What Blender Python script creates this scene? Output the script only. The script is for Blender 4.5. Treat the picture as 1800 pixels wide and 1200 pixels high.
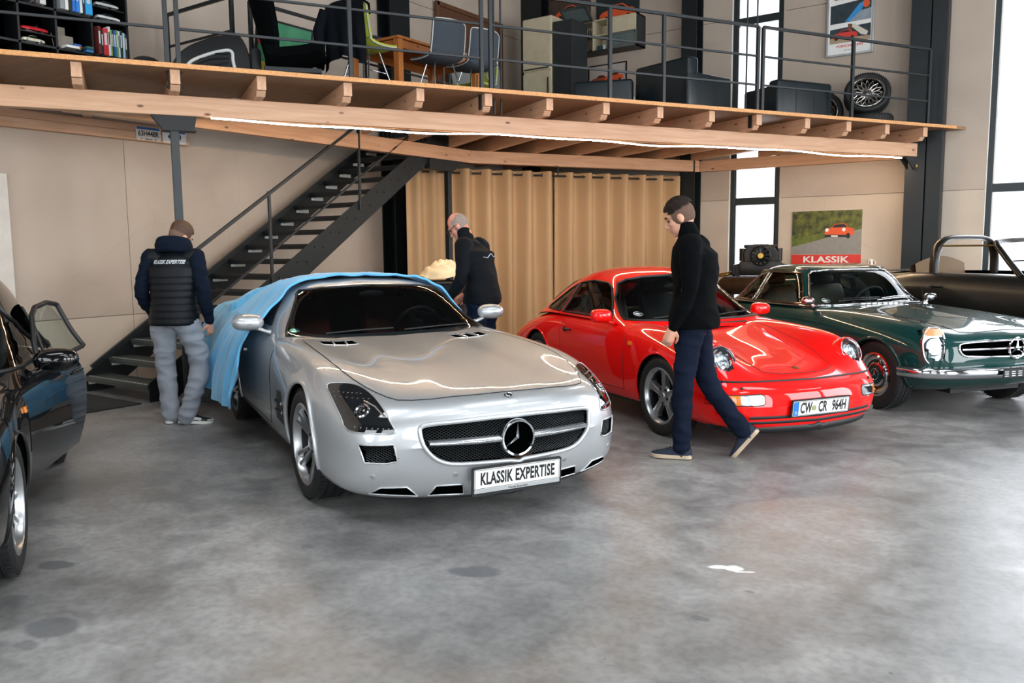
import bpy, bmesh, math, random
import numpy as np
from mathutils import Vector, Matrix
from mathutils.bvhtree import BVHTree
from mathutils.interpolate import poly_3d_calc
for _o in list(bpy.data.objects): bpy.data.objects.remove(_o)
SC = bpy.context.scene
COL = SC.collection
random.seed(7)
rad = math.radians

# ---------------------------------------------------------------- camera
cam_d = bpy.data.cameras.new('camera'); cam = bpy.data.objects.new('camera', cam_d); COL.objects.link(cam)
cam_d.sensor_width = 36.0; cam_d.lens = 28.93; cam_d.clip_start = .05; cam_d.clip_end = 200
def _cam_matrix(yaw, pitch, roll, loc):
    f = Vector((-math.sin(yaw)*math.cos(pitch), math.cos(yaw)*math.cos(pitch), math.sin(pitch)))
    r = Vector((math.cos(yaw), math.sin(yaw), 0)); d = f.cross(r)
    r2 = r*math.cos(roll)+d*math.sin(roll); d2 = -r*math.sin(roll)+d*math.cos(roll)
    m = Matrix((r2, -d2, -f)).transposed().to_4x4(); m.translation = loc
    return m
cam.matrix_world = _cam_matrix(rad(35.293), rad(-6.339), rad(.546), Vector((0, 0, 1.48)))
SC.camera = cam
# ---------------------------------------------------------------- world, daylight, exposure
SC.view_settings.view_transform = 'Standard'; SC.view_settings.look = 'None'
SC.view_settings.exposure = 0.42; SC.view_settings.gamma = 1.0; SC.view_settings.use_curve_mapping = False
w = bpy.data.worlds.new('overcast_sky'); SC.world = w; w.use_nodes = True
bg = w.node_tree.nodes['Background']; bg.inputs[0].default_value = (.93, .97, 1.0, 1); bg.inputs[1].default_value = 1.6
def area(name, loc, rot, sx, sy, power, col=(.94, .97, 1.0)):
    l = bpy.data.lights.new(name, 'AREA'); l.shape = 'RECTANGLE'; l.size = sx; l.size_y = sy; l.energy = power; l.color = col
    o = bpy.data.objects.new(name, l); COL.objects.link(o); o.location = loc; o.rotation_euler = rot
    return o
# daylight entering by the roof lights, the tall windows in the far wall and the glazed gates of the hall
SKY = ((-4.6, .6), (-1.4, .6), (1.8, .6), (5.0, .6), (-1.0, 5.6), (2.6, 5.6), (5.6, 9.5))
for x, y in SKY: area('skylight_daylight', (x, y, 7.38), (0, 0, 0), 1.3, 3.2, 72)
for x0, x1 in ((-5.1, -4.25), (-1.34, 1.7), (3.2, 6.2)):
    area('window_daylight', ((x0+x1)/2, 13.95, 3.4), (rad(-90), 0, 0), x1-x0, 6.2, 85*(x1-x0))
for y in (-3.5, 1.5, 6.5, 10.8):
    area('gate_daylight', (7.85, y, 2.9), (0, rad(90), 0), 4.6, 3.2, 300)
for x in (-5.5, -.5, 4.5):
    area('gate_daylight', (x, -7.4, 2.9), (rad(90), 0, 0), 3.4, 4.6, 150)
# ---------------------------------------------------------------- helpers
def srgb(h):
    h = h.lstrip('#'); o = []
    for i in (0, 2, 4):
        c = int(h[i:i+2], 16)/255; o.append(c/12.92 if c <= .04045 else ((c+.055)/1.055)**2.4)
    return tuple(o)
MATS = {}
def nmat(name):
    m = bpy.data.materials.new(name); m.use_nodes = True; MATS[name] = m
    nt = m.node_tree; b = nt.nodes['Principled BSDF']
    return m, nt, b
def pm(name, col, rough=.5, metal=0., coat=0., var=.06, scale=8., bump=0., bscale=60., spec=.5, coat_rough=.03, rvar=0., emit=0., alpha=None, sheen=0., stretch=None):
    """plain procedural material: base colour with soft noise variation, optional fine relief"""
    if name in MATS: return MATS[name]
    if isinstance(col, str): col = srgb(col)
    m, nt, b = nmat(name); N = nt.nodes; Lk = nt.links
    tc = N.new('ShaderNodeTexCoord'); src = tc.outputs['Object']
    if stretch:
        mp = N.new('ShaderNodeMapping'); mp.inputs['Scale'].default_value = stretch; Lk.new(src, mp.inputs[0]); src = mp.outputs[0]
    nz = N.new('ShaderNodeTexNoise'); nz.inputs['Scale'].default_value = scale; nz.inputs['Detail'].default_value = 4
    Lk.new(src, nz.inputs['Vector'])
    rp = N.new('ShaderNodeValToRGB'); Lk.new(nz.outputs[0], rp.inputs[0])
    rp.color_ramp.elements[0].position = .3; rp.color_ramp.elements[1].position = .7
    rp.color_ramp.elements[0].color = (*[c*(1-var) for c in col], 1); rp.color_ramp.elements[1].color = (*[min(1, c*(1+var)) for c in col], 1)
    Lk.new(rp.outputs[0], b.inputs['Base Color'])
    b.inputs['Roughness'].default_value = rough; b.inputs['Metallic'].default_value = metal
    b.inputs['Specular IOR Level'].default_value = spec
    b.inputs['Coat Weight'].default_value = coat; b.inputs['Coat Roughness'].default_value = coat_rough
    if sheen: b.inputs['Sheen Weight'].default_value = sheen
    if rvar:
        mr = N.new('ShaderNodeMapRange'); Lk.new(nz.outputs[0], mr.inputs[0]); mr.inputs[3].default_value = rough-rvar; mr.inputs[4].default_value = rough+rvar
        Lk.new(mr.outputs[0], b.inputs['Roughness'])
    if bump:
        n2 = N.new('ShaderNodeTexNoise'); n2.inputs['Scale'].default_value = bscale; n2.inputs['Detail'].default_value = 5; Lk.new(src, n2.inputs['Vector'])
        bp = N.new('ShaderNodeBump'); bp.inputs['Strength'].default_value = bump; bp.inputs['Distance'].default_value = .01
        Lk.new(n2.outputs[0], bp.inputs['Height']); Lk.new(bp.outputs[0], b.inputs['Normal'])
    if emit:
        b.inputs['Emission Color'].default_value = (*col, 1); b.inputs['Emission Strength'].default_value = emit
    return m
def glass_mat(name, tint=(.9, .95, .93), refl=.06, rough=0., dark=0.):
    m = bpy.data.materials.new(name); m.use_nodes = True; MATS[name] = m
    nt = m.node_tree; N = nt.nodes; Lk = nt.links; N.clear()
    out = N.new('ShaderNodeOutputMaterial'); mx = N.new('ShaderNodeMixShader'); tr = N.new('ShaderNodeBsdfTransparent'); gl = N.new('ShaderNodeBsdfGlossy')
    fr = N.new('ShaderNodeFresnel'); fr.inputs[0].default_value = 1.5
    tc = N.new('ShaderNodeTexCoord'); nz = N.new('ShaderNodeTexNoise'); nz.inputs['Scale'].default_value = 3
    rp = N.new('ShaderNodeValToRGB'); rp.color_ramp.elements[0].color = (*[c*.97 for c in tint], 1); rp.color_ramp.elements[1].color = (*tint, 1)
    Lk.new(tc.outputs['Object'], nz.inputs[0]); Lk.new(nz.outputs[0], rp.inputs[0]); Lk.new(rp.outputs[0], tr.inputs[0])
    gl.inputs['Roughness'].default_value = rough
    Lk.new(fr.outputs[0], mx.inputs[0]); Lk.new(tr.outputs[0], mx.inputs[1]); Lk.new(gl.outputs[0], mx.inputs[2]); Lk.new(mx.outputs[0], out.inputs[0])
    return m
def wood_mat(name, c1, c2, c3, axis=0, scale=1.0, rough=.55):
    """softwood: long grain along one axis, darker streaks and round knots"""
    m, nt, b = nmat(name); N = nt.nodes; Lk = nt.links
    tc = N.new('ShaderNodeTexCoord'); mp = N.new('ShaderNodeMapping'); s = [14*scale]*3; s[axis] = .9*scale; mp.inputs['Scale'].default_value = s
    Lk.new(tc.outputs['Object'], mp.inputs[0])
    nz = N.new('ShaderNodeTexNoise'); nz.inputs['Scale'].default_value = 1.6; nz.inputs['Detail'].default_value = 6; nz.inputs['Distortion'].default_value = .8; Lk.new(mp.outputs[0], nz.inputs[0])
    rp = N.new('ShaderNodeValToRGB'); e = rp.color_ramp.elements; e[0].position = .25; e[1].position = .72
    e[0].color = (*srgb(c2), 1); e[1].color = (*srgb(c1), 1); Lk.new(nz.outputs[0], rp.inputs[0])
    mp2 = N.new('ShaderNodeMapping'); s2 = [5*scale]*3; s2[axis] = 2.2*scale; mp2.inputs['Scale'].default_value = s2; Lk.new(tc.outputs['Object'], mp2.inputs[0])
    vo = N.new('ShaderNodeTexVoronoi'); vo.inputs['Scale'].default_value = 1.15; Lk.new(mp2.outputs[0], vo.inputs[0])
    kr = N.new('ShaderNodeValToRGB'); kr.color_ramp.elements[0].position = .045; kr.color_ramp.elements[1].position = .10
    kr.color_ramp.elements[0].color = (1, 1, 1, 1); kr.color_ramp.elements[1].color = (0, 0, 0, 1); Lk.new(vo.outputs['Distance'], kr.inputs[0])
    mx = N.new('ShaderNodeMix'); mx.data_type = 'RGBA'; Lk.new(kr.outputs[0], mx.inputs[0]); Lk.new(rp.outputs[0], mx.inputs[6]); mx.inputs[7].default_value = (*srgb(c3), 1)
    Lk.new(mx.outputs[2], b.inputs['Base Color']); b.inputs['Roughness'].default_value = rough
    bp = N.new('ShaderNodeBump'); bp.inputs['Strength'].default_value = .12; bp.inputs['Distance'].default_value = .004; Lk.new(nz.outputs[0], bp.inputs['Height']); Lk.new(bp.outputs[0], b.inputs['Normal'])
    return m

def rotz(a): return Matrix.Rotation(a, 4, 'Z')
def T(x, y, z): return Matrix.Translation((x, y, z))
def frame(o, ex, ey, ez):
    m = Matrix((Vector(ex), Vector(ey), Vector(ez))).transposed().to_4x4(); m.translation = o; return m
def obj_from(name, V, F, mat, parent=None, smooth=None, bevel=0., normals=None):
    me = bpy.data.meshes.new(name); me.from_pydata([tuple(v) for v in V], [], [tuple(f) for f in F])
    if bevel:
        bm = bmesh.new(); bm.from_mesh(me)
        ed = [e for e in bm.edges if len(e.link_faces) == 2 and e.calc_face_angle(0) > .6]
        bmesh.ops.bevel(bm, geom=ed, offset=bevel, segments=2, affect='EDGES', profile=.5, clamp_overlap=True)
        bm.to_mesh(me); bm.free()
    if mat: me.materials.append(mat)
    if smooth is not None:
        me.shade_smooth()
        if smooth < 179: me.set_sharp_from_angle(angle=rad(smooth))
    if normals is not None:
        me.shade_smooth(); me.normals_split_custom_set_from_vertices(normals)
    o = bpy.data.objects.new(name, me); COL.objects.link(o)
    if parent: o.parent = parent
    return o
class MB:
    def __init__(s): s.v = []; s.f = []
    def add(s, V, F, M=None):
        b = len(s.v)
        if M is not None: V = [M @ Vector(p) for p in V]
        s.v += [tuple(p) for p in V]; s.f += [tuple(i+b for i in f) for f in F]; return s
    def box(s, c, d, M=None):
        x, y, z = c; a, b, e = d[0]/2, d[1]/2, d[2]/2
        V = [(x+i*a, y+j*b, z+k*e) for i in (-1, 1) for j in (-1, 1) for k in (-1, 1)]
        return s.add(V, [(0, 1, 3, 2), (4, 6, 7, 5), (0, 4, 5, 1), (2, 3, 7, 6), (0, 2, 6, 4), (1, 5, 7, 3)], M)
    def prism(s, poly, h0, h1, M=None):
        n = len(poly); V = [(p[0], p[1], h0) for p in poly]+[(p[0], p[1], h1) for p in poly]
        A = sum(poly[i][0]*poly[(i+1) % n][1]-poly[(i+1) % n][0]*poly[i][1] for i in range(n))
        F = [tuple(range(n-1, -1, -1)), tuple(range(n, 2*n))]+[(i, (i+1) % n, n+(i+1) % n, n+i) for i in range(n)]
        if (A < 0) != (h1 < h0): F = [f[::-1] for f in F]
        return s.add(V, F, M)
    def tube(s, pts, r, n=8, closed=False, cap=True, M=None, flat=1.0, up=None):
        P = [Vector(p) for p in pts]; k = len(P); rr = r if hasattr(r, '__len__') else [r]*k
        tg = []
        for i in range(k):
            a = P[(i-1) % k] if closed or i > 0 else P[0]; b = P[(i+1) % k] if closed or i < k-1 else P[-1]
            t = (b-a); tg.append(t.normalized() if t.length > 1e-9 else Vector((0, 0, 1)))
        u = Vector(up) if up else (Vector((0, 0, 1)) if abs(tg[0].z) < .9 else Vector((1, 0, 0)))
        V = []
        for i in range(k):
            u = (u-tg[i]*u.dot(tg[i])); u = u.normalized() if u.length > 1e-6 else tg[i].orthogonal().normalized()
            w_ = tg[i].cross(u)
            for j in range(n):
                an = 2*math.pi*j/n; V.append(P[i]+u*(math.cos(an)*rr[i]*flat)+w_*(math.sin(an)*rr[i]))
        F = []
        for i in range(k if closed else k-1):
            i2 = (i+1) % k
            for j in range(n): F.append((i*n+j, i*n+(j+1) % n, i2*n+(j+1) % n, i2*n+j))
        if cap and not closed: F += [tuple(range(n-1, -1, -1)), tuple((k-1)*n+j for j in range(n))]
        return s.add(V, F, M)
    def cyl(s, p0, p1, r, r1=None, n=16, M=None): return s.tube([p0, p1], [r, r if r1 is None else r1], n, M=M)
    def bar(s, p0, p1, wd, ht, up=(0, 0, 1), M=None):
        p0 = Vector(p0); p1 = Vector(p1); t = (p1-p0).normalized(); u = Vector(up); u = (u-t*u.dot(t)).normalized(); sd = t.cross(u)
        V = []
        for p in (p0, p1):
            for a, b in ((-1, -1), (1, -1), (1, 1), (-1, 1)): V.append(p+sd*(a*wd/2)+u*(b*ht/2))
        return s.add(V, [(3, 2, 1, 0), (4, 5, 6, 7), (0, 1, 5, 4), (1, 2, 6, 5), (2, 3, 7, 6), (3, 0, 4, 7)], M)
    def lathe(s, prof, n=32, M=None, arc=2*math.pi):
        V = []; k = len(prof); full = abs(arc-2*math.pi) < 1e-6; cnt = n if full else n+1
        for i in range(cnt):
            a = arc*i/n
            for r, h in prof: V.append((r*math.cos(a), r*math.sin(a), h))
        F = []
        for i in range(n):
            i2 = (i+1) % cnt
            for j in range(k-1): F.append((i*k+j, i2*k+j, i2*k+j+1, i*k+j+1))
        return s.add(V, F, M)
    def grid(s, G, cu=False, cv=False, M=None, flip=False):
        nu, nv = len(G), len(G[0]); V = [p for r in G for p in r]; F = []
        for i in range(nu if cu else nu-1):
            for j in range(nv if cv else nv-1):
                q = (i*nv+j, ((i+1) % nu)*nv+j, ((i+1) % nu)*nv+(j+1) % nv, i*nv+(j+1) % nv)
                F.append(q[::-1] if flip else q)
        return s.add(V, F, M)
    def build(s, name, mat, parent=None, smooth=None, bevel=0.):
        return obj_from(name, s.v, s.f, mat, parent, smooth, bevel)
def tag(o, label=None, cat=None, group=None, kind=None):
    if label: o['label'] = label
    if cat: o['category'] = cat
    if group: o['group'] = group
    if kind: o['kind'] = kind
    return o
def thing(name, label, cat, loc=(0, 0, 0), rz=0., group=None):
    o = bpy.data.objects.new(name, None); COL.objects.link(o); o.location = loc; o.rotation_euler = (0, 0, rz); o.empty_display_size = .1
    return tag(o, label, cat, group)
def copy_tree(o, parent=None):
    c = o.copy(); COL.objects.link(c); c.parent = parent
    for ch in list(o.children): copy_tree(ch, c)
    return c
def sphere_pts(c, r, nu=10, nv=14):
    rx, ry, rz = r if hasattr(r, '__len__') else (r, r, r)
    return [[(c[0]+rx*math.sin(math.pi*i/nu)*math.cos(2*math.pi*j/nv), c[1]+ry*math.sin(math.pi*i/nu)*math.sin(2*math.pi*j/nv), c[2]+rz*math.cos(math.pi*i/nu)) for j in range(nv)] for i in range(nu+1)]
def add_ball(mb, c, r, nu=10, nv=14, M=None): mb.grid(sphere_pts(c, r, nu, nv), cv=True, M=M, flip=False); return mb
_fcache = {}
def text_mesh(mb, body, size, M, sx=1.0, ext=.001, align='CENTER', shear=0., spacing=1.0, bold=0.):
    """lettering as real raised geometry: adds glyph meshes to mb, text in local xy, facing +z of M"""
    cu = bpy.data.curves.new('t', 'FONT'); cu.body = body; cu.size = size; cu.extrude = ext; cu.align_x = align; cu.align_y = 'CENTER'; cu.shear = shear
    cu.space_character = spacing; cu.offset = bold; cu.resolution_u = 3
    ob = bpy.data.objects.new('t', cu); COL.objects.link(ob); dg = bpy.context.evaluated_depsgraph_get(); me = ob.evaluated_get(dg).to_mesh()
    V = [M @ Vector((v.co.x*sx, v.co.y, v.co.z)) for v in me.vertices]; F = [tuple(p.vertices) for p in me.polygons]
    mb.add(V, F); ob.evaluated_get(dg).to_mesh_clear(); bpy.data.objects.remove(ob); bpy.data.curves.remove(cu)
    return mb
def star_logo(mb, M, R, t=.004):
    """three-pointed star: ridge-line faceted arms"""
    c = (0, 0, t*2.2)
    for k in range(3):
        a = math.pi/2+k*2*math.pi/3; tip = (R*math.cos(a), R*math.sin(a), t*.6)
        l = (R*.13*math.cos(a+math.pi/3), R*.13*math.sin(a+math.pi/3), 0); r = (R*.13*math.cos(a-math.pi/3), R*.13*math.sin(a-math.pi/3), 0)
        tb = (tip[0], tip[1], -t)
        mb.add([c, l, tip, r, (0, 0, -t)], [(0, 2, 1), (0, 3, 2), (4, 1, 2), (4, 2, 3)], M)
    return mb
def arc_pts(c, r, a0, a1, n): return [(c[0]+r*math.cos(a0+(a1-a0)*i/n), c[1]+r*math.sin(a0+(a1-a0)*i/n)) for i in range(n+1)]
def rrect(w_, h, r, n=4):
    o = []
    for cx, cy, a in ((w_/2-r, h/2-r, 0), (-w_/2+r, h/2-r, 90), (-w_/2+r, -h/2+r, 180), (w_/2-r, -h/2+r, 270)):
        o += arc_pts((cx, cy), r, rad(a), rad(a+90), n)
    return o
# ---------------------------------------------------------------- setting materials
def concrete_floor():
    m, nt, b = nmat('polished_concrete'); N = nt.nodes; Lk = nt.links
    tc = N.new('ShaderNodeTexCoord')
    def noise(sc, det=5, dist=0., sub=None):
        n = N.new('ShaderNodeTexNoise'); n.inputs['Scale'].default_value = sc; n.inputs['Detail'].default_value = det; n.inputs['Distortion'].default_value = dist
        Lk.new(tc.outputs['Object'], n.inputs[0]); return n
    n1 = noise(.7, 10, .5); n2 = noise(4.5, 14, .5); n3 = noise(38, 4)
    r1 = N.new('ShaderNodeValToRGB'); e = r1.color_ramp.elements; e[0].position = .38; e[1].position = .62; e[0].color = (*srgb('#7a7a79'), 1); e[1].color = (*srgb('#989897'), 1); Lk.new(n1.outputs[0], r1.inputs[0])
    r2 = N.new('ShaderNodeValToRGB'); e = r2.color_ramp.elements; e[0].position = .36; e[1].position = .62; e[0].color = (.62, .62, .62, 1); e[1].color = (1, 1, 1, 1); Lk.new(n2.outputs[0], r2.inputs[0])
    mx = N.new('ShaderNodeMix'); mx.data_type = 'RGBA'; mx.blend_type = 'MULTIPLY'; mx.inputs[0].default_value = .75; Lk.new(r1.outputs[0], mx.inputs[6]); Lk.new(r2.outputs[0], mx.inputs[7])
    cur = mx.outputs[2]
    n4 = noise(24, 12, .3); r4 = N.new('ShaderNodeValToRGB'); e = r4.color_ramp.elements; e[0].position = .36; e[1].position = .60; e[0].color = (.80, .80, .80, 1); e[1].color = (1, 1, 1, 1); Lk.new(n4.outputs[0], r4.inputs[0])
    m4 = N.new('ShaderNodeMix'); m4.data_type = 'RGBA'; m4.blend_type = 'MULTIPLY'; m4.inputs[0].default_value = 1; Lk.new(cur, m4.inputs[6]); Lk.new(r4.outputs[0], m4.inputs[7]); cur = m4.outputs[2]
    vs = N.new('ShaderNodeTexVoronoi'); vs.inputs['Scale'].default_value = 3.1; Lk.new(tc.outputs['Object'], vs.inputs[0]); rs = N.new('ShaderNodeMapRange'); Lk.new(vs.outputs['Distance'], rs.inputs[0]); rs.inputs[1].default_value = .02; rs.inputs[2].default_value = .035; rs.inputs[3].default_value = .55; rs.inputs[4].default_value = 0
    m5 = N.new('ShaderNodeMix'); m5.data_type = 'RGBA'; Lk.new(rs.outputs[0], m5.inputs[0]); Lk.new(cur, m5.inputs[6]); m5.inputs[7].default_value = (*srgb('#4d4c4a'), 1); cur = m5.outputs[2]
    wob = noise(7, 4); sep = N.new('ShaderNodeVectorMath'); sep.operation = 'SUBTRACT'; Lk.new(wob.outputs['Color'], sep.inputs[0]); sep.inputs[1].default_value = (.5, .5, .5)
    wsc = N.new('ShaderNodeVectorMath'); wsc.operation = 'SCALE'; Lk.new(sep.outputs[0], wsc.inputs[0]); wsc.inputs['Scale'].default_value = .10
    wad = N.new('ShaderNodeVectorMath'); wad.operation = 'ADD'; Lk.new(tc.outputs['Object'], wad.inputs[0]); Lk.new(wsc.outputs[0], wad.inputs[1])
    # stains left on the concrete: (x, y, rx, ry, angle, colour, strength)
    dk = srgb('#55585b'); wh = srgb('#e9ebec')
    for x, y, rx, ry, an, c_, st in ((-3.99, 1.84, .10, .05, 20, dk, .85), (-2.27, 2.89, .13, .07, 25, dk, .8), (-3.33, 1.5, .13, .09, 10, dk, .75), (-3.26, 1.37, .05, .04, 0, dk, .5),
                                 (-3.74, 1.54, .06, .04, 0, dk, .5), (-3.33, 1.63, .05, .03, 0, dk, .35), (-1.21, 3.02, .035, .02, 0, dk, .7), (-1.14, 3.38, .02, .015, 0, dk, .7), (-3.18, 2.68, .03, .02, 0, dk, .6),
                                 (-2.9, 3.0, .45, .2, 40, dk, .25), (-5.2, 2.6, .7, .3, 60, dk, .22), (.4, 4.3, .5, .3, 10, dk, .2),
                                 (-1.345, 3.575, .075, .028, 35, wh, .95), (-1.30, 3.60, .04, .05, 0, wh, .9), (-1.235, 3.58, .045, .012, 30, wh, .85)):
        mp = N.new('ShaderNodeMapping'); mp.vector_type = 'TEXTURE'; mp.inputs['Location'].default_value = (x, y, 0); mp.inputs['Rotation'].default_value = (0, 0, rad(an)); mp.inputs['Scale'].default_value = (rx, ry, 1)
        Lk.new(wad.outputs[0], mp.inputs[0])
        ln = N.new('ShaderNodeVectorMath'); ln.operation = 'LENGTH'; Lk.new(mp.outputs[0], ln.inputs[0])
        mr = N.new('ShaderNodeMapRange'); mr.interpolation_type = 'SMOOTHSTEP'; Lk.new(ln.outputs['Value'], mr.inputs[0]); mr.inputs[1].default_value = .75; mr.inputs[2].default_value = 1.15; mr.inputs[3].default_value = st; mr.inputs[4].default_value = 0
        m2 = N.new('ShaderNodeMix'); m2.data_type = 'RGBA'; Lk.new(mr.outputs[0], m2.inputs[0]); Lk.new(cur, m2.inputs[6]); m2.inputs[7].default_value = (*c_, 1); cur = m2.outputs[2]
    Lk.new(cur, b.inputs['Base Color'])
    mr = N.new('ShaderNodeMapRange'); Lk.new(n2.outputs[0], mr.inputs[0]); mr.inputs[1].default_value = .3; mr.inputs[2].default_value = .7; mr.inputs[3].default_value = .30; mr.inputs[4].default_value = .46; Lk.new(mr.outputs[0], b.inputs['Roughness'])
    bp = N.new('ShaderNodeBump'); bp.inputs['Strength'].default_value = .06; bp.inputs['Distance'].default_value = .003; Lk.new(n3.outputs[0], bp.inputs['Height']); Lk.new(bp.outputs[0], b.inputs['Normal'])
    b.inputs['Specular IOR Level'].default_value = .5
    return m
def wall_mat(name, c1, c2):
    m, nt, b = nmat(name); N = nt.nodes; Lk = nt.links; tc = N.new('ShaderNodeTexCoord')
    n1 = N.new('ShaderNodeTexNoise'); n1.inputs['Scale'].default_value = .9; n1.inputs['Detail'].default_value = 9; n1.inputs['Distortion'].default_value = .3; Lk.new(tc.outputs['Object'], n1.inputs[0])
    r1 = N.new('ShaderNodeValToRGB'); e = r1.color_ramp.elements; e[0].position = .3; e[1].position = .7; e[0].color = (*srgb(c1), 1); e[1].color = (*srgb(c2), 1); Lk.new(n1.outputs[0], r1.inputs[0])
    # hairline cracks and small scuffs
    vo = N.new('ShaderNodeTexVoronoi'); vo.feature = 'DISTANCE_TO_EDGE'; vo.inputs['Scale'].default_value = .55
    nd = N.new('ShaderNodeTexNoise'); nd.inputs['Scale'].default_value = 2.; ad = N.new('ShaderNodeMix'); ad.data_type = 'RGBA'; ad.inputs[0].default_value = .25
    Lk.new(tc.outputs['Object'], nd.inputs[0]); Lk.new(tc.outputs['Object'], ad.inputs[6]); Lk.new(nd.outputs['Color'], ad.inputs[7]); Lk.new(ad.outputs[2], vo.inputs[0])
    lt = N.new('ShaderNodeMapRange'); Lk.new(vo.outputs['Distance'], lt.inputs[0]); lt.inputs[1].default_value = 0; lt.inputs[2].default_value = .004; lt.inputs[3].default_value = .10; lt.inputs[4].default_value = 0
    mx = N.new('ShaderNodeMix'); mx.data_type = 'RGBA'; Lk.new(lt.outputs[0], mx.inputs[0]); Lk.new(r1.outputs[0], mx.inputs[6]); mx.inputs[7].default_value = (*srgb('#7d7067'), 1)
    Lk.new(mx.outputs[2], b.inputs['Base Color']); b.inputs['Roughness'].default_value = .8
    bp = N.new('ShaderNodeBump'); bp.inputs['Strength'].default_value = .08; bp.inputs['Distance'].default_value = .01; n3 = N.new('ShaderNodeTexNoise'); n3.inputs['Scale'].default_value = 25; Lk.new(tc.outputs['Object'], n3.inputs[0]); Lk.new(n3.outputs[0], bp.inputs['Height']); Lk.new(bp.outputs[0], b.inputs['Normal'])
    return m
M_FLOOR = concrete_floor()
M_WALL = wall_mat('concrete_wall', '#bcad9d', '#cdbfae'); M_WALL2 = wall_mat('concrete_wall_upper', '#ac9d8f', '#bdae9f')
M_CEIL = pm('ceiling_paint', '#55585a', .8); M_DIM = pm('hall_wall_grey', '#494744', .85)
M_STEEL = pm('dark_steel', '#10171a', .45, .2, var=.15, scale=5, rvar=.08)
M_RAIL = pm('grey_painted_steel', '#1f2427', .42, .2, var=.12)
M_BLACK = pm('black_matt', '#0d1012', .6, var=.2)
M_RUBBER = pm('tyre_rubber', '#141516', .65, var=.15, bump=.15, bscale=90)
M_WOOD = wood_mat('spruce_along_x', '#d2a888', '#b98d6b', '#64402a', 0)
M_WOODY = wood_mat('spruce_along_y', '#c99868', '#b07a4e', '#6d4327', 1)
M_PLY = wood_mat('plywood', '#947152', '#795a40', '#5b3d29', 0, .6)
M_FRAME = pm('window_frame_grey', '#2d3335', .4, .4)
M_PANE = glass_mat('window_pane', (.97, .98, 1.0))
M_CHROME = pm('chrome', '#c8cbcf', .07, 1.0, var=.02); M_VOID = pm('unlit_black', '#020303', 1.0, spec=0.)
M_WHITE = pm('white_paint', '#e9e9e6', .5)
XW, YW = -9.1, 13.55
# ---------------------------------------------------------------- floor, ceiling, walls
mb = MB(); mb.box((-.8, 3.2, -.1), (17.2, 21.0, .2)); tag(mb.build('floor', M_FLOOR), 'polished grey concrete floor with dark stains and a white paint splash', 'floor', kind='structure')
mb = MB(); _sk = SKY
_xs = sorted({-9.4, 7.8} | {x+s*.7 for x, y in _sk for s in (-1, 1)}); _ys = sorted({-7.3, 13.9} | {y+s*1.65 for x, y in _sk for s in (-1, 1)})
for i in range(len(_xs)-1):
    for j in range(len(_ys)-1):
        cx, cy = (_xs[i]+_xs[i+1])/2, (_ys[j]+_ys[j+1])/2
        if any(abs(cx-x) < .7 and abs(cy-y) < 1.65 for x, y in _sk): continue
        mb.box((cx, cy, 7.3), (_xs[i+1]-_xs[i], _ys[j+1]-_ys[j], .2))
tag(mb.build('ceiling', M_CEIL), 'pale hall ceiling with roof lights', 'ceiling', kind='structure')
def panel_wall(name, label, org, ex, nrm, spans, zs, depth=.22):
    """wall of separate concrete panels with recessed joints; spans along ex from org"""
    ex = Vector(ex); nv = Vector(nrm); O = Vector(org); back = MB()
    root = None; items = []
    for a, b_ in spans: 
        M_ = frame(O, ex, -nv, (0, 0, 1)) if ex.cross(-nv).z > 0 else frame(O, ex, -nv, (0, 0, 1))
        back.box(((a+b_)/2, depth/2+.02, 3.65), (b_-a, depth-.02, 7.3), M_)
        for k in range(len(zs)-1): items.append((a, b_, zs[k], zs[k+1]))
    root = back.build(name, M_WALL2); tag(root, label, 'wall', kind='structure')
    for a, b_, z0, z1 in items:
        n = max(1, round((b_-a)/4.2))
        for q in range(n):
            x0 = a+(b_-a)*q/n; x1 = a+(b_-a)*(q+1)/n
            p = MB(); p.box(((x0+x1)/2, .015, (z0+z1)/2), (x1-x0-(.006 if n > 1 else 0), .03, z1-z0-.008), M_)
            p.build('panel', M_WALL if z0 < .1 else M_WALL2, root)
    return root
panel_wall('wall_left', 'beige concrete panel wall behind the staircase', (XW, -7.2, 0), (0, 1, 0), (1, 0, 0), [(0, 20.75)], (0, .78, 3.3, 5.4, 7.2))
panel_wall('wall_back', 'beige concrete panel wall with tall narrow windows', (XW, YW, 0), (1, 0, 0), (0, -1, 0), [(0, 4.0), (4.85, 7.76), (10.8, 12.3), (15.3, 16.8)], (0, 2.275, 5.2, 7.2))
# hall sides behind and beside the camera, with the glazed gates that let the daylight in
def opened_wall(name, axis, pos, lo, hi, opens, z0, z1):
    mb = MB(); cuts = sorted(opens); p = lo
    def seg(a, b_, za, zb):
        if b_-a < .01 or zb-za < .01: return
        if axis == 'x': mb.box((pos, (a+b_)/2, (za+zb)/2), (.2, b_-a, zb-za))
        else: mb.box(((a+b_)/2, pos, (za+zb)/2), (b_-a, .2, zb-za))
    for a, b_ in cuts: seg(p, a, 0, 7.2); seg(a, b_, 0, z0); seg(a, b_, z1, 7.2); p = b_
    seg(p, hi, 0, 7.2)
    return tag(mb.build(name, M_DIM), 'plain hall wall with glazed gates', 'wall', kind='structure')
opened_wall('wall_right', 'x', 7.72, -7.2, 13.8, [(y-1.6, y+1.6) for y in (-3.5, 1.5, 6.5, 10.8)], .6, 5.2)
opened_wall('wall_front', 'y', -7.28, -9.3, 7.8, [(x-1.7, x+1.7) for x in (-5.5, -.5, 4.5)], .6, 5.2)
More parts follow.
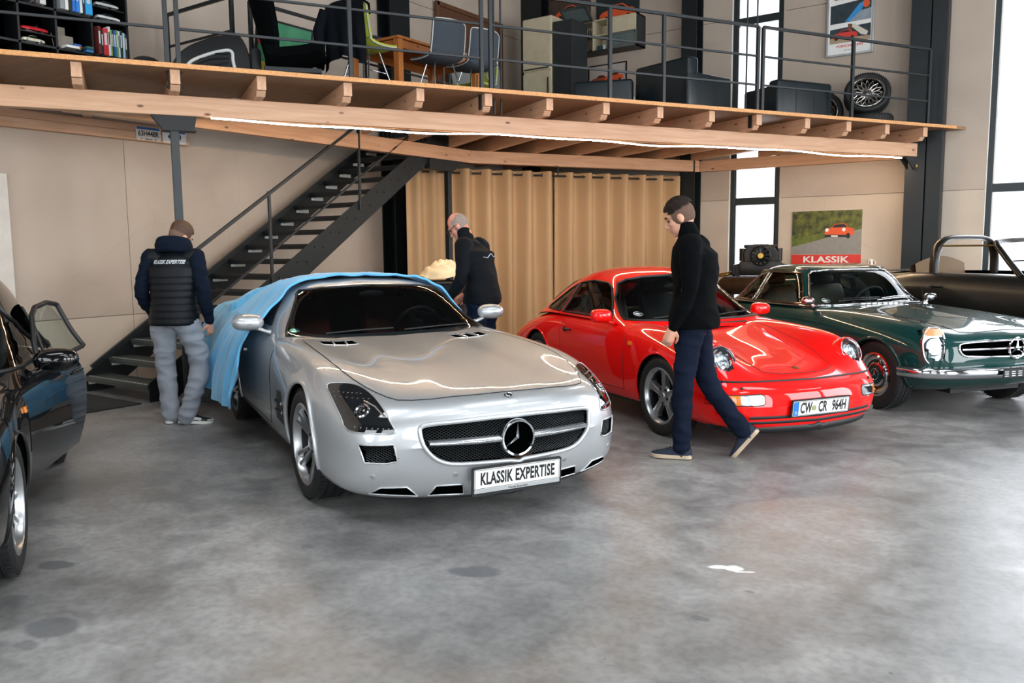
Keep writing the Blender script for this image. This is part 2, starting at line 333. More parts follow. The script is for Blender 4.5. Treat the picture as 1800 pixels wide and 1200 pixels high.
# windows in the back wall
def tall_window(n, x0, x1, bars, label):
    fr = MB(); t = .07; y = YW+.1; z0, z1 = .12, 6.9
    for xx in (x0+t/2, x1-t/2): fr.box((xx, y, (z0+z1)/2), (t, .12, z1-z0))
    for zz, h in [(z0+.05, .1), (z1-.04, .08)]+[(b_, .12) for b_ in bars]: fr.box(((x0+x1)/2, y, zz), (x1-x0, .11, h))
    ob = fr.build('window_%d' % n, M_FRAME, bevel=.006); tag(ob, label, 'window', kind='structure')
    zz = [z0]+list(bars)+[z1]
    for k in range(len(zz)-1):
        p = MB(); p.box(((x0+x1)/2, y+.01, (zz[k]+zz[k+1])/2), (x1-x0-2*t, .012, zz[k+1]-zz[k]-.1)); p.build('pane', M_PANE, ob)
        s = MB()
        for xx in (x0+t+.012, x1-t-.012): s.box((xx, y-.03, (zz[k]+zz[k+1])/2), (.02, .03, zz[k+1]-zz[k]-.12))
        s.build('glazing_bead', M_WHITE if n == 2 else M_FRAME, ob)
    rv = MB()
    for xx in (x0-.012, x1+.012): rv.box((xx, YW+.11, 3.5), (.02, .2, 6.8))
    rv.build('reveal', M_WHITE, ob)
tall_window(1, -5.09, -4.26, (2.246, 5.15), 'tall narrow window with dark frame beside the picture print')
tall_window(2, -1.33, 1.69, (2.29, 5.15), 'wide tall window with dark frame at the end of the far wall')
tall_window(3, 3.21, 6.19, (2.29, 5.15), 'far tall window in the end wall')
# steel columns
def column(loc, w_, d, rz, label):
    t = thing('steel_column', label, 'column', loc, rz)
    mb = MB(); mb.box((0, -d/2+.01, 3.6), (w_, .02, 7.2)); mb.build('flange', M_STEEL, t, bevel=.002)
    mb = MB(); mb.box((0, d/2-.01, 3.6), (w_, .02, 7.2)); mb.build('flange', M_STEEL, t)
    mb = MB(); mb.box((0, 0, 3.6), (.015, d-.03, 7.2)); mb.build('web', M_STEEL, t)
    mb = MB(); mb.box((0, 0, .012), (w_+.08, d+.06, .024)); mb.build('base_plate', M_STEEL, t)
    tag(t, kind='structure'); return t
column((-8.95, 9.6, 0), .42, .28, rad(90), 'dark steel column on the wall behind the staircase')
column((-8.86, 13.38, 0), .44, .3, 0, 'dark steel column in the corner of the hall')
column((-5.73, 13.4, 0), .27, .28, 0, 'dark steel column behind the armchair')
column((-2.22, 13.4, 0), .26, .28, 0, 'dark steel column at the right end of the mezzanine beam')
mb = MB(); mb.box((-1.98, 13.42, 3.6), (.21, .24, 7.2)); tag(mb.build('service_duct', M_STEEL, bevel=.008), 'dark boxed duct running up beside the end column', 'duct', kind='structure')
mb = MB(); mb.box((XW+.012, 3.80, 1.3), (.02, .36, 2.0)); tag(mb.build('wall_board', pm('pale_board', '#d2cbc2', .7), bevel=.004), 'plain white board on the concrete wall above the black car', 'board')
# ---------------------------------------------------------------- mezzanine
_A = rad(29.8); D3 = Vector((math.sin(_A), math.cos(_A), 0)); NN = Vector((D3.y, -D3.x, 0)); BP = Vector((-7.16, 4.588, 0))
def mz(t, s, z): return BP+D3*t+NN*s+Vector((0, 0, z))
MZ = frame((0, 0, 0), D3, -NN, (0, 0, 1))
mezz = thing('mezzanine_floor', 'timber mezzanine floor with overhanging joist ends and spruce beams', 'mezzanine'); tag(mezz, kind='structure')
DZ = 3.165
pl = [(XW, .456), (-1.62, 13.53), (XW, 13.53), (XW, 9.3), (-7.62, 9.3), (-7.62, 5.67), (XW, 5.67)]
mb = MB(); mb.prism(pl, 3.122, DZ); mb.build('deck', M_PLY, mezz)
mb = MB(); a, b_ = mz(-4.4, .375, 3.1435), mz(10.3, .375, 3.1435); mb.bar(a, b_, .012, .041); mb.build('deck_edge', wood_mat('plywood_edge', '#d9a066', '#b97c43', '#7c4c28', 0, 2.), mezz)
def hit_in(t):
    """how far a joist runs inwards (negative s) before a wall or the stair opening"""
    s = .3
    while s > -9:
        p = mz(t, s, 0)
        if p.x < XW+.05 or p.y > YW-.06: break
        if p.x < -7.6 and 5.6 < p.y < 9.3: break
        s -= .02
    return s
for k, t in enumerate((-2.22, -1.475, -.73, .06, .812, 1.63, 2.376, 3.131, 3.86, 4.583, 5.316, 6.066, 6.793, 7.59, 8.31, 9.02, 9.76)):
    si = hit_in(t); prof = [(-si, 2.945), (-.23, 2.945), (-.262, 2.985), (-.262, 2.995), (-.31, 2.995), (-.31, 3.122), (-si, 3.122)]
    mb = MB(); mb.prism(prof, -.042, .042); o = mb.build('joist', M_WOOD, mezz, bevel=.004); o.matrix_local = frame(mz(t, 0, 0), -NN, (0, 0, 1), D3)
fb = MB(); fb.box((4.05-1.0, .06, 2.857), (9.99+3.9, .12, .185)); fb.build('front_beam', M_WOOD, mezz, bevel=.006).matrix_local = frame(mz(0, 0, 0), D3, -NN, (0, 0, 1))
def beam(p0, p1, z0, z1, wd, name='beam', m=None):
    p0 = Vector(p0); p1 = Vector(p1); e = (p1-p0); L_ = e.length; e.normalize()
    mb = MB(); mb.box((0, 0, 0), (L_, wd, z1-z0)); o = mb.build(name, m or M_WOOD, mezz, bevel=.005)
    o.matrix_local = frame(((p0.x+p1.x)/2, (p0.y+p1.y)/2, (z0+z1)/2), e, (-e.y, e.x, 0), (0, 0, 1)); return o
beam((XW+.06, .3, 0), (XW+.06, 6.02, 0), 2.762, 2.862, .1, 'wall_beam'); beam((XW+.055, .3, 0), (XW+.055, 6.0, 0), 2.864, 2.945, .09, 'wall_beam')
beam((-7.68, 3.9, 0), (-7.68, 9.96, 0), 2.762, 2.945, .12, 'trimmer_beam')
_q = BP+NN*-3.03+D3*3.95; _r = BP+NN*-3.03+D3*8.42; beam(_q, _r, 2.762, 2.945, .12, 'curtain_beam')
beam((-5.58, YW-.07, 0), (-2.36, YW-.07, 0), 2.764, 2.945, .1, 'wall_beam')
for t in (.06, 3.131, 6.793):
    for s in (-1, 1):
        mb = MB(); mb.box((s*.052, -.20, 3.055), (.012, .06, .17), frame(mz(t, 0, 0), D3, -NN, (0, 0, 1)))
        for zz in (2.985, 3.12): mb.cyl((s*.056, -.205, zz), (s*.07, -.205, zz), .011, n=8, M=frame(mz(t, 0, 0), D3, -NN, (0, 0, 1)))
        mb.build('steel_strap', M_BLACK, mezz)
for k in range(17):
    mb = MB(); mb.box((-9.03+k*.082, 9.32, 3.10), (.03, .03, .40)); mb.build('slat', M_RAIL, mezz)
# post and saddle under the front beam, post under the trimmer, bracket on the end column
ps = thing('steel_post', 'square grey steel post carrying the front beam near the foot of the stairs', 'post', tuple(mz(.05, -.06, 0)), math.atan2(D3.y, D3.x)); tag(ps, kind='structure')
mb = MB(); mb.box((0, 0, 1.315), (.075, .09, 2.63)); mb.build('shaft', M_RAIL, ps, bevel=.006)
mb = MB(); mb.prism([(-.09, 2.625), (.17, 2.625), (.2, 2.762), (-.2, 2.762)], -.065, .065, frame((0, 0, 0), (1, 0, 0), (0, 0, 1), (0, -1, 0))); mb.box((.04, 0, 2.63), (.3, .15, .012)); mb.build('saddle', M_BLACK, ps)
mb = MB(); mb.box((0, 0, .006), (.16, .16, .012)); mb.build('base_plate', M_RAIL, ps)
ps = thing('steel_post', 'thin dark steel post in front of the beige curtain', 'post', (-7.66, 9.27, 0)); tag(ps, kind='structure')
mb = MB(); mb.box((0, 0, 1.3), (.08, .08, 2.6)); mb.build('shaft', M_STEEL, ps, bevel=.006)
mb = MB(); mb.prism([(-.45, 2.62), (.06, 2.6), (.3, 2.762), (-.45, 2.762)], -.05, .05, frame((0, 0, 0), (0, 1, 0), (0, 0, 1), (1, 0, 0))); mb.build('saddle', M_BLACK, ps)
br = thing('beam_bracket', 'black steel bracket with two bolts under the beam end', 'bracket', tuple(mz(9.86, -.06, 0)), math.atan2(D3.y, D3.x)); tag(br, kind='structure')
for s in (-1, 1):
    mb = MB(); mb.prism([(-.1, 2.76), (.18, 2.76), (.18, 2.58), (.08, 2.58)], s*.05-.01, s*.05+.01, frame((0, 0, 0), (1, 0, 0), (0, 0, 1), (0, -1, 0))); mb.build('gusset', M_BLACK, br)
    mb = MB(); mb.cyl((.11, s*.05-.03, 2.63), (.11, s*.05-.012, 2.63), .022, n=10); mb.build('bolt', pm('brass_bolt', '#c9a765', .3, 1.), br)
# LED strip below the front beam
M_LED = pm('led_strip_glow', (1.0, .72, .44), .5, emit=120.)
led = thing('led_strip', 'glowing warm white LED strip sagging along the underside of the front beam', 'LED strip', tuple(mz(.38, 0, 2.745))); Li = T(*(-mz(.38, 0, 2.745))); n = 140; GA = []; GB = []
for i in range(n+1):
    t = .38+(9.68-.38)*i/n; wv = .012*math.sin(t*1.9+.6)+.007*math.sin(t*4.3)-.008
    GA.append([Li @ mz(t, -.002+.009*math.cos(q), 2.749+wv-.010*math.sin(q)) for q in [math.pi*k/6 for k in range(7)]]); GB.append([Li @ mz(t, .011, 2.756+wv), Li @ mz(t, .011, 2.7495+wv), Li @ mz(t, -.015, 2.7495+wv), Li @ mz(t, -.015, 2.756+wv)])
mb = MB(); mb.grid(GA); mb.build('diffuser', M_LED, led); mb = MB(); mb.grid(GB, cv=True); mb.build('tape', M_WHITE, led)
for t in (3.3, 3.38, 6.77, 6.93):
    mb = MB(); mb.cyl(mz(t, .08, 2.95), mz(t, .08, 7.2), .011, n=8); tag(mb.build('suspension_rod', M_RAIL), 'thin steel rod hanging from the roof through the mezzanine deck', 'rod', 'suspension rods', kind='structure')
# ---------------------------------------------------------------- railings
def railing(label, posts, z0=DZ, zs=(3.472, 3.815, 4.165), ends=None):
    p0 = Vector(posts[0]); r_ = thing('railing', label, 'railing', (p0.x, p0.y, z0)); inv = T(-p0.x, -p0.y, -z0)
    for p in posts:
        mb = MB(); mb.box((p[0], p[1], (z0-.0+4.165)/2), (.04, .04, 4.165-z0), inv @ T(p[0], p[1], 0) @ rotz(ANG) @ T(-p[0], -p[1], 0)); mb.build('post', M_RAIL, r_, bevel=.004)
    a, b_ = Vector(posts[0]), Vector(posts[-1])
    for z in zs:
        mb = MB(); h = .034 if z > 4.1 else .024; mb.bar((a.x, a.y, z), (b_.x, b_.y, z), .034 if z > 4.1 else .022, h, M=inv); mb.build('rail', M_RAIL, r_, bevel=.003)
    return r_
ANG = math.atan2(D3.y, D3.x); S = .33
railing('dark steel railing in front of the black shelf', [mz(t, S, 0) for t in (-3.1, -1.55, 0)])
railing('dark steel railing in front of the racing seat and table', [mz(t, S, 0) for t in (.094, 1.66, 3.047)])
railing('dark steel railing in front of the fridge and the large armchair', [mz(t, S, 0) for t in (3.151, 4.613, 5.34, 6.73)])
railing('dark steel railing in front of the small armchair and the stacked wheels', [mz(t, S, 0) for t in (6.81, 8.318, 9.76)])
ANG = 0
railing('dark steel railing across the head of the stair opening', [(-8.78, 5.67, 0), (-7.6, 5.67, 0)])
railing('dark steel railing along the side of the stair opening', [(-7.59, 5.9, 0), (-7.59, 7.6, 0), (-7.59, 9.25, 0)])
# ---------------------------------------------------------------- staircase
st = thing('staircase', 'dark steel staircase with open treads rising along the concrete wall', 'staircase', (-8.25, 4.5, 0))
inv = T(8.25, -4.5, 0); sl = .1755/.268
def zt(y): return .19+(y-4.53)*sl     # top edge of the stringers
M_TREAD = pm('tread_sheet_metal', '#4a4f4d', .45, .4, var=.15, rvar=.1)
y1 = 4.53+(3.12-.19)/sl
for xx in (-8.86, -7.65):
    mb = MB(); prof = [(4.53, 0), (4.53+.28/sl*.7, 0), (y1+.3, zt(y1+.3)-.30), (y1+.3, 3.12), (y1, 3.12), (4.53, .19)]
    mb.prism(prof, -.006, .006, inv @ frame((xx, 0, 0), (0, 1, 0), (0, 0, 1), (1, 0, 0)))
    so = mb.build('stringer', M_STEEL, st)
    if xx > -8:
        bo = MB()
        for k in range(3, 17):
            for dy in (.06, .2):
                y = 4.53+k*.268+dy; z = .1755*(k+1)-.06+.02; bo.cyl((xx+.006, y, z), (xx+.018, y, z), .012, n=6, M=inv)
        tag(bo.build('stringer_bolts', M_BLACK, so), kind='stuff')
M_BRK = pm('tread_bracket_zinc', '#c9cfcb', .5, .1)
for k in range(17):
    y = 4.53+k*.268; z = .1755*(k+1)
    mb = MB(); mb.box((-8.255, y+.12, z-.02), (1.19, .27, .035), inv); mb.box((-8.255, y, z-.035), (1.19, .012, .06), inv)
    tr = mb.build('tread', M_TREAD if k < 3 else M_STEEL, st, bevel=.003)
    mb = MB(); mb.box((-8.845, y+.12, z-.075), (.02, .2, .045), inv); mb.box((-8.83, y+.12, z-.075), (.02, .13, .012), inv); mb.build('tread_bracket', M_BRK, tr)
    if k < 3:
        mb = MB()
        for i in range(28): mb.cyl((-8.8+i*.04, y+.015, z-.003), (-8.8+i*.04, y+.015, z+.001), .007, n=6, M=inv)
        tag(mb.build('anti_slip_studs', M_BRK, tr), kind='stuff')
for y, in ((6.08,), (7.49,)):
    mb = MB(); mb.box((-7.63, y, (zt(y)+zt(y)+.95)/2-.06), (.03, .03, .98+.1), inv); mb.build('handrail_post', M_RAIL, st, bevel=.003)
zr = lambda y, o: 2.137+(y-6.084)*sl+o
mb = MB(); mb.bar((-7.63, 4.85, zr(4.85, 0)), (-7.63, 8.4, zr(8.4, 0)), .035, .035, M=inv); mb.build('handrail', M_RAIL, st, bevel=.004)
mb = MB(); mb.bar((-7.63, 4.85, zr(4.85, -.655)), (-7.63, 8.6, zr(8.6, -.655)), .02, .02, M=inv); mb.build('handrail', M_RAIL, st)
mb = MB(); mb.bar((-8.86, 4.6, zt(4.6)+.02), (-8.86, y1, zt(y1)+.02), .04, .05, M=inv); mb.build('stringer_cap', M_RAIL, st)
mb = MB(); mb.box((-8.2, 4.12, .006), (1.15, .62, .012)); 
M_MAT = pm('mat_fibre', '#1c2023', .95, var=.4, scale=120, bump=.6, bscale=250)
tag(mb.build('door_mat', M_MAT, bevel=.004), 'dark fibre mat lying at the foot of the staircase', 'mat')
# ---------------------------------------------------------------- car building kit
def bs(P, n):
    """uniform cubic B-spline through the end points; P (k, ...) -> (n, ...)"""
    P = np.asarray(P, float); E = np.concatenate([[2*P[0]-P[1]], P, [2*P[-1]-P[-2]]])
    k = len(P); t = np.linspace(0, k-1-1e-9, n); i = t.astype(int); f = t-i
    f = f.reshape((-1,)+(1,)*(P.ndim-1))
    return ((1-f)**3*E[i]+(3*f**3-6*f**2+4)*E[i+1]+(-3*f**3+3*f**2+3*f+1)*E[i+2]+f**3*E[i+3])/6
def loft(stations, nu, nv, yref=.9, skew=0.):
    C = np.array([[(x-c*(y/yref)**2, y, z) for y, z in pts] for x, c, pts in stations])
    G = bs(C, nu); G = np.swapaxes(bs(np.swapaxes(G, 0, 1), nv), 0, 1)      # (nu, nv, 3), y >= 0
    L_ = G[:, ::-1][:, :-1] * np.array([1, -1, 1])
    return np.concatenate([L_, G], axis=1)          # y from - ... through centre ... +
def inpoly(p, poly):
    x, y = p; r = False; n = len(poly); j = n-1
    for i in range(n):
        xi, yi = poly[i]; xj, yj = poly[j]
        if (yi > y) != (yj > y) and x < (xj-xi)*(y-yi)/(yj-yi)+xi: r = not r
        j = i
    return r
def mirror_poly(poly): return [(-a, b) for a, b in poly]
class Surf:
    """a lofted surface that panels, glass, lamps and joints are laid on"""
    def __init__(s, G, close=False):
        nu, nv = G.shape[:2]; s.V = [tuple(p) for p in G.reshape(-1, 3)]; F = []
        for i in range(nu-1):
            for j in range(nv-1): F.append((i*nv+j, i*nv+j+1, (i+1)*nv+j+1, (i+1)*nv+j))
            if close: F.append((i*nv+nv-1, i*nv, (i+1)*nv, (i+1)*nv+nv-1))
        s.F = F; s.nu = nu; s.nv = nv
        Vn = np.array(s.V); Fn = np.array(F); fn = np.cross(Vn[Fn[:, 2]]-Vn[Fn[:, 0]], Vn[Fn[:, 3]]-Vn[Fn[:, 1]])
        N_ = np.zeros_like(Vn)
        for k in range(4): np.add.at(N_, Fn[:, k], fn)
        s.N = N_/np.maximum(1e-12, np.linalg.norm(N_, axis=1))[:, None]
        # outward orientation: compare with direction from the centre line
        ctr = np.array([Vn[:, 0].mean(), 0, Vn[:, 2].mean()]); 
        big = (s.N*(Vn-np.array([0, 0, 1])*Vn[:, 2:3].mean()*np.array([0, 0, 1])-np.c_[Vn[:, 0], 0*Vn[:, 0], 0*Vn[:, 0]])).sum()
        if big < 0: s.F = [f[::-1] for f in F]; s.N = -s.N
        s.bvh = BVHTree.FromPolygons(s.V, s.F)
    def hit(s, axis, a, b):
        if axis == 'x': o, d = Vector((6, a, b)), Vector((-1, 0, 0))
        elif axis == '-x': o, d = Vector((-9, a, b)), Vector((1, 0, 0))
        elif axis == 'z': o, d = Vector((a, b, 6)), Vector((0, 0, -1))
        elif axis == 'y': o, d = Vector((a, 6, b)), Vector((0, -1, 0))
        else: o, d = Vector((a, -6, b)), Vector((0, 1, 0))
        loc, n, i, _ = s.bvh.ray_cast(o, d)
        if loc is None:
            # nearest point beside the outline
            q = {'x': (.9, a, b), '-x': (-3.3, a, b), 'z': (a, b, .8), 'y': (a, .9, b), '-y': (a, -.9, b)}[axis]
            loc, n, i, _ = s.bvh.find_nearest(Vector(q))
        f = s.F[i]; w_ = poly_3d_calc([Vector(s.V[k]) for k in f], loc)
        nn = Vector((0, 0, 0))
        for k, ww in zip(f, w_): nn += Vector(s.N[k])*ww
        return loc, nn.normalized()
def densify(poly, step, closed=True):
    out = []; n = len(poly)
    for i in range(n if closed else n-1):
        a, b = poly[i], poly[(i+1) % n]; L_ = math.dist(a, b); k = max(1, int(L_/step))
        out += [(a[0]+(b[0]-a[0])*j/k, a[1]+(b[1]-a[1])*j/k) for j in range(k)]
    if not closed: out.append(tuple(poly[-1]))
    return out
def smooth_poly(pts, n=8, closed=True):
    """Catmull-Rom through points"""
    o = []; k = len(pts)
    for i in range(k if closed else k-1):
        p0, p1, p2, p3 = (np.array(pts[(i+d) % k] if closed else pts[min(max(i+d, 0), k-1)], float) for d in (-1, 0, 1, 2))
        for j in range(n):
            t = j/n; o.append(tuple(.5*((2*p1)+(-p0+p2)*t+(2*p0-5*p1+4*p2-p3)*t*t+(-p0+3*p1-3*p2+p3)*t**3)))
    if not closed: o.append(tuple(pts[-1]))
    return o
def patch(name, surf, axis, poly, off, mat, parent, res=.03, thick=0.):
    """panel cut to an outline and laid on the surface"""
    poly = densify(poly, res*1.5); bm = bmesh.new()
    vs = [bm.verts.new((p[0], p[1], 0)) for p in poly]; bm.faces.new(vs)
    xs = [p[0] for p in poly]; ys = [p[1] for p in poly]
    for lo, hi, nrm in ((min(xs), max(xs), (1, 0, 0)), (min(ys), max(ys), (0, 1, 0))):
        k = max(1, int((hi-lo)/res))
        for i in range(1, k):
            c = lo+(hi-lo)*i/k
            bmesh.ops.bisect_plane(bm, geom=bm.verts[:]+bm.edges[:]+bm.faces[:], plane_co=(c*nrm[0], c*nrm[1], 0), plane_no=nrm, dist=1e-6)
    nr = []
    for v in bm.verts:
        p, n = surf.hit(axis, v.co.x, v.co.y); v.co = p+n*off; nr.append(n)
    bm.normal_update()
    me = bpy.data.meshes.new(name); bm.verts.index_update(); 
    tot = sum(f.normal.dot(nr[f.verts[0].index])*f.calc_area() for f in bm.faces)
    if tot < 0: bmesh.ops.reverse_faces(bm, faces=bm.faces[:])
    bm.to_mesh(me); bm.free(); me.materials.append(mat); me.shade_smooth(); me.normals_split_custom_set_from_vertices([tuple(n) for n in nr])
    o = bpy.data.objects.new(name, me); COL.objects.link(o); o.parent = parent
    return o
def line(mb, surf, axis, pts, r, off=0., n=6, closed=False, step=.03, flat=1.0):
    P = []; U = None
    for a, b in densify(pts, step, closed):
        p, nn = surf.hit(axis, a, b); P.append(p+nn*off)
        if U is None: U = nn
    mb.tube(P, r, n, closed=closed, flat=flat, up=tuple(U)); return mb
def cut_surface(surf, drop, arches=(), snap_y=.42):
    """faces of the surface without those for which drop(centre, normal) holds; wheel arches cut round"""
    V = np.array(surf.V); keep = []
    inside = np.zeros(len(V), bool); low = inside.copy(); Vs = V.copy()
    for xc, zc, R in arches:
        d = np.hypot(V[:, 0]-xc, V[:, 2]-zc); m = (d < R) & (np.abs(V[:, 1]) > snap_y); inside |= m; low |= m & (V[:, 2] < zc-.10)
        dd = np.maximum(d, 1e-6); 
        Vs[m, 0] = xc+(V[m, 0]-xc)*R/dd[m]; Vs[m, 2] = zc+(V[m, 2]-zc)*R/dd[m]
    for f in surf.F:
        if all(inside[k] for k in f) or any(low[k] for k in f): continue
        c = V[list(f)].mean(0); n = surf.N[f[0]]
        if drop and drop(c, n): continue
        keep.append(f)
    used = sorted({k for f in keep for k in f}); mp = {k: i for i, k in enumerate(used)}
    return [tuple(Vs[k]) for k in used], [tuple(mp[k] for k in f) for f in keep], [tuple(surf.N[k]) for k in used]
def weld(o, d=1e-5):
    bm = bmesh.new(); bm.from_mesh(o.data); bmesh.ops.remove_doubles(bm, verts=bm.verts, dist=d); bm.to_mesh(o.data); bm.free()
def arch_parts(surf, car, xc, zc, R, mat_lip, mat_well, lip=.014, ylow=.42):
    for s in (-1, 1):
        ring = []
        for i in range(41):
            a = rad(-12+204*i/40); x, z = xc+R*math.cos(a), zc+R*math.sin(a)
            p, n = surf.hit('y' if s > 0 else '-y', x, z); ring.append((x, p.y, z))
        mb = MB(); mb.tube(ring, lip, 8, flat=.8); mb.build('wheel_arch', mat_lip, car, smooth=60)
        mb = MB(); G = [[p, (p[0], s*ylow, p[2])] for p in ring]; mb.grid(G, flip=s > 0)
        c0 = (xc, s*ylow, zc); b0 = len(mb.v); mb.v.append(c0)
        for i in range(40): mb.f.append((b0, 2*i+1, 2*i+3))
        mb.build('wheel_housing', mat_well, car)
def tyre_profile(R, w_, rr):
    h = w_/2
    return [(rr, -h*.82), (rr+.012, -h*.93), ((R+rr)/2, -h*1.0), (R-.03, -h*.97), (R-.012, -h*.86), (R-.003, -h*.7), (R, -h*.45), (R-.006, -h*.44), (R-.006, -h*.40), (R, -h*.39), (R, -h*.05), (R-.006, -h*.04), (R-.006, h*.04), (R, h*.05), (R, h*.39), (R-.006, h*.40), (R-.006, h*.44), (R, h*.45), (R-.003, h*.7), (R-.012, h*.86), (R-.03, h*.97), ((R+rr)/2, h*1.0), (rr+.012, h*.93), (rr, h*.82)]
def wheel(car, x, y, R, wd, rim_r, spoke, mat_rim, steer=0., n=48, name='wheel'):
    """tyre with tread grooves as the wheel, rim / hub / disc as sub-parts; outer face towards sign(y)"""
    s = 1 if y > 0 else -1
    mb = MB(); mb.lathe(tyre_profile(R, wd, rim_r), n)
    for k in range(60):                                   # tread blocks
        a = 2*math.pi*k/60
        for sx in (-1, 1): mb.box((R-.001, 0, sx*wd*.36), (.006, .011, wd*.14), Matrix.Rotation(a, 4, 'Z'))
    o = mb.build(name, M_RUBBER, car, smooth=35)
    o.matrix_local = T(x, y, R) @ rotz(steer) @ Matrix.Rotation(rad(-90*s), 4, 'X')
    # local z of the wheel now points outwards
    h = wd/2
    rb = MB(); rb.lathe([(rim_r+.004, h*.84), (rim_r+.006, h*.92), (rim_r-.006, h*.95), (rim_r-.014, h*.88), (rim_r-.02, h*.55)], n)
    rim = rb.build('rim', mat_rim, o, smooth=50)
    rb = MB(); rb.lathe([(rim_r-.02, h*.55), (rim_r-.035, h*.1), (rim_r-.03, -h*.8), (rim_r+.004, -h*.84)], n); rb.build('rim_barrel', pm('rim_barrel_dark', '#26282a', .4, .8), o, smooth=50)
    dk = MB(); dk.lathe([(0, -.02), (rim_r*.74, -.02), (rim_r*.74, -.005), (rim_r*.35, -.005), (rim_r*.33, .02), (0, .02)], n); dk.build('brake_disc', pm('brake_disc_iron', '#2e2c2a', .45, .8, var=.1), o, smooth=30)
    bk = MB(); bk.lathe([(0, -h*.7), (rim_r-.04, -h*.7)], n); bk.build('wheel_back', M_BLACK, o)
    spoke(o, rim_r, h, mat_rim)
    return o
def radial(mb, poly_rz, half_w, a, M=None):
    """spoke: list of (r, z, half width, depth)"""
    G = []
    for r, z, hw, dp in poly_rz:
        G.append([(r, -hw, z-dp), (r, -hw*.8, z-dp*.15), (r, -hw*.3, z), (r, hw*.3, z), (r, hw*.8, z-dp*.15), (r, hw, z-dp)])
    R_ = Matrix.Rotation(a, 4, 'Z'); mb.grid(G, M=R_, flip=False); return mb
def seat(car, x, y, z, mat, w_=.5, h=.62, rake=18, name='seat', head=True):
    mb = MB(); mb.prism(rrect(.5, .14, .06), -w_/2, w_/2, frame((x, y, z), (1, 0, 0), (0, 0, 1), (0, -1, 0)))
    o = mb.build(name, mat, car, smooth=50, bevel=.02)
    M_ = T(x-.24, y, z+.04) @ Matrix.Rotation(rad(-rake), 4, 'Y')
    bk = MB(); bk.prism([(-.07, 0), (.07, 0), (.06, h*.8), (.03, h), (-.04, h), (-.08, h*.75)], -w_/2, w_/2, M_ @ frame((0, 0, 0), (1, 0, 0), (0, 0, 1), (0, -1, 0)))
    bk.build('seat_back', mat, o, smooth=50, bevel=.03)
    if head:
        hd = MB(); hd.prism(rrect(.11, .18, .045), -.13, .13, M_ @ frame((-.01, 0, h+.1), (1, 0, 0), (0, 0, 1), (0, -1, 0))); hd.build('headrest', mat, o, smooth=50, bevel=.02)
    return o
def steering_wheel(car, x, y, z, r=.19, tilt=25, mat=None):
    M_ = T(x, y, z) @ Matrix.Rotation(rad(-(90-tilt)), 4, 'Y')
    mb = MB(); mb.tube([(r*math.cos(2*math.pi*i/28), r*math.sin(2*math.pi*i/28), 0) for i in range(28)], .016, 8, closed=True, M=M_)
    for a in (0, 120, 240): mb.bar((0, 0, -.01), (r*math.cos(rad(a+90)), r*math.sin(rad(a+90)), 0), .03, .015, up=(0, 0, 1), M=M_)
    mb.cyl((0, 0, -.02), (0, 0, .02), .06, n=16, M=M_); mb.cyl((0, 0, -.3), (0, 0, 0), .025, n=10, M=M_)
    return mb.build('steering_wheel', mat or M_BLACK, car, smooth=50)
def number_plate(car, M_, w_, h, text, tsize, sx, blue=False, holder=True, sub=None, spacing=1.0, text_x=0.):
    """M_: plate centre, local x to the reader's right, y up, z outwards"""
    p = MB(); p.prism(rrect(w_, h, .008), 0, .003, M_); pl = p.build('number_plate', pm('plate_white', '#e6e7e6', .35, coat=.3, var=.02), car)
    f = MB(); o_ = rrect(w_+.022, h+(.05 if sub else .02), .01); f.prism([(a, b-(.014 if sub else 0)) for a, b in o_], -.012, .0, M_); f.build('plate_holder', M_BLACK, pl)
    if sub:
        q = MB(); q.prism([(a, b-h/2-.011) for a, b in rrect(w_, .02, .003)], 0, .0025, M_); q.build('holder_strip', pm('holder_grey', '#9fa4a6', .4), pl)
        t = MB(); text_mesh(t, sub, .017, M_ @ T(0, -h/2-.011, .003), ext=.0004); t.build('holder_lettering', M_BLACK, pl)
    fr = MB(); fr.tube([(a, b, .003) for a, b in rrect(w_-.008, h-.008, .006)], .0016, 4, closed=True, M=M_); fr.build('plate_border', M_BLACK, pl)
    for tx, x0 in (text if isinstance(text, list) else [(text, text_x)]):
        t = MB(); text_mesh(t, tx, tsize, M_ @ T(x0, -.002, .0035), sx=sx, ext=.0006, spacing=spacing, bold=.0032); t.build('plate_lettering', M_BLACK, pl)
    if blue:
        bb = MB(); bb.prism([(a-w_/2+.027, b) for a, b in rrect(.046, h-.008, .005)], .003, .0038, M_); bb.build('country_band', pm('plate_blue', '#1f78d0', .35), pl)
        t = MB(); text_mesh(t, 'D', .03, M_ @ T(-w_/2+.027, -.03, .0045), ext=.0003); t.build('country_letter', MATS['plate_white'], pl)
    return pl
def ring_logo(parent, M_, R, tube, mat_ring, mat_disc, name='emblem', t=.005):
    mb = MB(); mb.tube([(R*math.cos(2*math.pi*i/40), R*math.sin(2*math.pi*i/40), 0) for i in range(40)], tube, 8, closed=True, M=M_); star_logo(mb, M_ @ T(0, 0, .002), R*.98, t)
    o = mb.build(name, mat_ring, parent, smooth=30)
    if mat_disc:
        d = MB(); d.lathe([(0, -.006), (R, -.006)], 40, M_); d.build('emblem_disc', mat_disc, o)
    return o
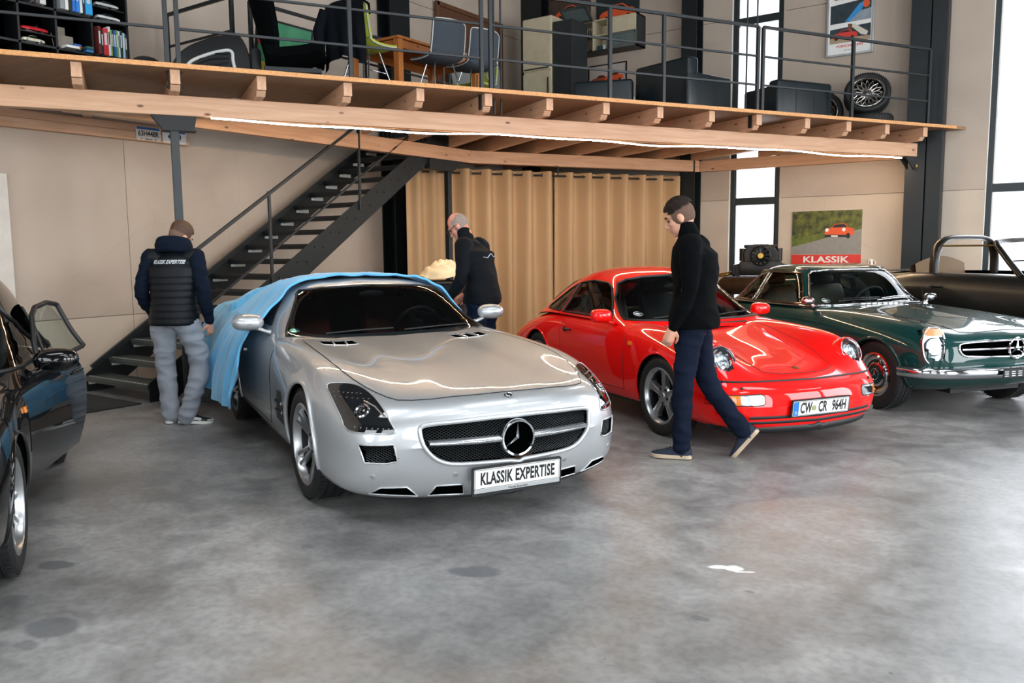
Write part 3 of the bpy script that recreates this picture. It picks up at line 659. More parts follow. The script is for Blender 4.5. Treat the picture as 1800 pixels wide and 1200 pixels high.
# ---------------------------------------------------------------- body shapes (x forward from front axle, y, z), half sections from the centre top down to the centre bottom
SLS_BODY = [
 (1.005, .28, [(y,.455) for y in (0,.2,.35,.45,.5,.53,.53,.5,.45,.3,0)]),
 (.998, .285, [(0,.60),(.25,.60),(.45,.59),(.59,.56),(.675,.53),(.72,.47),(.72,.42),(.68,.36),(.62,.31),(.4,.29),(0,.28)]),
 (.955, .30, [(0,.672),(.25,.668),(.48,.655),(.66,.62),(.765,.57),(.815,.49),(.825,.40),(.815,.3),(.785,.2),(.55,.165),(0,.15)]),
 (.86, .30, [(0,.708),(.25,.705),(.5,.695),(.69,.675),(.82,.62),(.885,.52),(.90,.42),(.895,.3),(.86,.18),(.65,.13),(0,.13)]),
 (.65, .22, [(0,.728),(.25,.727),(.5,.722),(.70,.725),(.85,.69),(.925,.57),(.94,.45),(.935,.31),(.89,.18),(.7,.12),(0,.12)]),
 (.35, .10, [(0,.760),(.28,.766),(.5,.752),(.70,.782),(.87,.76),(.955,.63),(.965,.48),(.955,.32),(.9,.18),(.7,.12),(0,.12)]),
 (0, .0, [(0,.786),(.29,.795),(.5,.783),(.70,.825),(.87,.81),(.965,.69),(.978,.50),(.965,.32),(.9,.17),(.7,.12),(0,.12)]),
 (-.4, 0, [(0,.812),(.30,.822),(.5,.810),(.70,.85),(.86,.84),(.95,.73),(.96,.52),(.945,.32),(.89,.17),(.7,.12),(0,.12)]),
 (-.9, 0, [(0,.840),(.30,.850),(.5,.844),(.70,.872),(.85,.865),(.93,.77),(.925,.55),(.93,.32),(.9,.16),(.7,.12),(0,.12)]),
 (-1.3, 0, [(0,.86),(.25,.862),(.5,.87),(.70,.887),(.84,.875),(.925,.79),(.92,.56),(.93,.32),(.9,.16),(.7,.12),(0,.12)]),
 (-2.0, 0, [(0,.88),(.25,.885),(.5,.89),(.70,.9),(.84,.89),(.93,.80),(.925,.57),(.935,.33),(.9,.17),(.7,.12),(0,.12)]),
 (-2.68, 0, [(0,.95),(.25,.95),(.5,.95),(.70,.935),(.87,.88),(.965,.76),(.975,.55),(.965,.35),(.9,.18),(.7,.13),(0,.13)]),
 (-3.2, 0, [(0,.95),(.25,.945),(.5,.93),(.68,.89),(.83,.80),(.915,.68),(.925,.52),(.91,.35),(.86,.2),(.6,.16),(0,.16)]),
 (-3.55, -.15, [(0,.88),(.25,.88),(.45,.86),(.6,.82),(.74,.74),(.82,.63),(.83,.5),(.81,.36),(.76,.26),(.5,.22),(0,.22)]),
 (-3.68, -.2, [(y,.5) for y in (0,.2,.35,.45,.5,.55,.55,.5,.45,.3,0)]),
]
SLS_CABIN = [
 (-.98, .05, [(0,.83),(.2,.83),(.42,.84),(.62,.85),(.77,.86),(.82,.84)]),
 (-1.12, .05, [(0,.885),(.2,.885),(.42,.885),(.63,.885),(.79,.88),(.83,.86)]),
 (-1.32, .06, [(0,1.06),(.2,1.058),(.42,1.045),(.64,1.02),(.79,.915),(.84,.86)]),
 (-1.52, .07, [(0,1.205),(.2,1.20),(.42,1.185),(.62,1.15),(.79,.97),(.845,.87)]),
 (-1.72, .06, [(0,1.262),(.2,1.258),(.42,1.242),(.60,1.20),(.785,.99),(.85,.88)]),
 (-2.2, .03, [(0,1.275),(.2,1.27),(.42,1.255),(.59,1.21),(.78,1.0),(.855,.89)]),
 (-2.7, 0, [(0,1.21),(.2,1.205),(.40,1.185),(.55,1.14),(.72,1.0),(.82,.92)]),
 (-3.2, 0, [(0,1.05),(.2,1.045),(.36,1.03),(.48,1.0),(.6,.95),(.7,.9)]),
 (-3.5, 0, [(0,.88),(.2,.88),(.36,.87),(.48,.86),(.55,.85),(.6,.83)]),
]
# rear-engined coupe (red car; also the black coupe and the bare shell)
NOSE911 = [
 (.905, .22, [(y,.345) for y in (0,.2,.35,.45,.5,.54,.54,.5,.45,.3,0)]),
 (.895, .23, [(0,.45),(.22,.45),(.42,.45),(.56,.445),(.64,.43),(.68,.38),(.68,.33),(.65,.27),(.58,.22),(.4,.20),(0,.19)]),
 (.83, .24, [(0,.50),(.22,.502),(.42,.51),(.58,.53),(.70,.52),(.755,.44),(.765,.37),(.755,.28),(.70,.18),(.5,.15),(0,.14)]),
 (.70, .22, [(0,.555),(.2,.556),(.38,.565),(.54,.62),(.68,.645),(.785,.56),(.80,.44),(.79,.31),(.74,.18),(.55,.14),(0,.14)]),
 (.52, .14, [(0,.60),(.2,.602),(.36,.615),(.50,.715),(.65,.775),(.80,.66),(.82,.48),(.81,.32),(.76,.18),(.6,.14),(0,.14)]),
 (.30, .06, [(0,.645),(.2,.65),(.36,.665),(.50,.765),(.66,.82),(.815,.71),(.835,.50),(.82,.32),(.77,.18),(.6,.14),(0,.14)]),
 (0, .0, [(0,.70),(.2,.705),(.38,.725),(.52,.80),(.66,.835),(.815,.75),(.838,.54),(.82,.33),(.77,.18),(.6,.14),(0,.14)]),
 (-.30, 0, [(0,.765),(.2,.77),(.40,.785),(.54,.835),(.67,.85),(.80,.775),(.825,.58),(.81,.34),(.77,.18),(.6,.14),(0,.14)]),
]
RED_BODY = NOSE911+[
 (-.62, 0, [(0,.83),(.2,.835),(.42,.845),(.56,.86),(.68,.855),(.785,.79),(.81,.60),(.80,.34),(.77,.18),(.6,.14),(0,.14)]),
 (-1.1, 0, [(0,.86),(.2,.86),(.42,.865),(.58,.87),(.69,.86),(.785,.80),(.81,.60),(.80,.34),(.77,.18),(.6,.14),(0,.14)]),
 (-1.7, 0, [(0,.87),(.2,.87),(.42,.87),(.58,.87),(.70,.86),(.795,.80),(.82,.60),(.81,.34),(.77,.18),(.6,.14),(0,.14)]),
 (-2.15, 0, [(0,.89),(.2,.89),(.40,.885),(.55,.87),(.70,.85),(.825,.77),(.85,.58),(.835,.34),(.78,.18),(.6,.14),(0,.14)]),
 (-2.5, 0, [(0,.87),(.2,.865),(.38,.85),(.53,.83),(.68,.79),(.81,.70),(.845,.54),(.83,.34),(.77,.2),(.6,.16),(0,.16)]),
 (-2.9, 0, [(0,.77),(.2,.765),(.38,.75),(.52,.73),(.66,.69),(.76,.62),(.80,.50),(.79,.36),(.73,.24),(.5,.2),(0,.2)]),
 (-3.2, -.08, [(0,.62),(.2,.62),(.36,.61),(.5,.6),(.62,.57),(.70,.52),(.73,.45),(.71,.38),(.65,.31),(.45,.28),(0,.28)]),
 (-3.32, -.1, [(y,.43) for y in (0,.2,.3,.4,.45,.5,.5,.45,.4,.3,0)]),
]
RED_CABIN = [
 (-.36, .12, [(0,.78),(.2,.78),(.4,.79),(.56,.80),(.68,.81),(.73,.79)]),
 (-.50, .14, [(0,.86),(.2,.86),(.4,.86),(.57,.86),(.69,.85),(.735,.82)]),
 (-.72, .16, [(0,1.03),(.2,1.03),(.4,1.02),(.57,.99),(.70,.88),(.74,.83)]),
 (-.92, .15, [(0,1.17),(.2,1.168),(.38,1.155),(.54,1.12),(.69,.93),(.745,.84)]),
 (-1.12, .12, [(0,1.27),(.2,1.266),(.38,1.25),(.52,1.20),(.685,.95),(.75,.84)]),
 (-1.40, .06, [(0,1.318),(.2,1.312),(.38,1.293),(.52,1.23),(.68,.96),(.755,.845)]),
 (-1.75, .02, [(0,1.315),(.2,1.308),(.37,1.285),(.51,1.22),(.67,.96),(.76,.85)]),
 (-2.15, 0, [(0,1.23),(.2,1.222),(.36,1.195),(.49,1.13),(.63,.95),(.74,.85)]),
 (-2.55, 0, [(0,1.07),(.2,1.06),(.34,1.035),(.46,.98),(.57,.89),(.68,.82)]),
 (-2.90, 0, [(0,.87),(.2,.86),(.34,.84),(.44,.81),(.52,.77),(.6,.72)]),
 (-3.1, 0, [(0,.70),(.2,.69),(.34,.68),(.44,.66),(.5,.64),(.55,.62)]),
]
# two-seat roadster with hard top (green car)
PAG_BODY = [
 (.735, .16, [(y,.50) for y in (0,.2,.38,.52,.6,.64,.64,.6,.52,.35,0)]),
 (.725, .16, [(0,.64),(.22,.64),(.42,.635),(.56,.63),(.66,.61),(.70,.54),(.70,.48),(.67,.41),(.6,.36),(.4,.34),(0,.33)]),
 (.66, .15, [(0,.735),(.22,.73),(.42,.715),(.58,.72),(.72,.71),(.79,.60),(.80,.48),(.78,.38),(.70,.30),(.5,.28),(0,.27)]),
 (.50, .09, [(0,.78),(.22,.775),(.40,.755),(.56,.775),(.72,.775),(.82,.66),(.84,.50),(.82,.36),(.74,.25),(.55,.22),(0,.22)]),
 (.25, .03, [(0,.815),(.22,.81),(.40,.79),(.56,.81),(.73,.81),(.84,.70),(.86,.52),(.84,.35),(.76,.22),(.6,.2),(0,.2)]),
 (0, 0, [(0,.845),(.22,.84),(.40,.82),(.56,.83),(.73,.825),(.85,.72),(.872,.53),(.85,.35),(.78,.22),(.6,.19),(0,.19)]),
 (-.45, 0, [(0,.885),(.22,.88),(.42,.865),(.58,.865),(.73,.85),(.84,.75),(.86,.55),(.84,.36),(.79,.22),(.6,.19),(0,.19)]),
 (-.9, 0, [(0,.905),(.22,.90),(.44,.89),(.60,.885),(.73,.87),(.83,.77),(.845,.57),(.83,.36),(.79,.22),(.6,.19),(0,.19)]),
 (-1.4, 0, [(0,.9),(.22,.9),(.44,.89),(.60,.885),(.73,.87),(.83,.77),(.845,.57),(.83,.36),(.79,.22),(.6,.19),(0,.19)]),
 (-2.0, 0, [(0,.89),(.22,.89),(.44,.885),(.60,.88),(.73,.865),(.84,.77),(.86,.57),(.84,.36),(.79,.22),(.6,.19),(0,.19)]),
 (-2.4, 0, [(0,.87),(.22,.87),(.44,.865),(.60,.86),(.74,.845),(.855,.74),(.872,.56),(.85,.36),(.79,.23),(.6,.2),(0,.2)]),
 (-2.95, 0, [(0,.80),(.22,.80),(.44,.795),(.58,.79),(.70,.775),(.79,.68),(.81,.54),(.79,.38),(.73,.28),(.55,.25),(0,.25)]),
 (-3.35, -.05, [(0,.72),(.22,.72),(.42,.715),(.54,.71),(.64,.69),(.71,.61),(.72,.52),(.70,.42),(.65,.35),(.45,.33),(0,.33)]),
 (-3.50, -.08, [(y,.5) for y in (0,.2,.35,.45,.5,.55,.55,.5,.45,.3,0)]),
]
PAG_CABIN = [
 (-.80, .10, [(0,.86),(.2,.86),(.4,.86),(.58,.86),(.69,.86),(.73,.84)]),
 (-.93, .12, [(0,.93),(.2,.93),(.4,.92),(.58,.91),(.70,.88),(.74,.85)]),
 (-1.08, .13, [(0,1.08),(.2,1.08),(.4,1.07),(.58,1.04),(.70,.91),(.745,.86)]),
 (-1.22, .13, [(0,1.21),(.2,1.21),(.4,1.205),(.57,1.18),(.695,.96),(.745,.86)]),
 (-1.38, .12, [(0,1.288),(.2,1.288),(.4,1.293),(.55,1.27),(.685,.98),(.745,.865)]),
 (-1.7, .06, [(0,1.29),(.2,1.292),(.4,1.305),(.55,1.28),(.68,.98),(.745,.865)]),
 (-2.05, 0, [(0,1.275),(.2,1.277),(.38,1.285),(.53,1.255),(.66,.97),(.74,.865)]),
 (-2.35, -.03, [(0,1.18),(.2,1.18),(.36,1.18),(.50,1.14),(.63,.95),(.72,.86)]),
 (-2.58, -.05, [(0,.96),(.2,.96),(.36,.96),(.48,.94),(.6,.89),(.68,.85)]),
 (-2.68, -.05, [(0,.85),(.2,.85),(.36,.85),(.48,.84),(.58,.83),(.66,.82)]),
]
SLS_BODY = [(x, c, p[:2]+[(p[1][0]+.05, p[1][1]-.06*abs(p[1][1]-p[2][1]) if p[1][0] > .2 else p[1][1])]+p[2:]) for x, c, p in SLS_BODY]      # bonnet ridge
S_SLS, S_SLSC = Surf(loft(SLS_BODY, 190, 70)), Surf(loft(SLS_CABIN, 150, 60))
S_RED, S_REDC = Surf(loft(RED_BODY, 170, 64)), Surf(loft(RED_CABIN, 150, 60))
BLK_CABIN = [(x, c, [(y*(1.19 if z > 1.0 else 1.08), .84+(z-.84)*(1.30 if z > .86 else 1)) for y, z in p]) for x, c, p in RED_CABIN]
S_BLKC = Surf(loft(BLK_CABIN, 150, 60))
S_PAG, S_PAGC = Surf(loft(PAG_BODY, 150, 60)), Surf(loft(PAG_CABIN, 130, 60))
# ---------------------------------------------------------------- silver sports car under a blue cover
M_SILVER = pm('silver_metallic_paint', '#b2b6b9', .36, .55, coat=1., var=.015, scale=40, coat_rough=.02)
M_GLOSSB = pm('gloss_black', '#07090a', .12, coat=1., var=.1)
M_WELL = pm('wheel_housing_black', '#030404', 1., spec=.05)
M_LENS = pm('dark_lamp_glass', '#101316', .05, coat=1., var=.3, scale=20)
M_CLEAR = glass_mat('clear_lamp_glass', (.95, .97, .98))
M_WS = glass_mat('tinted_windscreen', (.52, .58, .60))
M_RUSTSEAT = pm('red_brown_leather', '#8a3a22', .5, var=.12)
M_SEAL = pm('rubber_seal', '#0b0d0e', .5)
M_AMBER = pm('amber_lamp', '#d9781c', .2, coat=.8)
M_ALU = pm('alloy_silver', '#b4b7b9', .28, .9, var=.05)
M_ALUD = pm('alloy_dark', '#7d7f80', .32, .85, var=.06)
M_SATIN = pm('satin_silver', '#c6cacd', .2, .9)
def car_root(name, label, x, y, deg, z=0.): return thing(name, label, 'car', (x, y, z), rad(deg))
def sym(half): return half+[(-a, b) for a, b in reversed(half) if abs(a) > 1e-6]
def symz(half): return half+[(a, -b) for a, b in reversed(half) if abs(b) > 1e-6]
def body_shell(car, S, mat, arches, cuts, name='body', cabin=None):
    def drop(c, n):
        if cabin and n[2] > .2 and c[2] > .5 and inpoly((c[0], c[1]), cabin): return True
        for poly in cuts:
            if c[0] > .3 and inpoly((c[1], c[2]), poly): return True
        return False
    V, F, N_ = cut_surface(S, drop, arches)
    return obj_from(name, V, F, mat, car, normals=N_)
def headliner(car, V, F, N_):
    q = np.array(V)-np.array(N_)*.014; obj_from('headliner', q, [f[::-1] for f in F], M_LINER, car, normals=[tuple(-np.array(n)) for n in N_])
M_LINER = pm('roof_lining', '#1b1d1e', .9, spec=.1)
def cabin_shell(car, S, mat, glass, zmin=.0, name='roof'):
    """roof and pillars from the cabin surface, panes cut out of it; glass = [(part name, axis, outline, material)]"""
    def isin(c, n):
        for nm, ax, poly, gm in glass:
            if ax == 'x' and n[0] > .05 and inpoly((c[1], c[2]), poly): return True
            if ax == '-x' and n[0] < -.05 and inpoly((c[1], c[2]), poly): return True
            if ax in ('y', '-y') and c[1]*(1 if ax == 'y' else -1) > .2 and inpoly((c[0], c[2]), poly): return True
        return False
    V, F, N_ = cut_surface(S, lambda c, n: isin(c, n) or c[2] < zmin)
    o = obj_from(name, V, F, mat, car, normals=N_); headliner(car, V, F, N_)
    for nm, ax, poly, gm in glass:
        patch(nm, S, ax, poly, .001, gm, car, .04)
    return o
def mesh_grille(parent, S, poly, mat, pitch=.022, off=-.02, r=.0017, name='grille_mesh', axis='x', ratio=.62):
    mb = MB(); xs = [p[0] for p in poly]; zs = [p[1] for p in poly]; x0, x1, z0, z1 = min(xs), max(xs), min(zs), max(zs)
    for sg in (-1, 1):
        k = -int((z1-z0)/ratio/pitch)-2
        while x0+k*pitch < x1+(z1-z0)/ratio+.05:
            run = []
            n = max(6, int((z1-z0)/.012))
            for i in range(n+1):
                z = z0+(z1-z0)*i/n; x = x0+k*pitch+(sg*(z-z0)/ratio) + ((z1-z0)/ratio if sg < 0 else 0)*0
                if inpoly((x, z), poly):
                    p, nn = S.hit(axis, x, z); run.append(p+nn*off)
                else:
                    if len(run) > 1: mb.tube(run, r, 4, cap=False)
                    run = []
            if len(run) > 1: mb.tube(run, r, 4, cap=False)
            k += 1
    return mb.build(name, mat, parent)
def mirror_house(car, s, c, r, mat, stalk_to, name='wing_mirror', slots=False, square=False):
    mb = MB(); G = []
    for i in range(11):
        a = math.pi*i/10
        row = []
        for j in range(20):
            b = 2*math.pi*j/20; e = .55 if square else .8
            cy, cz = math.cos(b), math.sin(b); cy = math.copysign(abs(cy)**e, cy); cz = math.copysign(abs(cz)**e, cz)
            k = math.sin(a)**(.35 if square else .6) if 0 < i < 10 else 0
            row.append((c[0]+r[0]*math.cos(a), s*(c[1]+r[1]*k*cy), c[2]+r[2]*k*cz*(1-.15*(math.cos(a)))))
        G.append(row)
    mb.grid(G, cv=True, flip=s < 0); o = mb.build(name, mat, car, smooth=50)
    mb = MB(); mb.tube([(c[0]-.01, s*(c[1]-r[1]*.55), c[2]-r[2]*.75), (c[0]+.0, s*(c[1]-r[1]*1.1), c[2]-r[2]*1.15), (stalk_to[0], s*stalk_to[1], stalk_to[2])], [.022, .02, .028], 10, flat=.7); mb.build('mirror_stalk', mat, o, smooth=60)
    gl = MB(); gl.prism([(s*(c[1]+a), c[2]+b) for a, b in rrect(r[1]*1.5, r[2]*1.4, .03)], -.002, 0, frame((c[0]-r[0]*.86, 0, 0), (0, 1, 0), (0, 0, 1), (1, 0, 0))); gl.build('mirror_glass', M_CHROME, o)
    if slots:
        sl_ = MB()
        for dz in (.012, -.016): sl_.tube([(c[0]+r[0]*(.86-.5*abs(q)), s*(c[1]+r[1]*q), c[2]+dz) for q in (-.3, 0, .3, .6, .8)], .005, 6)
        sl_.build('mirror_slots', M_BLACK, o)
    return o
SL = car_root('silver_sports_coupe', 'silver long-nosed sports coupe partly under a light blue cover', -3.388, 4.045, -27.95)
g_half = [(0, .594), (.22, .59), (.42, .580), (.50, .568), (.518, .54), (.505, .47), (.468, .415), (.41, .374), (.31, .354), (0, .35)]
g_poly = smooth_poly(sym(g_half)[:], 3)
i_poly = [(.80, .468), (.645, .475), (.628, .385), (.68, .372), (.775, .372)]
body_shell(SL, S_SLS, M_SILVER, [(0, .345, .365), (-2.68, .35, .375)], [g_poly, i_poly, mirror_poly(i_poly)], cabin=[(-1.22, -.68), (-1.22, .68), (-3.0, .6), (-3.0, -.6)])
for xc, R in ((0, .365), (-2.68, .375)): arch_parts(S_SLS, SL, xc, .345, R, M_SILVER, M_WELL)
hood = [(-1.1, 0), (-1.1, .685), (-.8, .72), (-.33, .736), (0, .738), (.187, .730), (.35, .708), (.472, .68), (.58, .645), (.66, .612), (.72, .575), (.765, .51), (.808, .41), (.845, .23), (.86, 0)]
hood = [(a, b) for a, b in hood]; hp = hood+[(a, -b) for a, b in reversed(hood) if b > 0]
patch('bonnet', S_SLS, 'z', hp, .0022, M_SILVER, SL, .035)
mb = MB(); line(mb, S_SLS, 'z', [(a, b) for a, b in hp[1:-1]], .0032, .0012, 5); mb.build('bonnet_gap', M_BLACK, SL)
# grille
gr = patch('grille_backing', S_SLS, 'x', [(a*.99, .472+(b-.472)*.98) for a, b in g_poly], -.05, M_VOID, SL, .05)
mesh_grille(gr, S_SLS, g_poly, pm('grille_mesh_metal', '#4a4e50', .35, .8), pitch=.024, off=-.022)
mb = MB(); line(mb, S_SLS, 'x', g_poly, .013, .001, 8, closed=True); mb.build('grille_surround', M_SILVER, SL, smooth=60)
for s in (-1, 1):
    mb = MB(); G = []
    for k in range(9):
        y = s*(.09+.39*k/8); x, n_ = S_SLS.hit('x', y, .476); xx = x.x+.004; h = .021-.006*(k/8)**2
        G.append([(xx-.02, y, .476+h), (xx+.012, y, .476+h*.55), (xx+.018, y, .476), (xx+.012, y, .476-h*.55), (xx-.02, y, .476-h)])
    mb.grid(G, flip=s > 0); mb.build('grille_bar', M_SATIN, SL, smooth=50)
mb = MB(); mb.lathe([(.098, -.05), (.104, -.01), (.104, .012), (.097, .024), (.088, .022), (.082, .005), (.082, -.03)], 48, frame((1.0, 0, .476), (0, 1, 0), (0, 0, 1), (1, 0, 0))); em = mb.build('grille_star', M_CHROME, SL, smooth=40)
mb = MB(); star_logo(mb, frame((1.01, 0, .476), (0, 1, 0), (0, 0, 1), (1, 0, 0)), .086, .008); mb.build('star', M_CHROME, em)
mb = MB(); mb.lathe([(0, -.004), (.083, -.004)], 40, frame((1.0, 0, .476), (0, 1, 0), (0, 0, 1), (1, 0, 0))); mb.build('star_backing', M_VOID, em)
p_, n_ = S_SLS.hit('z', .905, 0); Mb = frame(p_+n_*.002, (0, 1, 0), n_.cross(Vector((0, 1, 0))), n_)
mb = MB(); mb.lathe([(.0, .004), (.024, .004), (.026, .0)], 28, Mb); em = mb.build('bonnet_badge', M_GLOSSB, SL, smooth=30)
mb = MB(); mb.tube([(.019*math.cos(a*math.pi/14), .019*math.sin(a*math.pi/14), .005) for a in range(28)], .0022, 5, closed=True, M=Mb); star_logo(mb, Mb @ T(0, 0, .005), .018, .001); mb.build('badge_star', M_CHROME, em)
for s in (-1, 1):
    ip = [(s*a, b) for a, b in i_poly]; ip = ip if s > 0 else ip[::-1]
    bk = patch('bumper_intake', S_SLS, 'x', ip, -.045, M_VOID, SL, .05); mesh_grille(bk, S_SLS, ip, MATS['grille_mesh_metal'], .022, -.018)
    mb = MB(); line(mb, S_SLS, 'x', ip, .005, -.001, 6, closed=True, step=.02); mb.build('intake_rim', M_SILVER, bk, smooth=60)
    # headlamp
    hl = [(.848, .728), (.78, .743), (.715, .737), (.678, .71), (.66, .655), (.648, .592), (.638, .535), (.735, .530), (.83, .533), (.845, .596), (.852, .66)]
    hl = smooth_poly([(s*a, b) for a, b in (hl if s > 0 else hl[::-1])], 3)
    lamp = patch('headlamp', S_SLS, 'x', hl, .003, M_LENS, SL, .02)
    mb = MB(); line(mb, S_SLS, 'x', hl, .0045, .002, 6, closed=True, step=.015); mb.build('lamp_rim', M_SILVER, lamp, smooth=60)
    p_, n_ = S_SLS.hit('x', s*.752, .634); Ml = frame(p_, (0, 1, 0), (0, 0, 1), (1, 0, 0)); Ml = frame(p_-n_*.004, Vector((0, 0, 1)).cross(n_).normalized(), n_.cross(Vector((0, 0, 1)).cross(n_).normalized()), n_)
    mb = MB(); mb.lathe([(.030, 0), (.032, .009), (.039, .012), (.045, .008), (.047, -.01)], 32, Ml); mb.build('projector_ring', M_CHROME, lamp, smooth=40)
    mb = MB(); add_ball(mb, (0, 0, -.004), (.031, .031, .014), 8, 20, M=Ml); mb.build('projector_lens', M_GLOSSB, lamp, smooth=80)
    for zz, y0, y1 in ((.705, .72, .83), (.685, .70, .835), (.555, .66, .80)):
        for q in range(7):
            y = s*(y0+(y1-y0)*q/6); p2, n2 = S_SLS.hit('x', y, zz); mb = MB(); mb.box(tuple(p2-n2*.001), (.006, .015, .010)); mb.build('lamp_segment', pm('lamp_segment_amber', '#4a3428', .2, .4, coat=.8) if zz > .6 else pm('lamp_segment_clear', '#6b6f72', .15, .8), lamp)
    mb = MB(); line(mb, S_SLS, 'x', [(s*.665, .61), (s*.69, .655), (s*.725, .675)], .006, .004, 6); mb.build('lamp_chrome', M_CHROME, lamp, smooth=60)
    # bonnet vents
    vp = [(-.85, s*.37), (-.84, s*.62), (-.69, s*.62), (-.70, s*.37)]; vp = vp if s > 0 else vp[::-1]
    vn = patch('bonnet_vent', S_SLS, 'z', vp, .004, M_VOID, SL, .04)
    for q in (.44, .53):
        mb = MB(); a, n1 = S_SLS.hit('z', -.86, s*(q-.01)); b, n2 = S_SLS.hit('z', -.68, s*(q+.015)); mb.bar(a+n1*.010, b+n2*.006, .010, .018); mb.build('vent_blade', M_SILVER, vn, bevel=.004)
    mb = MB(); line(mb, S_SLS, 'z', vp, .003, .003, 6, closed=True); mb.build('vent_rim', M_SILVER, vn, smooth=60)
    # lower bumper openings
    for lv in ([(.745, .195), (.70, .235), (.575, .238), (.51, .178)], [(.46, .178), (.43, .238), (.29, .236), (.27, .172)]):
        q = [(s*a, b) for a, b in lv]; q = q if s > 0 else q[::-1]; lo = patch('lower_opening', S_SLS, 'x', q, .002, M_VOID, SL, .03)
        mb = MB(); line(mb, S_SLS, 'x', q, .005, .002, 6, closed=True); mb.build('opening_rim', M_SILVER, lo, smooth=60)
    for yy in (.74, .335):
        p_, n_ = S_SLS.hit('x', s*yy, .296); mb = MB(); mb.cyl(p_-n_*.004, p_+n_*.004, .012, n=14); mb.build('parking_sensor', M_SATIN, SL, smooth=40)
    ax = 'y' if s > 0 else '-y'
    sv = patch('side_vent', S_SLS, ax, [(-.78, .36), (-.49, .36), (-.47, .48), (-.53, .58), (-.72, .56)], .002, M_BLACK, SL, .04)
    for zz in (.44, .5):
        mb = MB(); line(mb, S_SLS, ax, [(-.77, zz-.02), (-.5, zz)], .012, .004, 8, flat=.6); mb.build('vent_fin', M_CHROME, sv, smooth=60)
    mb = MB(); line(mb, S_SLS, ax, [(-.98, .80), (-1.02, .6), (-1.0, .4), (-1.06, .27), (-2.2, .27), (-2.3, .5), (-2.3, .86)], .003, .0005, 5); mb.build('door_gap', M_BLACK, SL)
    mb = MB(); line(mb, S_SLS, ax, [(-.42, .17), (-1.4, .165), (-2.28, .17)], .022, .0, 8, flat=.5); mb.build('sill', M_BLACK, SL, smooth=60)
    mb = MB(); line(mb, S_SLS, ax, [(-2.02, .70), (-2.2, .705)], .012, .006, 8, flat=.6); mb.build('door_handle', M_SATIN, SL, smooth=60)
    mirror_house(SL, s, (-1.42, .995, .965), (.075, .115, .062), M_SILVER, (-1.42, .835, .885), slots=True)
# bumper lip
mb = MB(); line(mb, S_SLS, 'x', [(-.76, .165), (-.5, .15), (0, .148), (.5, .15), (.76, .165)], .012, -.004, 8); mb.build('front_lip', M_BLACK, SL, smooth=60)
p_, n_ = S_SLS.hit('x', 0, .27)
number_plate(SL, frame((1.008, 0, .272), (0, 1, 0), (.06, 0, .998), (.998, 0, -.06)), .52, .11, 'KLASSIK EXPERTISE', .092, .545, spacing=1.06, sub='Klassik Expertise')
# cabin
w_poly = [(-.775, .872), (-.69, .99), (-.585, 1.155), (-.555, 1.178), (-.4, 1.198), (0, 1.212), (.4, 1.198), (.555, 1.178), (.585, 1.155), (.69, .99), (.775, .872), (.4, .845), (0, .838), (-.4, .845)]
sw = [(-1.52, .93), (-1.72, 1.08), (-1.85, 1.15), (-2.2, 1.165), (-2.5, 1.13), (-2.62, 1.03), (-2.5, .96)]
cabin_shell(SL, S_SLSC, M_SILVER, [('windscreen', 'x', w_poly, M_WS), ('side_window', 'y', sw, M_WS), ('side_window', '-y', sw, M_WS)], .8)
mb = MB(); line(mb, S_SLSC, 'x', w_poly, .010, .001, 6, closed=True); mb.build('windscreen_seal', M_SEAL, SL, smooth=60)
for ax in ('y', '-y'): mb = MB(); line(mb, S_SLSC, ax, sw, .010, .001, 6, closed=True); mb.build('window_seal', M_SEAL, SL, smooth=60)
# sticker, wipers, interior
p_, n_ = S_SLSC.hit('x', -.70, .905); Ms = frame(p_+n_*.003, (0, 1, 0), n_.cross(Vector((0, 1, 0))).normalized(), n_)
mb = MB(); mb.lathe([(0, .0), (.038, .0)], 28, Ms); stk = mb.build('windscreen_sticker', pm('sticker_green', '#119272', .4), SL)
mb = MB(); mb.box((0, -.012, .001), (.056, .016, .001), Ms); text_mesh(mb, '4', .03, Ms @ T(0, .014, .001)); mb.build('sticker_print', M_WHITE, stk)
mb = MB()
for y0, y1 in ((.1, .66), (-.5, .02)):
    a, n1 = S_SLSC.hit('x', y0, .875); b, n2 = S_SLSC.hit('x', y1, .89); mb.tube([a+n1*.012, (a+b)/2+n1*.016, b+n2*.012], .006, 6)
mb.build('wipers', M_BLACK, SL)
mb = MB(); mb.box((-2.0, 0, .42), (2.1, 1.5, .04)); mb.box((-2.95, 0, .7), (.06, 1.3, .6)); mb.build('cabin_floor', M_BLACK, SL)
mb = MB(); mb.prism([(-1.0, .5), (-1.0, .80), (-1.25, .845), (-1.42, .82), (-1.45, .5)], -.74, .74, frame((0, 0, 0), (1, 0, 0), (0, 0, 1), (0, -1, 0))); mb.build('dashboard', pm('dash_black', '#16191b', .6), SL, bevel=.03, smooth=40)
mb = MB(); mb.box((-2.1, 0, .56), (1.3, .26, .26)); mb.build('centre_console', MATS['dash_black'], SL, bevel=.03)
for s in (-1, 1): seat(SL, -2.0, s*.4, .5, M_RUSTSEAT, .5, .56, 20)
steering_wheel(SL, -1.55, .38, .86, .18)
mb = MB(); add_ball(mb, (-1.56, 0, 1.14), (.02, .11, .032)); mb.build('interior_mirror', M_BLACK, SL, smooth=60)
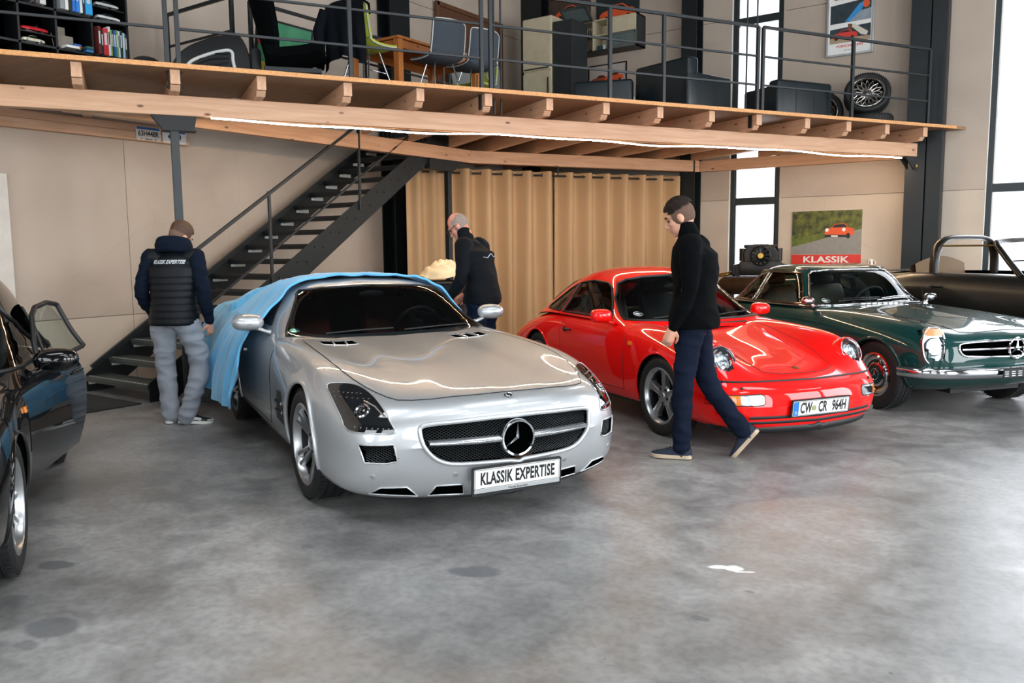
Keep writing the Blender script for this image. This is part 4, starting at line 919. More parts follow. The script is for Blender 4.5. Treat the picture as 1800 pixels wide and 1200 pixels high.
def spokes_twin(n, w0, gap, dish=.25):
    def f(o, rr, h, mat):
        for k in range(n):
            mb = MB()
            for d in (-1, 1):
                a = 2*math.pi*k/n
                radial(mb, [(.05, h*.5, .018, .03), (rr*.45, h*(.5+dish*.2), .017, .03), (rr*.8, h*(.5+dish*.9), .016, .03), (rr-.012, h*(.5+dish*1.3), .02, .035)], 0, a+d*gap)
            mb.build('spoke', mat, o, smooth=40)
        mb = MB(); mb.lathe([(0, h*.62), (.035, h*.61), (.055, h*.56), (.075, h*.45), (.075, h*.2)], 28); hb = mb.build('hub', mat, o, smooth=40)
        mb = MB()
        for k in range(5): a = 2*math.pi*k/5+.3; mb.cyl((.052*math.cos(a), .052*math.sin(a), h*.5), (.052*math.cos(a), .052*math.sin(a), h*.62), .009, n=6)
        mb.build('wheel_bolts', M_BLACK, o)
    return f
for s in (-1, 1):
    wheel(SL, 0, s*.815, .336, .25, .242, spokes_twin(5, .02, .15), M_ALU, steer=rad(2))
    wheel(SL, -2.68, s*.81, .343, .28, .254, spokes_twin(5, .02, .15), M_ALU)
# ---------------------------------------------------------------- blue car cover
from mathutils import noise as _n3
def cover():
    S1 = S_SLSC; M_ = pm('blue_cover_cloth', '#5aaede', .85, var=.08, scale=3, bump=.25, bscale=14, sheen=.3)
    sec = [(-1.13, .27), (-1.11, .42), (-1.08, .6), (-1.04, .75), (-.985, .86), (-.90, .94), (-.80, 1.03), (-.69, 1.14), (-.61, 1.21), (-.45, 1.255), (-.2, 1.278), (0, 1.283), (.2, 1.278), (.45, 1.255), (.60, 1.205), (.69, 1.12), (.80, 1.0), (.92, .88), (.99, .76), (1.02, .5)]
    nv = 150; nx = 120; P = bs(np.array(sec), nv)
    fx = bs(np.array([(-1.62,), (-1.52,), (-1.50,), (-1.50,), (-1.52,), (-1.55,), (-1.60,), (-1.64,), (-1.72,), (-1.80,), (-1.80,), (-1.80,), (-1.78,), (-1.76,), (-1.72,), (-1.7,), (-1.72,), (-1.8,), (-2.0,), (-2.2,)]), nv)[:, 0]
    rng = np.random.RandomState(5); G = []
    for i in range(nx):
        row = []; t = i/(nx-1)
        for j in range(nv):
            y, z = P[j]; x0 = fx[j]; x = x0+(-3.78-x0)*t
            # roof falls away to the tail
            k = 1.0 if x > -2.3 else max(0, 1-((-2.3-x)/1.45)**1.6)
            zz = z if z < .92 else .92+(z-.92)*k+(.05 if x < -3 else 0)
            if y < 0 and z < .95: zz = z+(.03*math.sin(x*3.1)+.06*max(0, -x-2.2)*(1 if z < .5 else 0))
            side = max(0, min(1, (.95-z)/.4))*(1 if y < 0 else .4)
            # hanging folds on the flank, diagonal tension folds over the roof
            ph = x*13+math.sin(z*5)*1.2; d = side*(.032*math.sin(ph)+.02*math.sin(ph*2.3+1.1+z*3))
            nz_ = _n3.noise(Vector((x*3.2+y*1.5, y*2.2-z*2, z*1.6))); n2_ = _n3.noise(Vector((x*8+y*5, y*4-z*4, z*4+3)))
            dg = .022*(1-side)*(.8-2.2*abs(nz_))+.008*(1-2*abs(n2_)); d = d*.55+side*(.045*(.5-abs(_n3.noise(Vector((x*7, 2, z*1.8)))))+.02*n2_)
            edge = max(0, 1-t*nx/7); yc = y-(d if y < 0 else -d)
            row.append((x+.03*math.sin(j*.5)*edge*.6, yc, zz+dg+edge*.004*(1+.6*math.sin(j*.33))-edge*.006))
        G.append(row)
    mb = MB(); mb.grid(G)
    # rolled front hem
    mb.tube([tuple(Vector(p)) for p in G[0]], .010, 8)
    o = mb.build('car_cover', M_, smooth=170); o.location = SL.location; o.rotation_euler = SL.rotation_euler
    tag(o, 'light blue fabric car cover pulled back over the roof and flank of the silver coupe', 'car cover')
cover()
# ---------------------------------------------------------------- rear-engined coupes
M_RED = pm('guards_red_paint', '#ea0803', .45, spec=.1, coat=1., var=.02, coat_rough=.02)
M_BLK = pm('black_car_paint', '#030405', .3, spec=.05, coat=1., var=.05, coat_rough=.015)
M_GLASS = glass_mat('car_glass', (.86, .90, .88)); M_GLASSG = glass_mat('green_car_glass', (.80, .90, .87))
M_LEATHB = pm('black_leather', '#0e1011', .5, var=.1, spec=.3)
M_PLASTIC = pm('black_plastic', '#15181a', .5)
M_REFL = pm('lamp_reflector', '#a4abb0', .2, .9, var=.1, scale=14)
W911 = [(-.69, .868), (-.605, 1.04), (-.515, 1.165), (-.45, 1.198), (-.3, 1.222), (0, 1.235), (.3, 1.222), (.45, 1.198), (.515, 1.165), (.605, 1.04), (.69, .868), (.4, .862), (0, .86), (-.4, .862)]
DW911 = [(-.90, .868), (-1.0, .98), (-1.17, 1.125), (-1.28, 1.165), (-1.55, 1.18), (-1.84, 1.15), (-1.84, .872)]
QW911 = [(-1.90, .874), (-1.90, 1.135), (-2.02, 1.085), (-2.2, .985), (-2.32, .905), (-2.30, .88)]
RW911 = [(-.44, .95), (-.40, 1.14), (-.3, 1.19), (.3, 1.19), (.40, 1.14), (.44, .95), (0, .93)]
def oval_sticker(car, S, y, z):
    p_, n_ = S.hit('x', y, z); M_ = frame(p_+n_*.003, (0, 1, 0), n_.cross(Vector((0, 1, 0))).normalized(), n_)
    mb = MB(); mb.tube([(.045*math.cos(a*math.pi/16), .034*math.sin(a*math.pi/16), 0) for a in range(32)], .0025, 5, closed=True, M=M_); mb.box((0, 0, 0), (.075, .012, .001), M_); mb.box((0, .012, 0), (.04, .004, .001), M_); mb.box((0, -.012, 0), (.04, .004, .001), M_)
    mb.build('windscreen_sticker', pm('sticker_white', '#cfd6d6', .5), car)
def spokes_cup(o, rr, h, mat):
    """five broad flat spokes flaring towards the rim, five bolts"""
    for k in range(5):
        mb = MB(); radial(mb, [(.03, h*.55, .030, .05), (.075, h*.60, .031, .05), (rr*.55, h*.62, .032, .045), (rr*.75, h*.62, .037, .045), (rr*.88, h*.60, .055, .045), (rr-.008, h*.58, .078, .04)], 0, 2*math.pi*k/5+.31); mb.build('spoke', mat, o, smooth=40)
    mb = MB(); mb.lathe([(0, h*.66), (.025, h*.66), (.03, h*.60), (.075, h*.55), (.085, h*.4)], 28); mb.build('hub', mat, o, smooth=40)
    for k in range(5):
        a = 2*math.pi*k/5+.31+math.pi/5; mb = MB(); mb.cyl((.06*math.cos(a), .06*math.sin(a), h*.4), (.06*math.cos(a), .06*math.sin(a), h*.62), .011, n=10); mb.build('wheel_nut', M_BLACK, o)
def spokes_ten(o, rr, h, mat):
    for k in range(10):
        mb = MB(); radial(mb, [(.04, h*.5, .016, .03), (rr*.5, h*.62, .014, .03), (rr-.01, h*.72, .018, .03)], 0, 2*math.pi*k/10); mb.build('spoke', mat, o, smooth=40)
    mb = MB(); mb.lathe([(0, h*.6), (.05, h*.58), (.075, h*.4)], 28); mb.build('hub', mat, o, smooth=40)
def coupe(car, paint, glass, wheels, detail=True, open_door=False, shell=False, square_mirror=True, rim_mat=None, seatmat=None, C=None, wy=1., wz=1.):
    S = S_RED; C = C or S_REDC; Wp = [(p*wy, .84+(q-.84)*wz) for p, q in W911]; Rp = [(p*wy, .84+(q-.84)*wz) for p, q in RW911]; ar = [(0, .322, .338), (-2.272, .322, .345)]
    lampcut = [] if not detail else [[(s*.622+.078*math.cos(2*math.pi*q/24), .665+.078*math.sin(2*math.pi*q/24)) for q in range(24)] for s in (-1, 1)]
    body_shell(car, S, paint, ar, lampcut, cabin=[(-.70, -.6), (-.62, -.4), (-.58, 0), (-.62, .4), (-.70, .6), (-2.3, .56), (-2.5, .4), (-2.5, -.4), (-2.3, -.56)])
    for xc, zc, R in ar: arch_parts(S, car, xc, zc, R, paint, M_WELL, lip=.011)
    half = [(.71, 0), (.70, .2), (.655, .33), (.5, .365), (.2, .41), (-.2, .455), (-.48, .46)]
    hp = half+[(-.50, 0)]+[(a, -b) for a, b in reversed(half) if b > 0]
    patch('front_lid', S, 'z', hp, .002, paint, car, .035)
    mb = MB(); line(mb, S, 'z', half, .0028, .001, 5); line(mb, S, 'z', [(a, -b) for a, b in half], .0028, .001, 5); mb.build('lid_gap', M_BLACK, car)
    for s in (-1, 1):
        ax = 'y' if s > 0 else '-y'
        dp = [(-.545, .84), (-.545, .70), (-.555, .29), (-1.60, .27), (-1.72, .45), (-1.76, .70), (-1.74, .83)]
        if not (open_door and s > 0):
            patch('door', S, ax, dp, .002, paint, car, .035)
            mb = MB(); line(mb, S, ax, dp, .0028, .001, 5, closed=False); mb.build('door_gap', M_BLACK, car)
            p_, n_ = S.hit(ax, -1.60, .715); mb = MB(); mb.tube([p_+n_*.012+Vector((.07, 0, 0)), p_+n_*.02, p_+n_*.012-Vector((.07, 0, 0))], .014, 8, flat=.7); mb.cyl(p_+n_*.0+Vector((-.055, 0, 0)), p_+n_*.02+Vector((-.055, 0, 0)), .022, n=14); mb.build('door_handle', M_PLASTIC, car, smooth=50)
        patch('inner_trim', S, ax, [(-.62, .45), (-.62, .845), (-2.25, .85), (-2.25, .45)], -.035, M_PLASTIC, car, .06)
        p_, n_ = S.hit(ax, -.45, .694); mb = MB(); mb.box((0, 0, 0), (.05, .032, .014)); o = mb.build('side_repeater', M_AMBER, car, bevel=.004); o.matrix_local = frame(p_+n_*.006, (1, 0, 0), n_.cross(Vector((1, 0, 0))).normalized(), n_)
        mb = MB(); line(mb, S, ax, [(-.36, .20), (-1.1, .19), (-1.92, .20)], .016, 0, 8, flat=.6); mb.build('sill', M_BLACK, car, smooth=60)
        if detail:
            # headlamp: body-coloured ring, bowl and ribbed lens leaning back on the wing
            hn = Vector((.90, s*.10, .42)).normalized(); ex = Vector((0, 0, 1)).cross(hn).normalized(); ey = hn.cross(ex); Mh = frame(Vector((.553, s*.622, .660)), ex, ey, hn)
            mb = MB(); mb.lathe([(.124, -.16), (.126, -.08), (.123, -.015), (.114, .006), (.103, .006)], 40, Mh); hl = mb.build('headlamp', paint, car, smooth=50)
            mb = MB(); mb.lathe([(.103, .004), (.09, -.02), (.06, -.05), (.0, -.06)], 36, Mh); mb.build('reflector', M_REFL, hl, smooth=50)
            mb = MB(); mb.lathe([(.105, .0), (.09, .014), (.06, .024), (.03, .029), (0, .03)], 36, Mh); mb.build('lens', M_CLEAR, hl, smooth=80)
            mb = MB(); mb.tube([(.105*math.cos(a*math.pi/20), .105*math.sin(a*math.pi/20), .006) for a in range(40)], .004, 6, closed=True, M=Mh); mb.build('chrome_ring', M_CHROME, hl, smooth=60)
            mb = MB()
            for q in (-.05, -.025, 0, .025, .05): mb.box((q, -.02, .012), (.003, .09, .004), Mh)
            mb.build('lens_ribs', M_CLEAR, hl)
            lp = [(.455, .365), (.445, .40), (.455, .435), (.66, .432), (.78, .425), (.78, .36), (.66, .358), (.48, .358)]
            lq = lambda pl: [(s*a, b) for a, b in (pl if s > 0 else pl[::-1])]
            bl = patch('bumper_lamp', S, 'x', lq([(.475, .358), (.455, .372), (.455, .42), (.475, .436), (.62, .433), (.62, .357)]), .003, M_REFL, car, .02)
            p_, n_ = S.hit('x', s*.53, .397); mb = MB(); mb.prism(rrect(.10, .05, .012), 0, .006, frame(p_+n_*.002, (0, 1, 0), (0, 0, 1), (1, 0, 0)) @ Matrix.Rotation(0, 4, 'Z')); mb.build('fog_lens', M_CLEAR, bl)
            mb = MB(); line(mb, S, 'x', lq([(.475, .358), (.455, .372), (.455, .42), (.475, .436), (.78, .427), (.78, .357)]), .004, .002, 6, closed=True); mb.build('lamp_frame', M_SEAL, bl)
            patch('indicator', S, 'x', lq([(.62, .357), (.62, .433), (.76, .428), (.76, .358)]), .0035, M_AMBER, car, .02)
            p_, n_ = S.hit('x', s*.6, .475); mb = MB(); mb.cyl(p_-n_*.002, p_+n_*.008, .011, n=12); mb.build('washer_jet', M_BLACK, car)
        if not shell and not (open_door and s > 0):
            mirror_house(car, s, (-.83, .865, .90), (.055, .095, .058), paint, (-.80, .735, .83), square=square_mirror)
    if detail:
        mb = MB(); line(mb, S, 'x', [(-.74, .522), (-.465, .516), (0, .511), (.465, .516), (.74, .522)], .009, .0, 8); mb.build('bumper_strip', M_SEAL, car, smooth=60)
        for zz, yy in ((.263, .56), (.224, .565)):
            mb = MB(); line(mb, S, 'x', [(-yy, zz+.003), (0, zz), (yy, zz+.003)], .013, -.002, 8, flat=.6); mb.build('bumper_slot', M_BLACK, car, smooth=60)
        mb = MB(); line(mb, S, 'x', [(-.72, .178), (-.5, .170), (0, .168), (.5, .170), (.72, .178)], .034, .002, 8, flat=.7); mb.build('front_lip', M_PLASTIC, car, smooth=60)
        p_, n_ = S.hit('z', .63, 0); mb = MB(); mb.prism([(-.016, -.022), (.016, -.022), (.022, .005), (.02, .024), (-.02, .024), (-.022, .005)], 0, .003, frame(p_+n_*.002, (0, 1, 0), n_.cross(Vector((0, 1, 0))).normalized(), n_)); mb.build('bonnet_crest', pm('crest_gold', '#5b4a22', .35, .7), car)
        p_, n_ = S.hit('z', -.42, 0); mb = MB()
        mb.box((-.47, 0, .83), (.05, .8, .012)); mb.build('cowl_vent', M_BLACK, car)
    if shell: return
    gl = [('windscreen', 'x', Wp, glass), ('rear_window', '-x', Rp, glass)]
    for s, ax in ((1, 'y'), (-1, '-y')):
        gl.append(('quarter_window', ax, QW911, glass))
        if not (open_door and s > 0): gl.append(('door_window', ax, DW911, glass))
    ex = [('door_opening', 'y', DW911, None)] if open_door else []
    def isin(c, n):
        for nm, ax, poly, gm in gl+ex:
            if ax == 'x' and n[0] > .05 and inpoly((c[1], c[2]), poly): return True
            if ax == '-x' and n[0] < -.05 and inpoly((c[1], c[2]), poly): return True
            if ax in ('y', '-y') and c[1]*(1 if ax == 'y' else -1) > .2 and inpoly((c[0], c[2]), poly): return True
        return c[2] < .80
    V, F, N_ = cut_surface(C, isin); obj_from('roof', V, F, paint, car, normals=N_); headliner(car, V, F, N_)
    for nm, ax, poly, gm in gl:
        patch(nm, C, ax, poly, .001, gm, car, .04)
        mb = MB(); line(mb, C, ax, poly, .012 if ax == 'x' else .010, .0015, 6, closed=True); mb.build('window_seal', M_SEAL, car, smooth=60)
    if detail:
        if wz == 1: patch('sun_strip', C, 'x', [(-.50, 1.165), (-.44, 1.195), (0, 1.23), (.44, 1.195), (.50, 1.165), (0, 1.19)], .002, glass_mat('green_sun_strip', (.2, .62, .55)), car, .05)
        oval_sticker(car, C, -.58, .915)
        mb = MB()
        for y0, y1 in ((.05, .55), (-.5, .0)):
            a, n1 = C.hit('x', y0, .875); b, n2 = C.hit('x', y1, .9); mb.tube([a+n1*.012, (a+b)/2+n1*.018, b+n2*.012], .006, 6)
        mb.build('wipers', M_BLACK, car)
    sm = seatmat or M_LEATHB
    mb = MB(); mb.box((-1.5, 0, .38), (2.0, 1.36, .04)); mb.box((-2.35, 0, .6), (.05, 1.1, .5)); mb.build('cabin_floor', M_BLACK, car)
    mb = MB(); mb.prism([(-.55, .5), (-.55, .80), (-.72, .85), (-.86, .82), (-.9, .5)], -.66, .66, frame((0, 0, 0), (1, 0, 0), (0, 0, 1), (0, -1, 0))); mb.build('dashboard', MATS['dash_black'], car, bevel=.03, smooth=40)
    for s in (-1, 1): seat(car, -1.35, s*.34, .46, sm, .48, .56, 18)
    mb = MB(); mb.box((-2.05, 0, .62), (.14, 1.0, .5)); mb.build('rear_seats', sm, car, bevel=.05, smooth=50)
    steering_wheel(car, -.98, .34, .80, .185)
    mb = MB(); add_ball(mb, (-1.0, 0, 1.13), (.02, .11, .03)); mb.build('interior_mirror', M_BLACK, car, smooth=60)
    if open_door:
        d = patch('door', S, 'y', dp, .003, paint, car, .035); h = Vector((-.55, .80, 0))
        d.matrix_local = T(*h) @ rotz(rad(-open_door)) @ T(*(-h))
        patch('door_glass', C, 'y', DW911, .001, glass, d, .04)
        mb = MB(); line(mb, C, 'y', DW911, .015, .004, 8, closed=True); mb.build('door_window_frame', M_SEAL, d, smooth=60)
        mb = MB(); line(mb, C, 'y', [(-1.03, .87), (-1.13, 1.09)], .010, .004, 8); mb.build('quarter_light_bar', M_SEAL, d, smooth=60)
        inn = patch('door_trim', S, 'y', [(-.58, .80), (-.58, .33), (-1.6, .31), (-1.70, .55), (-1.71, .80)], -.05, M_PLASTIC, d, .08)
        mirror_house(car, 1, (-.83, .885, .90), (.065, .115, .062), paint, (-.80, .735, .84), square=False).parent = d
        p_, n_ = S.hit('y', -1.62, .73); mb = MB(); mb.tube([p_+n_*.012+Vector((.09, 0, 0)), p_+n_*.03, p_+n_*.012-Vector((.09, 0, 0))], .013, 8); mb.build('door_handle', paint, d, smooth=60)
    for s in (-1, 1):
        wheel(car, 0, s*.705, .318, .205, .222, wheels, rim_mat or M_ALU); wheel(car, -2.272, s*.70, .318, .24, .222, wheels, rim_mat or M_ALU)
RC = car_root('red_coupe', 'bright red rear-engined coupe with round headlamps beside the silver coupe', -2.35, 6.61, -31.9)
coupe(RC, M_RED, M_GLASSG, spokes_cup)
number_plate(RC, frame((.907, -.0, .325), (0, 1, 0), (.12, 0, .993), (.993, 0, -.12)), .52, .11, [('CW', -.142), ('CR', .012), ('964H', .168)], .110, .55, blue=True)
mb = MB(); mb.lathe([(0, .004), (.018, .004)], 24, frame((.912, -.070, .322), (0, 1, 0), (0, 0, 1), (1, 0, 0))); mb.build('plate_seal', pm('plate_seal_green', '#8f9a5a', .4), RC)
BC = car_root('black_coupe', 'glossy black coupe with its driver door standing ajar', -4.447, 1.02, -30.6)
coupe(BC, M_BLK, M_GLASSG, spokes_ten, open_door=9, square_mirror=False, C=S_BLKC, wy=1.15, wz=1.28)
# bare body shell on a dolly
M_PRIMER = pm('matt_primer', '#0d0c09', .38, .2, var=.2, coat=.5, coat_rough=.22)
SH = car_root('bare_body_shell', 'unpainted dark open-top car body shell standing on a workshop dolly', .33, 10.42, -24, .31)
coupe(SH, M_PRIMER, M_GLASS, None, detail=False, shell=True)
hoop = []
for i in range(25):
    a = math.pi*i/24; y = -.62*math.copysign(abs(math.cos(a))**.45, math.cos(a)); z = .84+.43*abs(math.sin(a))**.6
    hoop.append((-1.75-.0*z, y, z))
mb = MB(); mb.tube(hoop, .055, 10, flat=.5, up=(0, 0, 1)); mb.build('roll_hoop', M_PRIMER, SH, smooth=60)
fr_ = [(-.74, -.69, .84), (-.9, -.63, .99), (-1.08, -.545, 1.16), (-1.13, -.48, 1.2), (-1.12, -.25, 1.225), (-1.11, 0, 1.235), (-1.12, .25, 1.225), (-1.13, .48, 1.2), (-1.08, .545, 1.16), (-.9, .63, .99), (-.74, .69, .84)]
mb = MB(); mb.tube(fr_, .032, 10); mb.build('windscreen_frame', M_PRIMER, SH, smooth=60)
mb = MB(); mb.cyl((-1.72, -.56, 1.17), (-1.14, -.50, 1.17), .01, n=8); mb.build('brace_bar', pm('brass_bar', '#8a6a38', .4, .8), SH)
mb = MB(); mb.cyl((-.95, -.5, 1.0), (-.95, .5, 1.02), .008, n=8); mb.build('brace_bar', M_BLACK, SH)
mb = MB(); G = []
for i in range(13):
    y = -.5+1.0*i/12; G.append([(-2.15, y, .62), (-2.12, y, .9+.12*math.cos(y*2.6)), (-2.06, y, .93+.12*math.cos(y*2.6)), (-2.0, y, .6)])
mb.grid(G); mb.build('rear_bulkhead', pm('primer_brown', '#6b4f2c', .5, .2), SH, smooth=50)
mb = MB()
for i in range(12): mb.box((-2.62, -.3+i*.055, .87), (.22, .02, .016))
mb.build('engine_grille', M_SATIN, SH)
mb = MB(); mb.box((-1.2, 0, .35), (2.0, 1.3, .03)); mb.build('shell_floor', M_BLACK, SH)
dl = thing('workshop_dolly', 'steel dolly on castors carrying the bare body shell', 'dolly', (.33, 10.42, 0), rad(-24))
for x in (.0, -2.2):
    mb = MB(); mb.box((x, 0, .405), (.08, 1.2, .07)); mb.build('cross_bar', M_STEEL, dl)
    for s in (-1, 1):
        mb = MB(); mb.cyl((x, s*.55-.02, .06), (x, s*.55+.02, .06), .06, n=16); mb.build('castor', M_RUBBER, dl); mb = MB(); mb.box((x, s*.55, .225), (.03, .06, .29)); mb.build('leg', M_STEEL, dl)
for s in (-1, 1): mb = MB(); mb.box((-1.1, s*.45, .34), (2.2, .06, .06)); mb.build('side_bar', M_STEEL, dl)
# ---------------------------------------------------------------- dark green hard-top roadster
M_GREEN = pm('dark_green_metallic_paint', '#063634', .4, .1, spec=.1, coat=1., var=.03, coat_rough=.02)
M_TAN = pm('olive_leather', '#4a4636', .5, var=.1)
PG = car_root('green_roadster', 'dark green vintage two-seater with hard top, chrome bumper and star grille', -1.115, 8.655, -35.85)
S, C = S_PAG, S_PAGC
pg = smooth_poly(sym([(0, .668), (.3, .664), (.50, .655), (.545, .635), (.55, .60), (.53, .565), (.48, .548), (.3, .54), (0, .535)]), 2)
body_shell(PG, S, M_GREEN, [(0, .318, .338), (-2.40, .318, .338)], [pg]+[[(s*.715+.055*math.cos(2*math.pi*q/24), .635+.125*math.sin(2*math.pi*q/24)) for q in range(24)] for s in (-1, 1)], cabin=[(-1.0, -.62), (-1.0, .62), (-2.35, .58), (-2.35, -.58)])
for xc in (0, -2.4): arch_parts(S, PG, xc, .318, .338, M_GREEN, M_WELL, lip=.014)
hp = symz([(.60, 0), (.59, .3), (.54, .44), (.3, .47), (-.2, .50), (-.72, .54), (-.76, 0)])
patch('bonnet', S, 'z', hp, .002, M_GREEN, PG, .04)
mb = MB(); line(mb, S, 'z', hp, .0028, .001, 5, closed=True); mb.build('bonnet_gap', M_BLACK, PG)
gb = patch('grille_backing', S, 'x', [(a*.99, b) for a, b in pg], -.06, M_VOID, PG, .05)
mb = MB(); line(mb, S, 'x', pg, .010, .003, 8, closed=True); mb.build('grille_surround', M_CHROME, PG, smooth=60)
mb = MB(); line(mb, S, 'x', [(-.53, .604), (0, .604), (.53, .604)], .011, .004, 8); mb.build('grille_bar', M_CHROME, PG, smooth=60)
p_, n_ = S.hit('x', 0, .604); Mg = frame((p_.x+.02, 0, .604), (0, 1, 0), (0, 0, 1), (1, 0, 0))
ring_logo(PG, Mg, .088, .009, M_CHROME, None, 'grille_star', .008)
for s in (-1, 1):
    ax = 'y' if s > 0 else '-y'
    # upright oval headlamp unit with amber top
    hn = Vector((.86, s*.42, .16)).normalized(); ex = Vector((0, 0, 1)).cross(hn).normalized(); ey = hn.cross(ex); Mh = frame(Vector((.55, s*.715, .635)), ex, ey, hn)
    ov = [(.088*math.copysign(abs(math.cos(a))**.75, math.cos(a)), .158*math.copysign(abs(math.sin(a))**.8, math.sin(a))) for a in [2*math.pi*i/40 for i in range(40)]]
    mb = MB(); mb.prism([(a*1.03, b*1.03) for a, b in ov], -.16, -.005, Mh); hl = mb.build('headlamp', M_GREEN, PG, smooth=40)
    mb = MB(); mb.tube([(a, b, 0) for a, b in ov], .009, 8, closed=True, M=Mh); mb.build('chrome_ring', M_CHROME, hl, smooth=60)
    mb = MB(); mb.prism([(a*.95, b*.95) for a, b in ov], -.02, -.004, Mh); mb.build('reflector', M_REFL, hl)
    mb = MB(); mb.prism([(a*.85, .115+b*.2) for a, b in ov], -.004, .008, Mh); mb.build('indicator', M_AMBER, hl, smooth=40)
    mb = MB(); mb.lathe([(.08, 0), (.07, .014), (.04, .022), (0, .025)], 32, Mh @ T(0, -.01, 0)); mb.build('lens', M_CLEAR, hl, smooth=80)
    mb = MB(); mb.prism([(a*.8, -.12+b*.2) for a, b in ov], -.004, .006, Mh); mb.build('fog_lens', M_CLEAR, hl)
    mb = MB(); mb.box((s*.09, .0, -.03), (.012, .10, .03), Mh); mb.build('side_marker', pm('red_marker', '#b31212', .25, coat=.8), hl)
    # chrome bumper half
    P = [(.34, s*.865), (.42, s*.845), (.52, s*.80), (.62, s*.70), (.69, s*.5), (.74, s*.25), (.755, 0)]
    P = bs(np.array(P), 30); mb = MB(); G = []
    for q in range(30):
        t = P[min(29, q+1)]-P[max(0, q-1)]; nx, ny = -t[1], t[0]; L_ = math.hypot(nx, ny); nx, ny = nx/L_, ny/L_
        if nx*1+ny*s*.4 < 0: nx, ny = -nx, -ny
        x, y = P[q]; zc = .40
        G.append([(x+nx*d, y+ny*d, zc+h) for d, h in ((0, .05), (.03, .052), (.052, .035), (.055, .0), (.042, -.028), (.02, -.045), (0, -.045))])
    mb.grid(G, flip=s < 0); mb.build('bumper', M_CHROME, PG, smooth=60)
    dp = [(-.80, .84), (-.79, .60), (-.80, .30), (-1.75, .29), (-1.85, .5), (-1.87, .83)]
    patch('door', S, ax, dp, .002, M_GREEN, PG, .04); patch('inner_trim', S, ax, [(-1.0, .45), (-1.0, .85), (-2.3, .85), (-2.3, .45)], -.035, M_PLASTIC, PG, .06)
    mb = MB(); line(mb, S, ax, dp, .003, .001, 5); mb.build('door_gap', M_BLACK, PG)
    mb = MB(); line(mb, S, ax, [(-1.62, .72), (-1.80, .72)], .012, .02, 8); mb.build('door_handle', M_CHROME, PG, smooth=60)
    mb = MB(); line(mb, S, ax, [(-.36, .24), (-1.2, .235), (-2.05, .24)], .014, .004, 8, flat=.6); mb.build('sill_trim', M_CHROME, PG, smooth=60)
    mb = MB(); line(mb, C, ax, [(-.95, .872), (-1.5, .872), (-2.5, .868)], .009, .01, 8); mb.build('waist_trim', M_CHROME, PG, smooth=60)
    sw1 = [(-1.20, .895), (-1.28, 1.0), (-1.42, 1.19), (-1.47, 1.215), (-1.95, 1.215), (-1.93, .892)]
    dw = [(-1.16, .893), (-1.30, 1.10), (-1.40, 1.205), (-1.90, 1.212), (-1.98, .892)]
    qw = [(-2.04, .892), (-1.96, 1.205), (-2.12, 1.17), (-2.30, 1.03), (-2.43, .90)]
    for nm, pl_ in (('door_window', dw), ('quarter_window', qw)):
        mb = MB(); line(mb, C, ax, pl_, .010, .002, 6, closed=True); mb.build('window_trim', M_CHROME if nm == 'quarter_window' else pm('bronze_chrome', '#9b8a78', .12, 1.), PG, smooth=60)
ws = [(-.685, .885), (-.60, 1.06), (-.53, 1.19), (-.48, 1.222), (-.3, 1.236), (0, 1.24), (.3, 1.236), (.48, 1.222), (.53, 1.19), (.60, 1.06), (.685, .885), (.4, .892), (0, .90), (-.4, .892)]
rw = [(-.46, .93), (-.42, 1.12), (-.34, 1.16), (.34, 1.16), (.42, 1.12), (.46, .93)]
cabin_shell(PG, C, M_GREEN, [('windscreen', 'x', ws, M_GLASSG), ('rear_window', '-x', rw, M_GLASS)]+[(nm, ax, pl_, M_GLASS) for ax in ('y', '-y') for nm, pl_ in (('door_window', dw), ('quarter_window', qw))], .85, name='hard_top')
mb = MB(); line(mb, C, 'x', ws, .010, .002, 8, closed=True); mb.build('windscreen_frame', M_CHROME, PG, smooth=60)
mb = MB()
for ax in ('y', '-y'): line(mb, C, ax, [(-1.38, 1.245), (-1.9, 1.25), (-2.1, 1.215)], .008, .002, 6)
mb.build('gutter_trim', M_CHROME, PG, smooth=60)
mb = MB()
for y0, y1 in ((-.45, .05), (.0, .5)):
    a, n1 = C.hit('x', y0, .915); b, n2 = C.hit('x', y1, .93); mb.tube([a+n1*.012, (a+b)/2+n1*.02, b+n2*.012], .006, 6); mb.tube([a+n1*.02+Vector((0, .05, .015)), (a+b)/2+n1*.026+Vector((0, 0, .015)), b+n2*.02+Vector((0, 0, .012))], .004, 6)
mb.build('wipers', M_CHROME, PG)
mb = MB()
for k in range(9): mb.box((-.80, -.28+k*.07, .905), (.05, .05, .01))
mb.build('cowl_grille', M_SATIN, PG)
oval_sticker(PG, C, -.56, .93)
mb = MB(); mb.box((-1.7, 0, .40), (1.6, 1.4, .04)); mb.build('cabin_floor', M_BLACK, PG)
mb = MB(); mb.prism([(-1.0, .5), (-1.0, .82), (-1.12, .885), (-1.24, .86), (-1.28, .5)], -.66, .66, frame((0, 0, 0), (1, 0, 0), (0, 0, 1), (0, -1, 0))); mb.build('dashboard', MATS['dash_black'], PG, bevel=.03, smooth=40)
for s in (-1, 1): seat(PG, -1.78, s*.34, .52, M_TAN, .5, .50, 14)
steering_wheel(PG, -1.40, .34, .86, .20)
mb = MB(); add_ball(mb, (-1.30, 0, 1.17), (.02, .12, .035)); mb.build('interior_mirror', M_BLACK, PG, smooth=60)
mirror_house(PG, -1, (-.98, .80, .935), (.05, .07, .045), pm('mirror_red_chrome', '#d8b0b0', .08, 1.), (-.98, .74, .86)); mirror_house(PG, 1, (-.98, .80, .935), (.05, .07, .045), M_CHROME, (-.98, .74, .86))
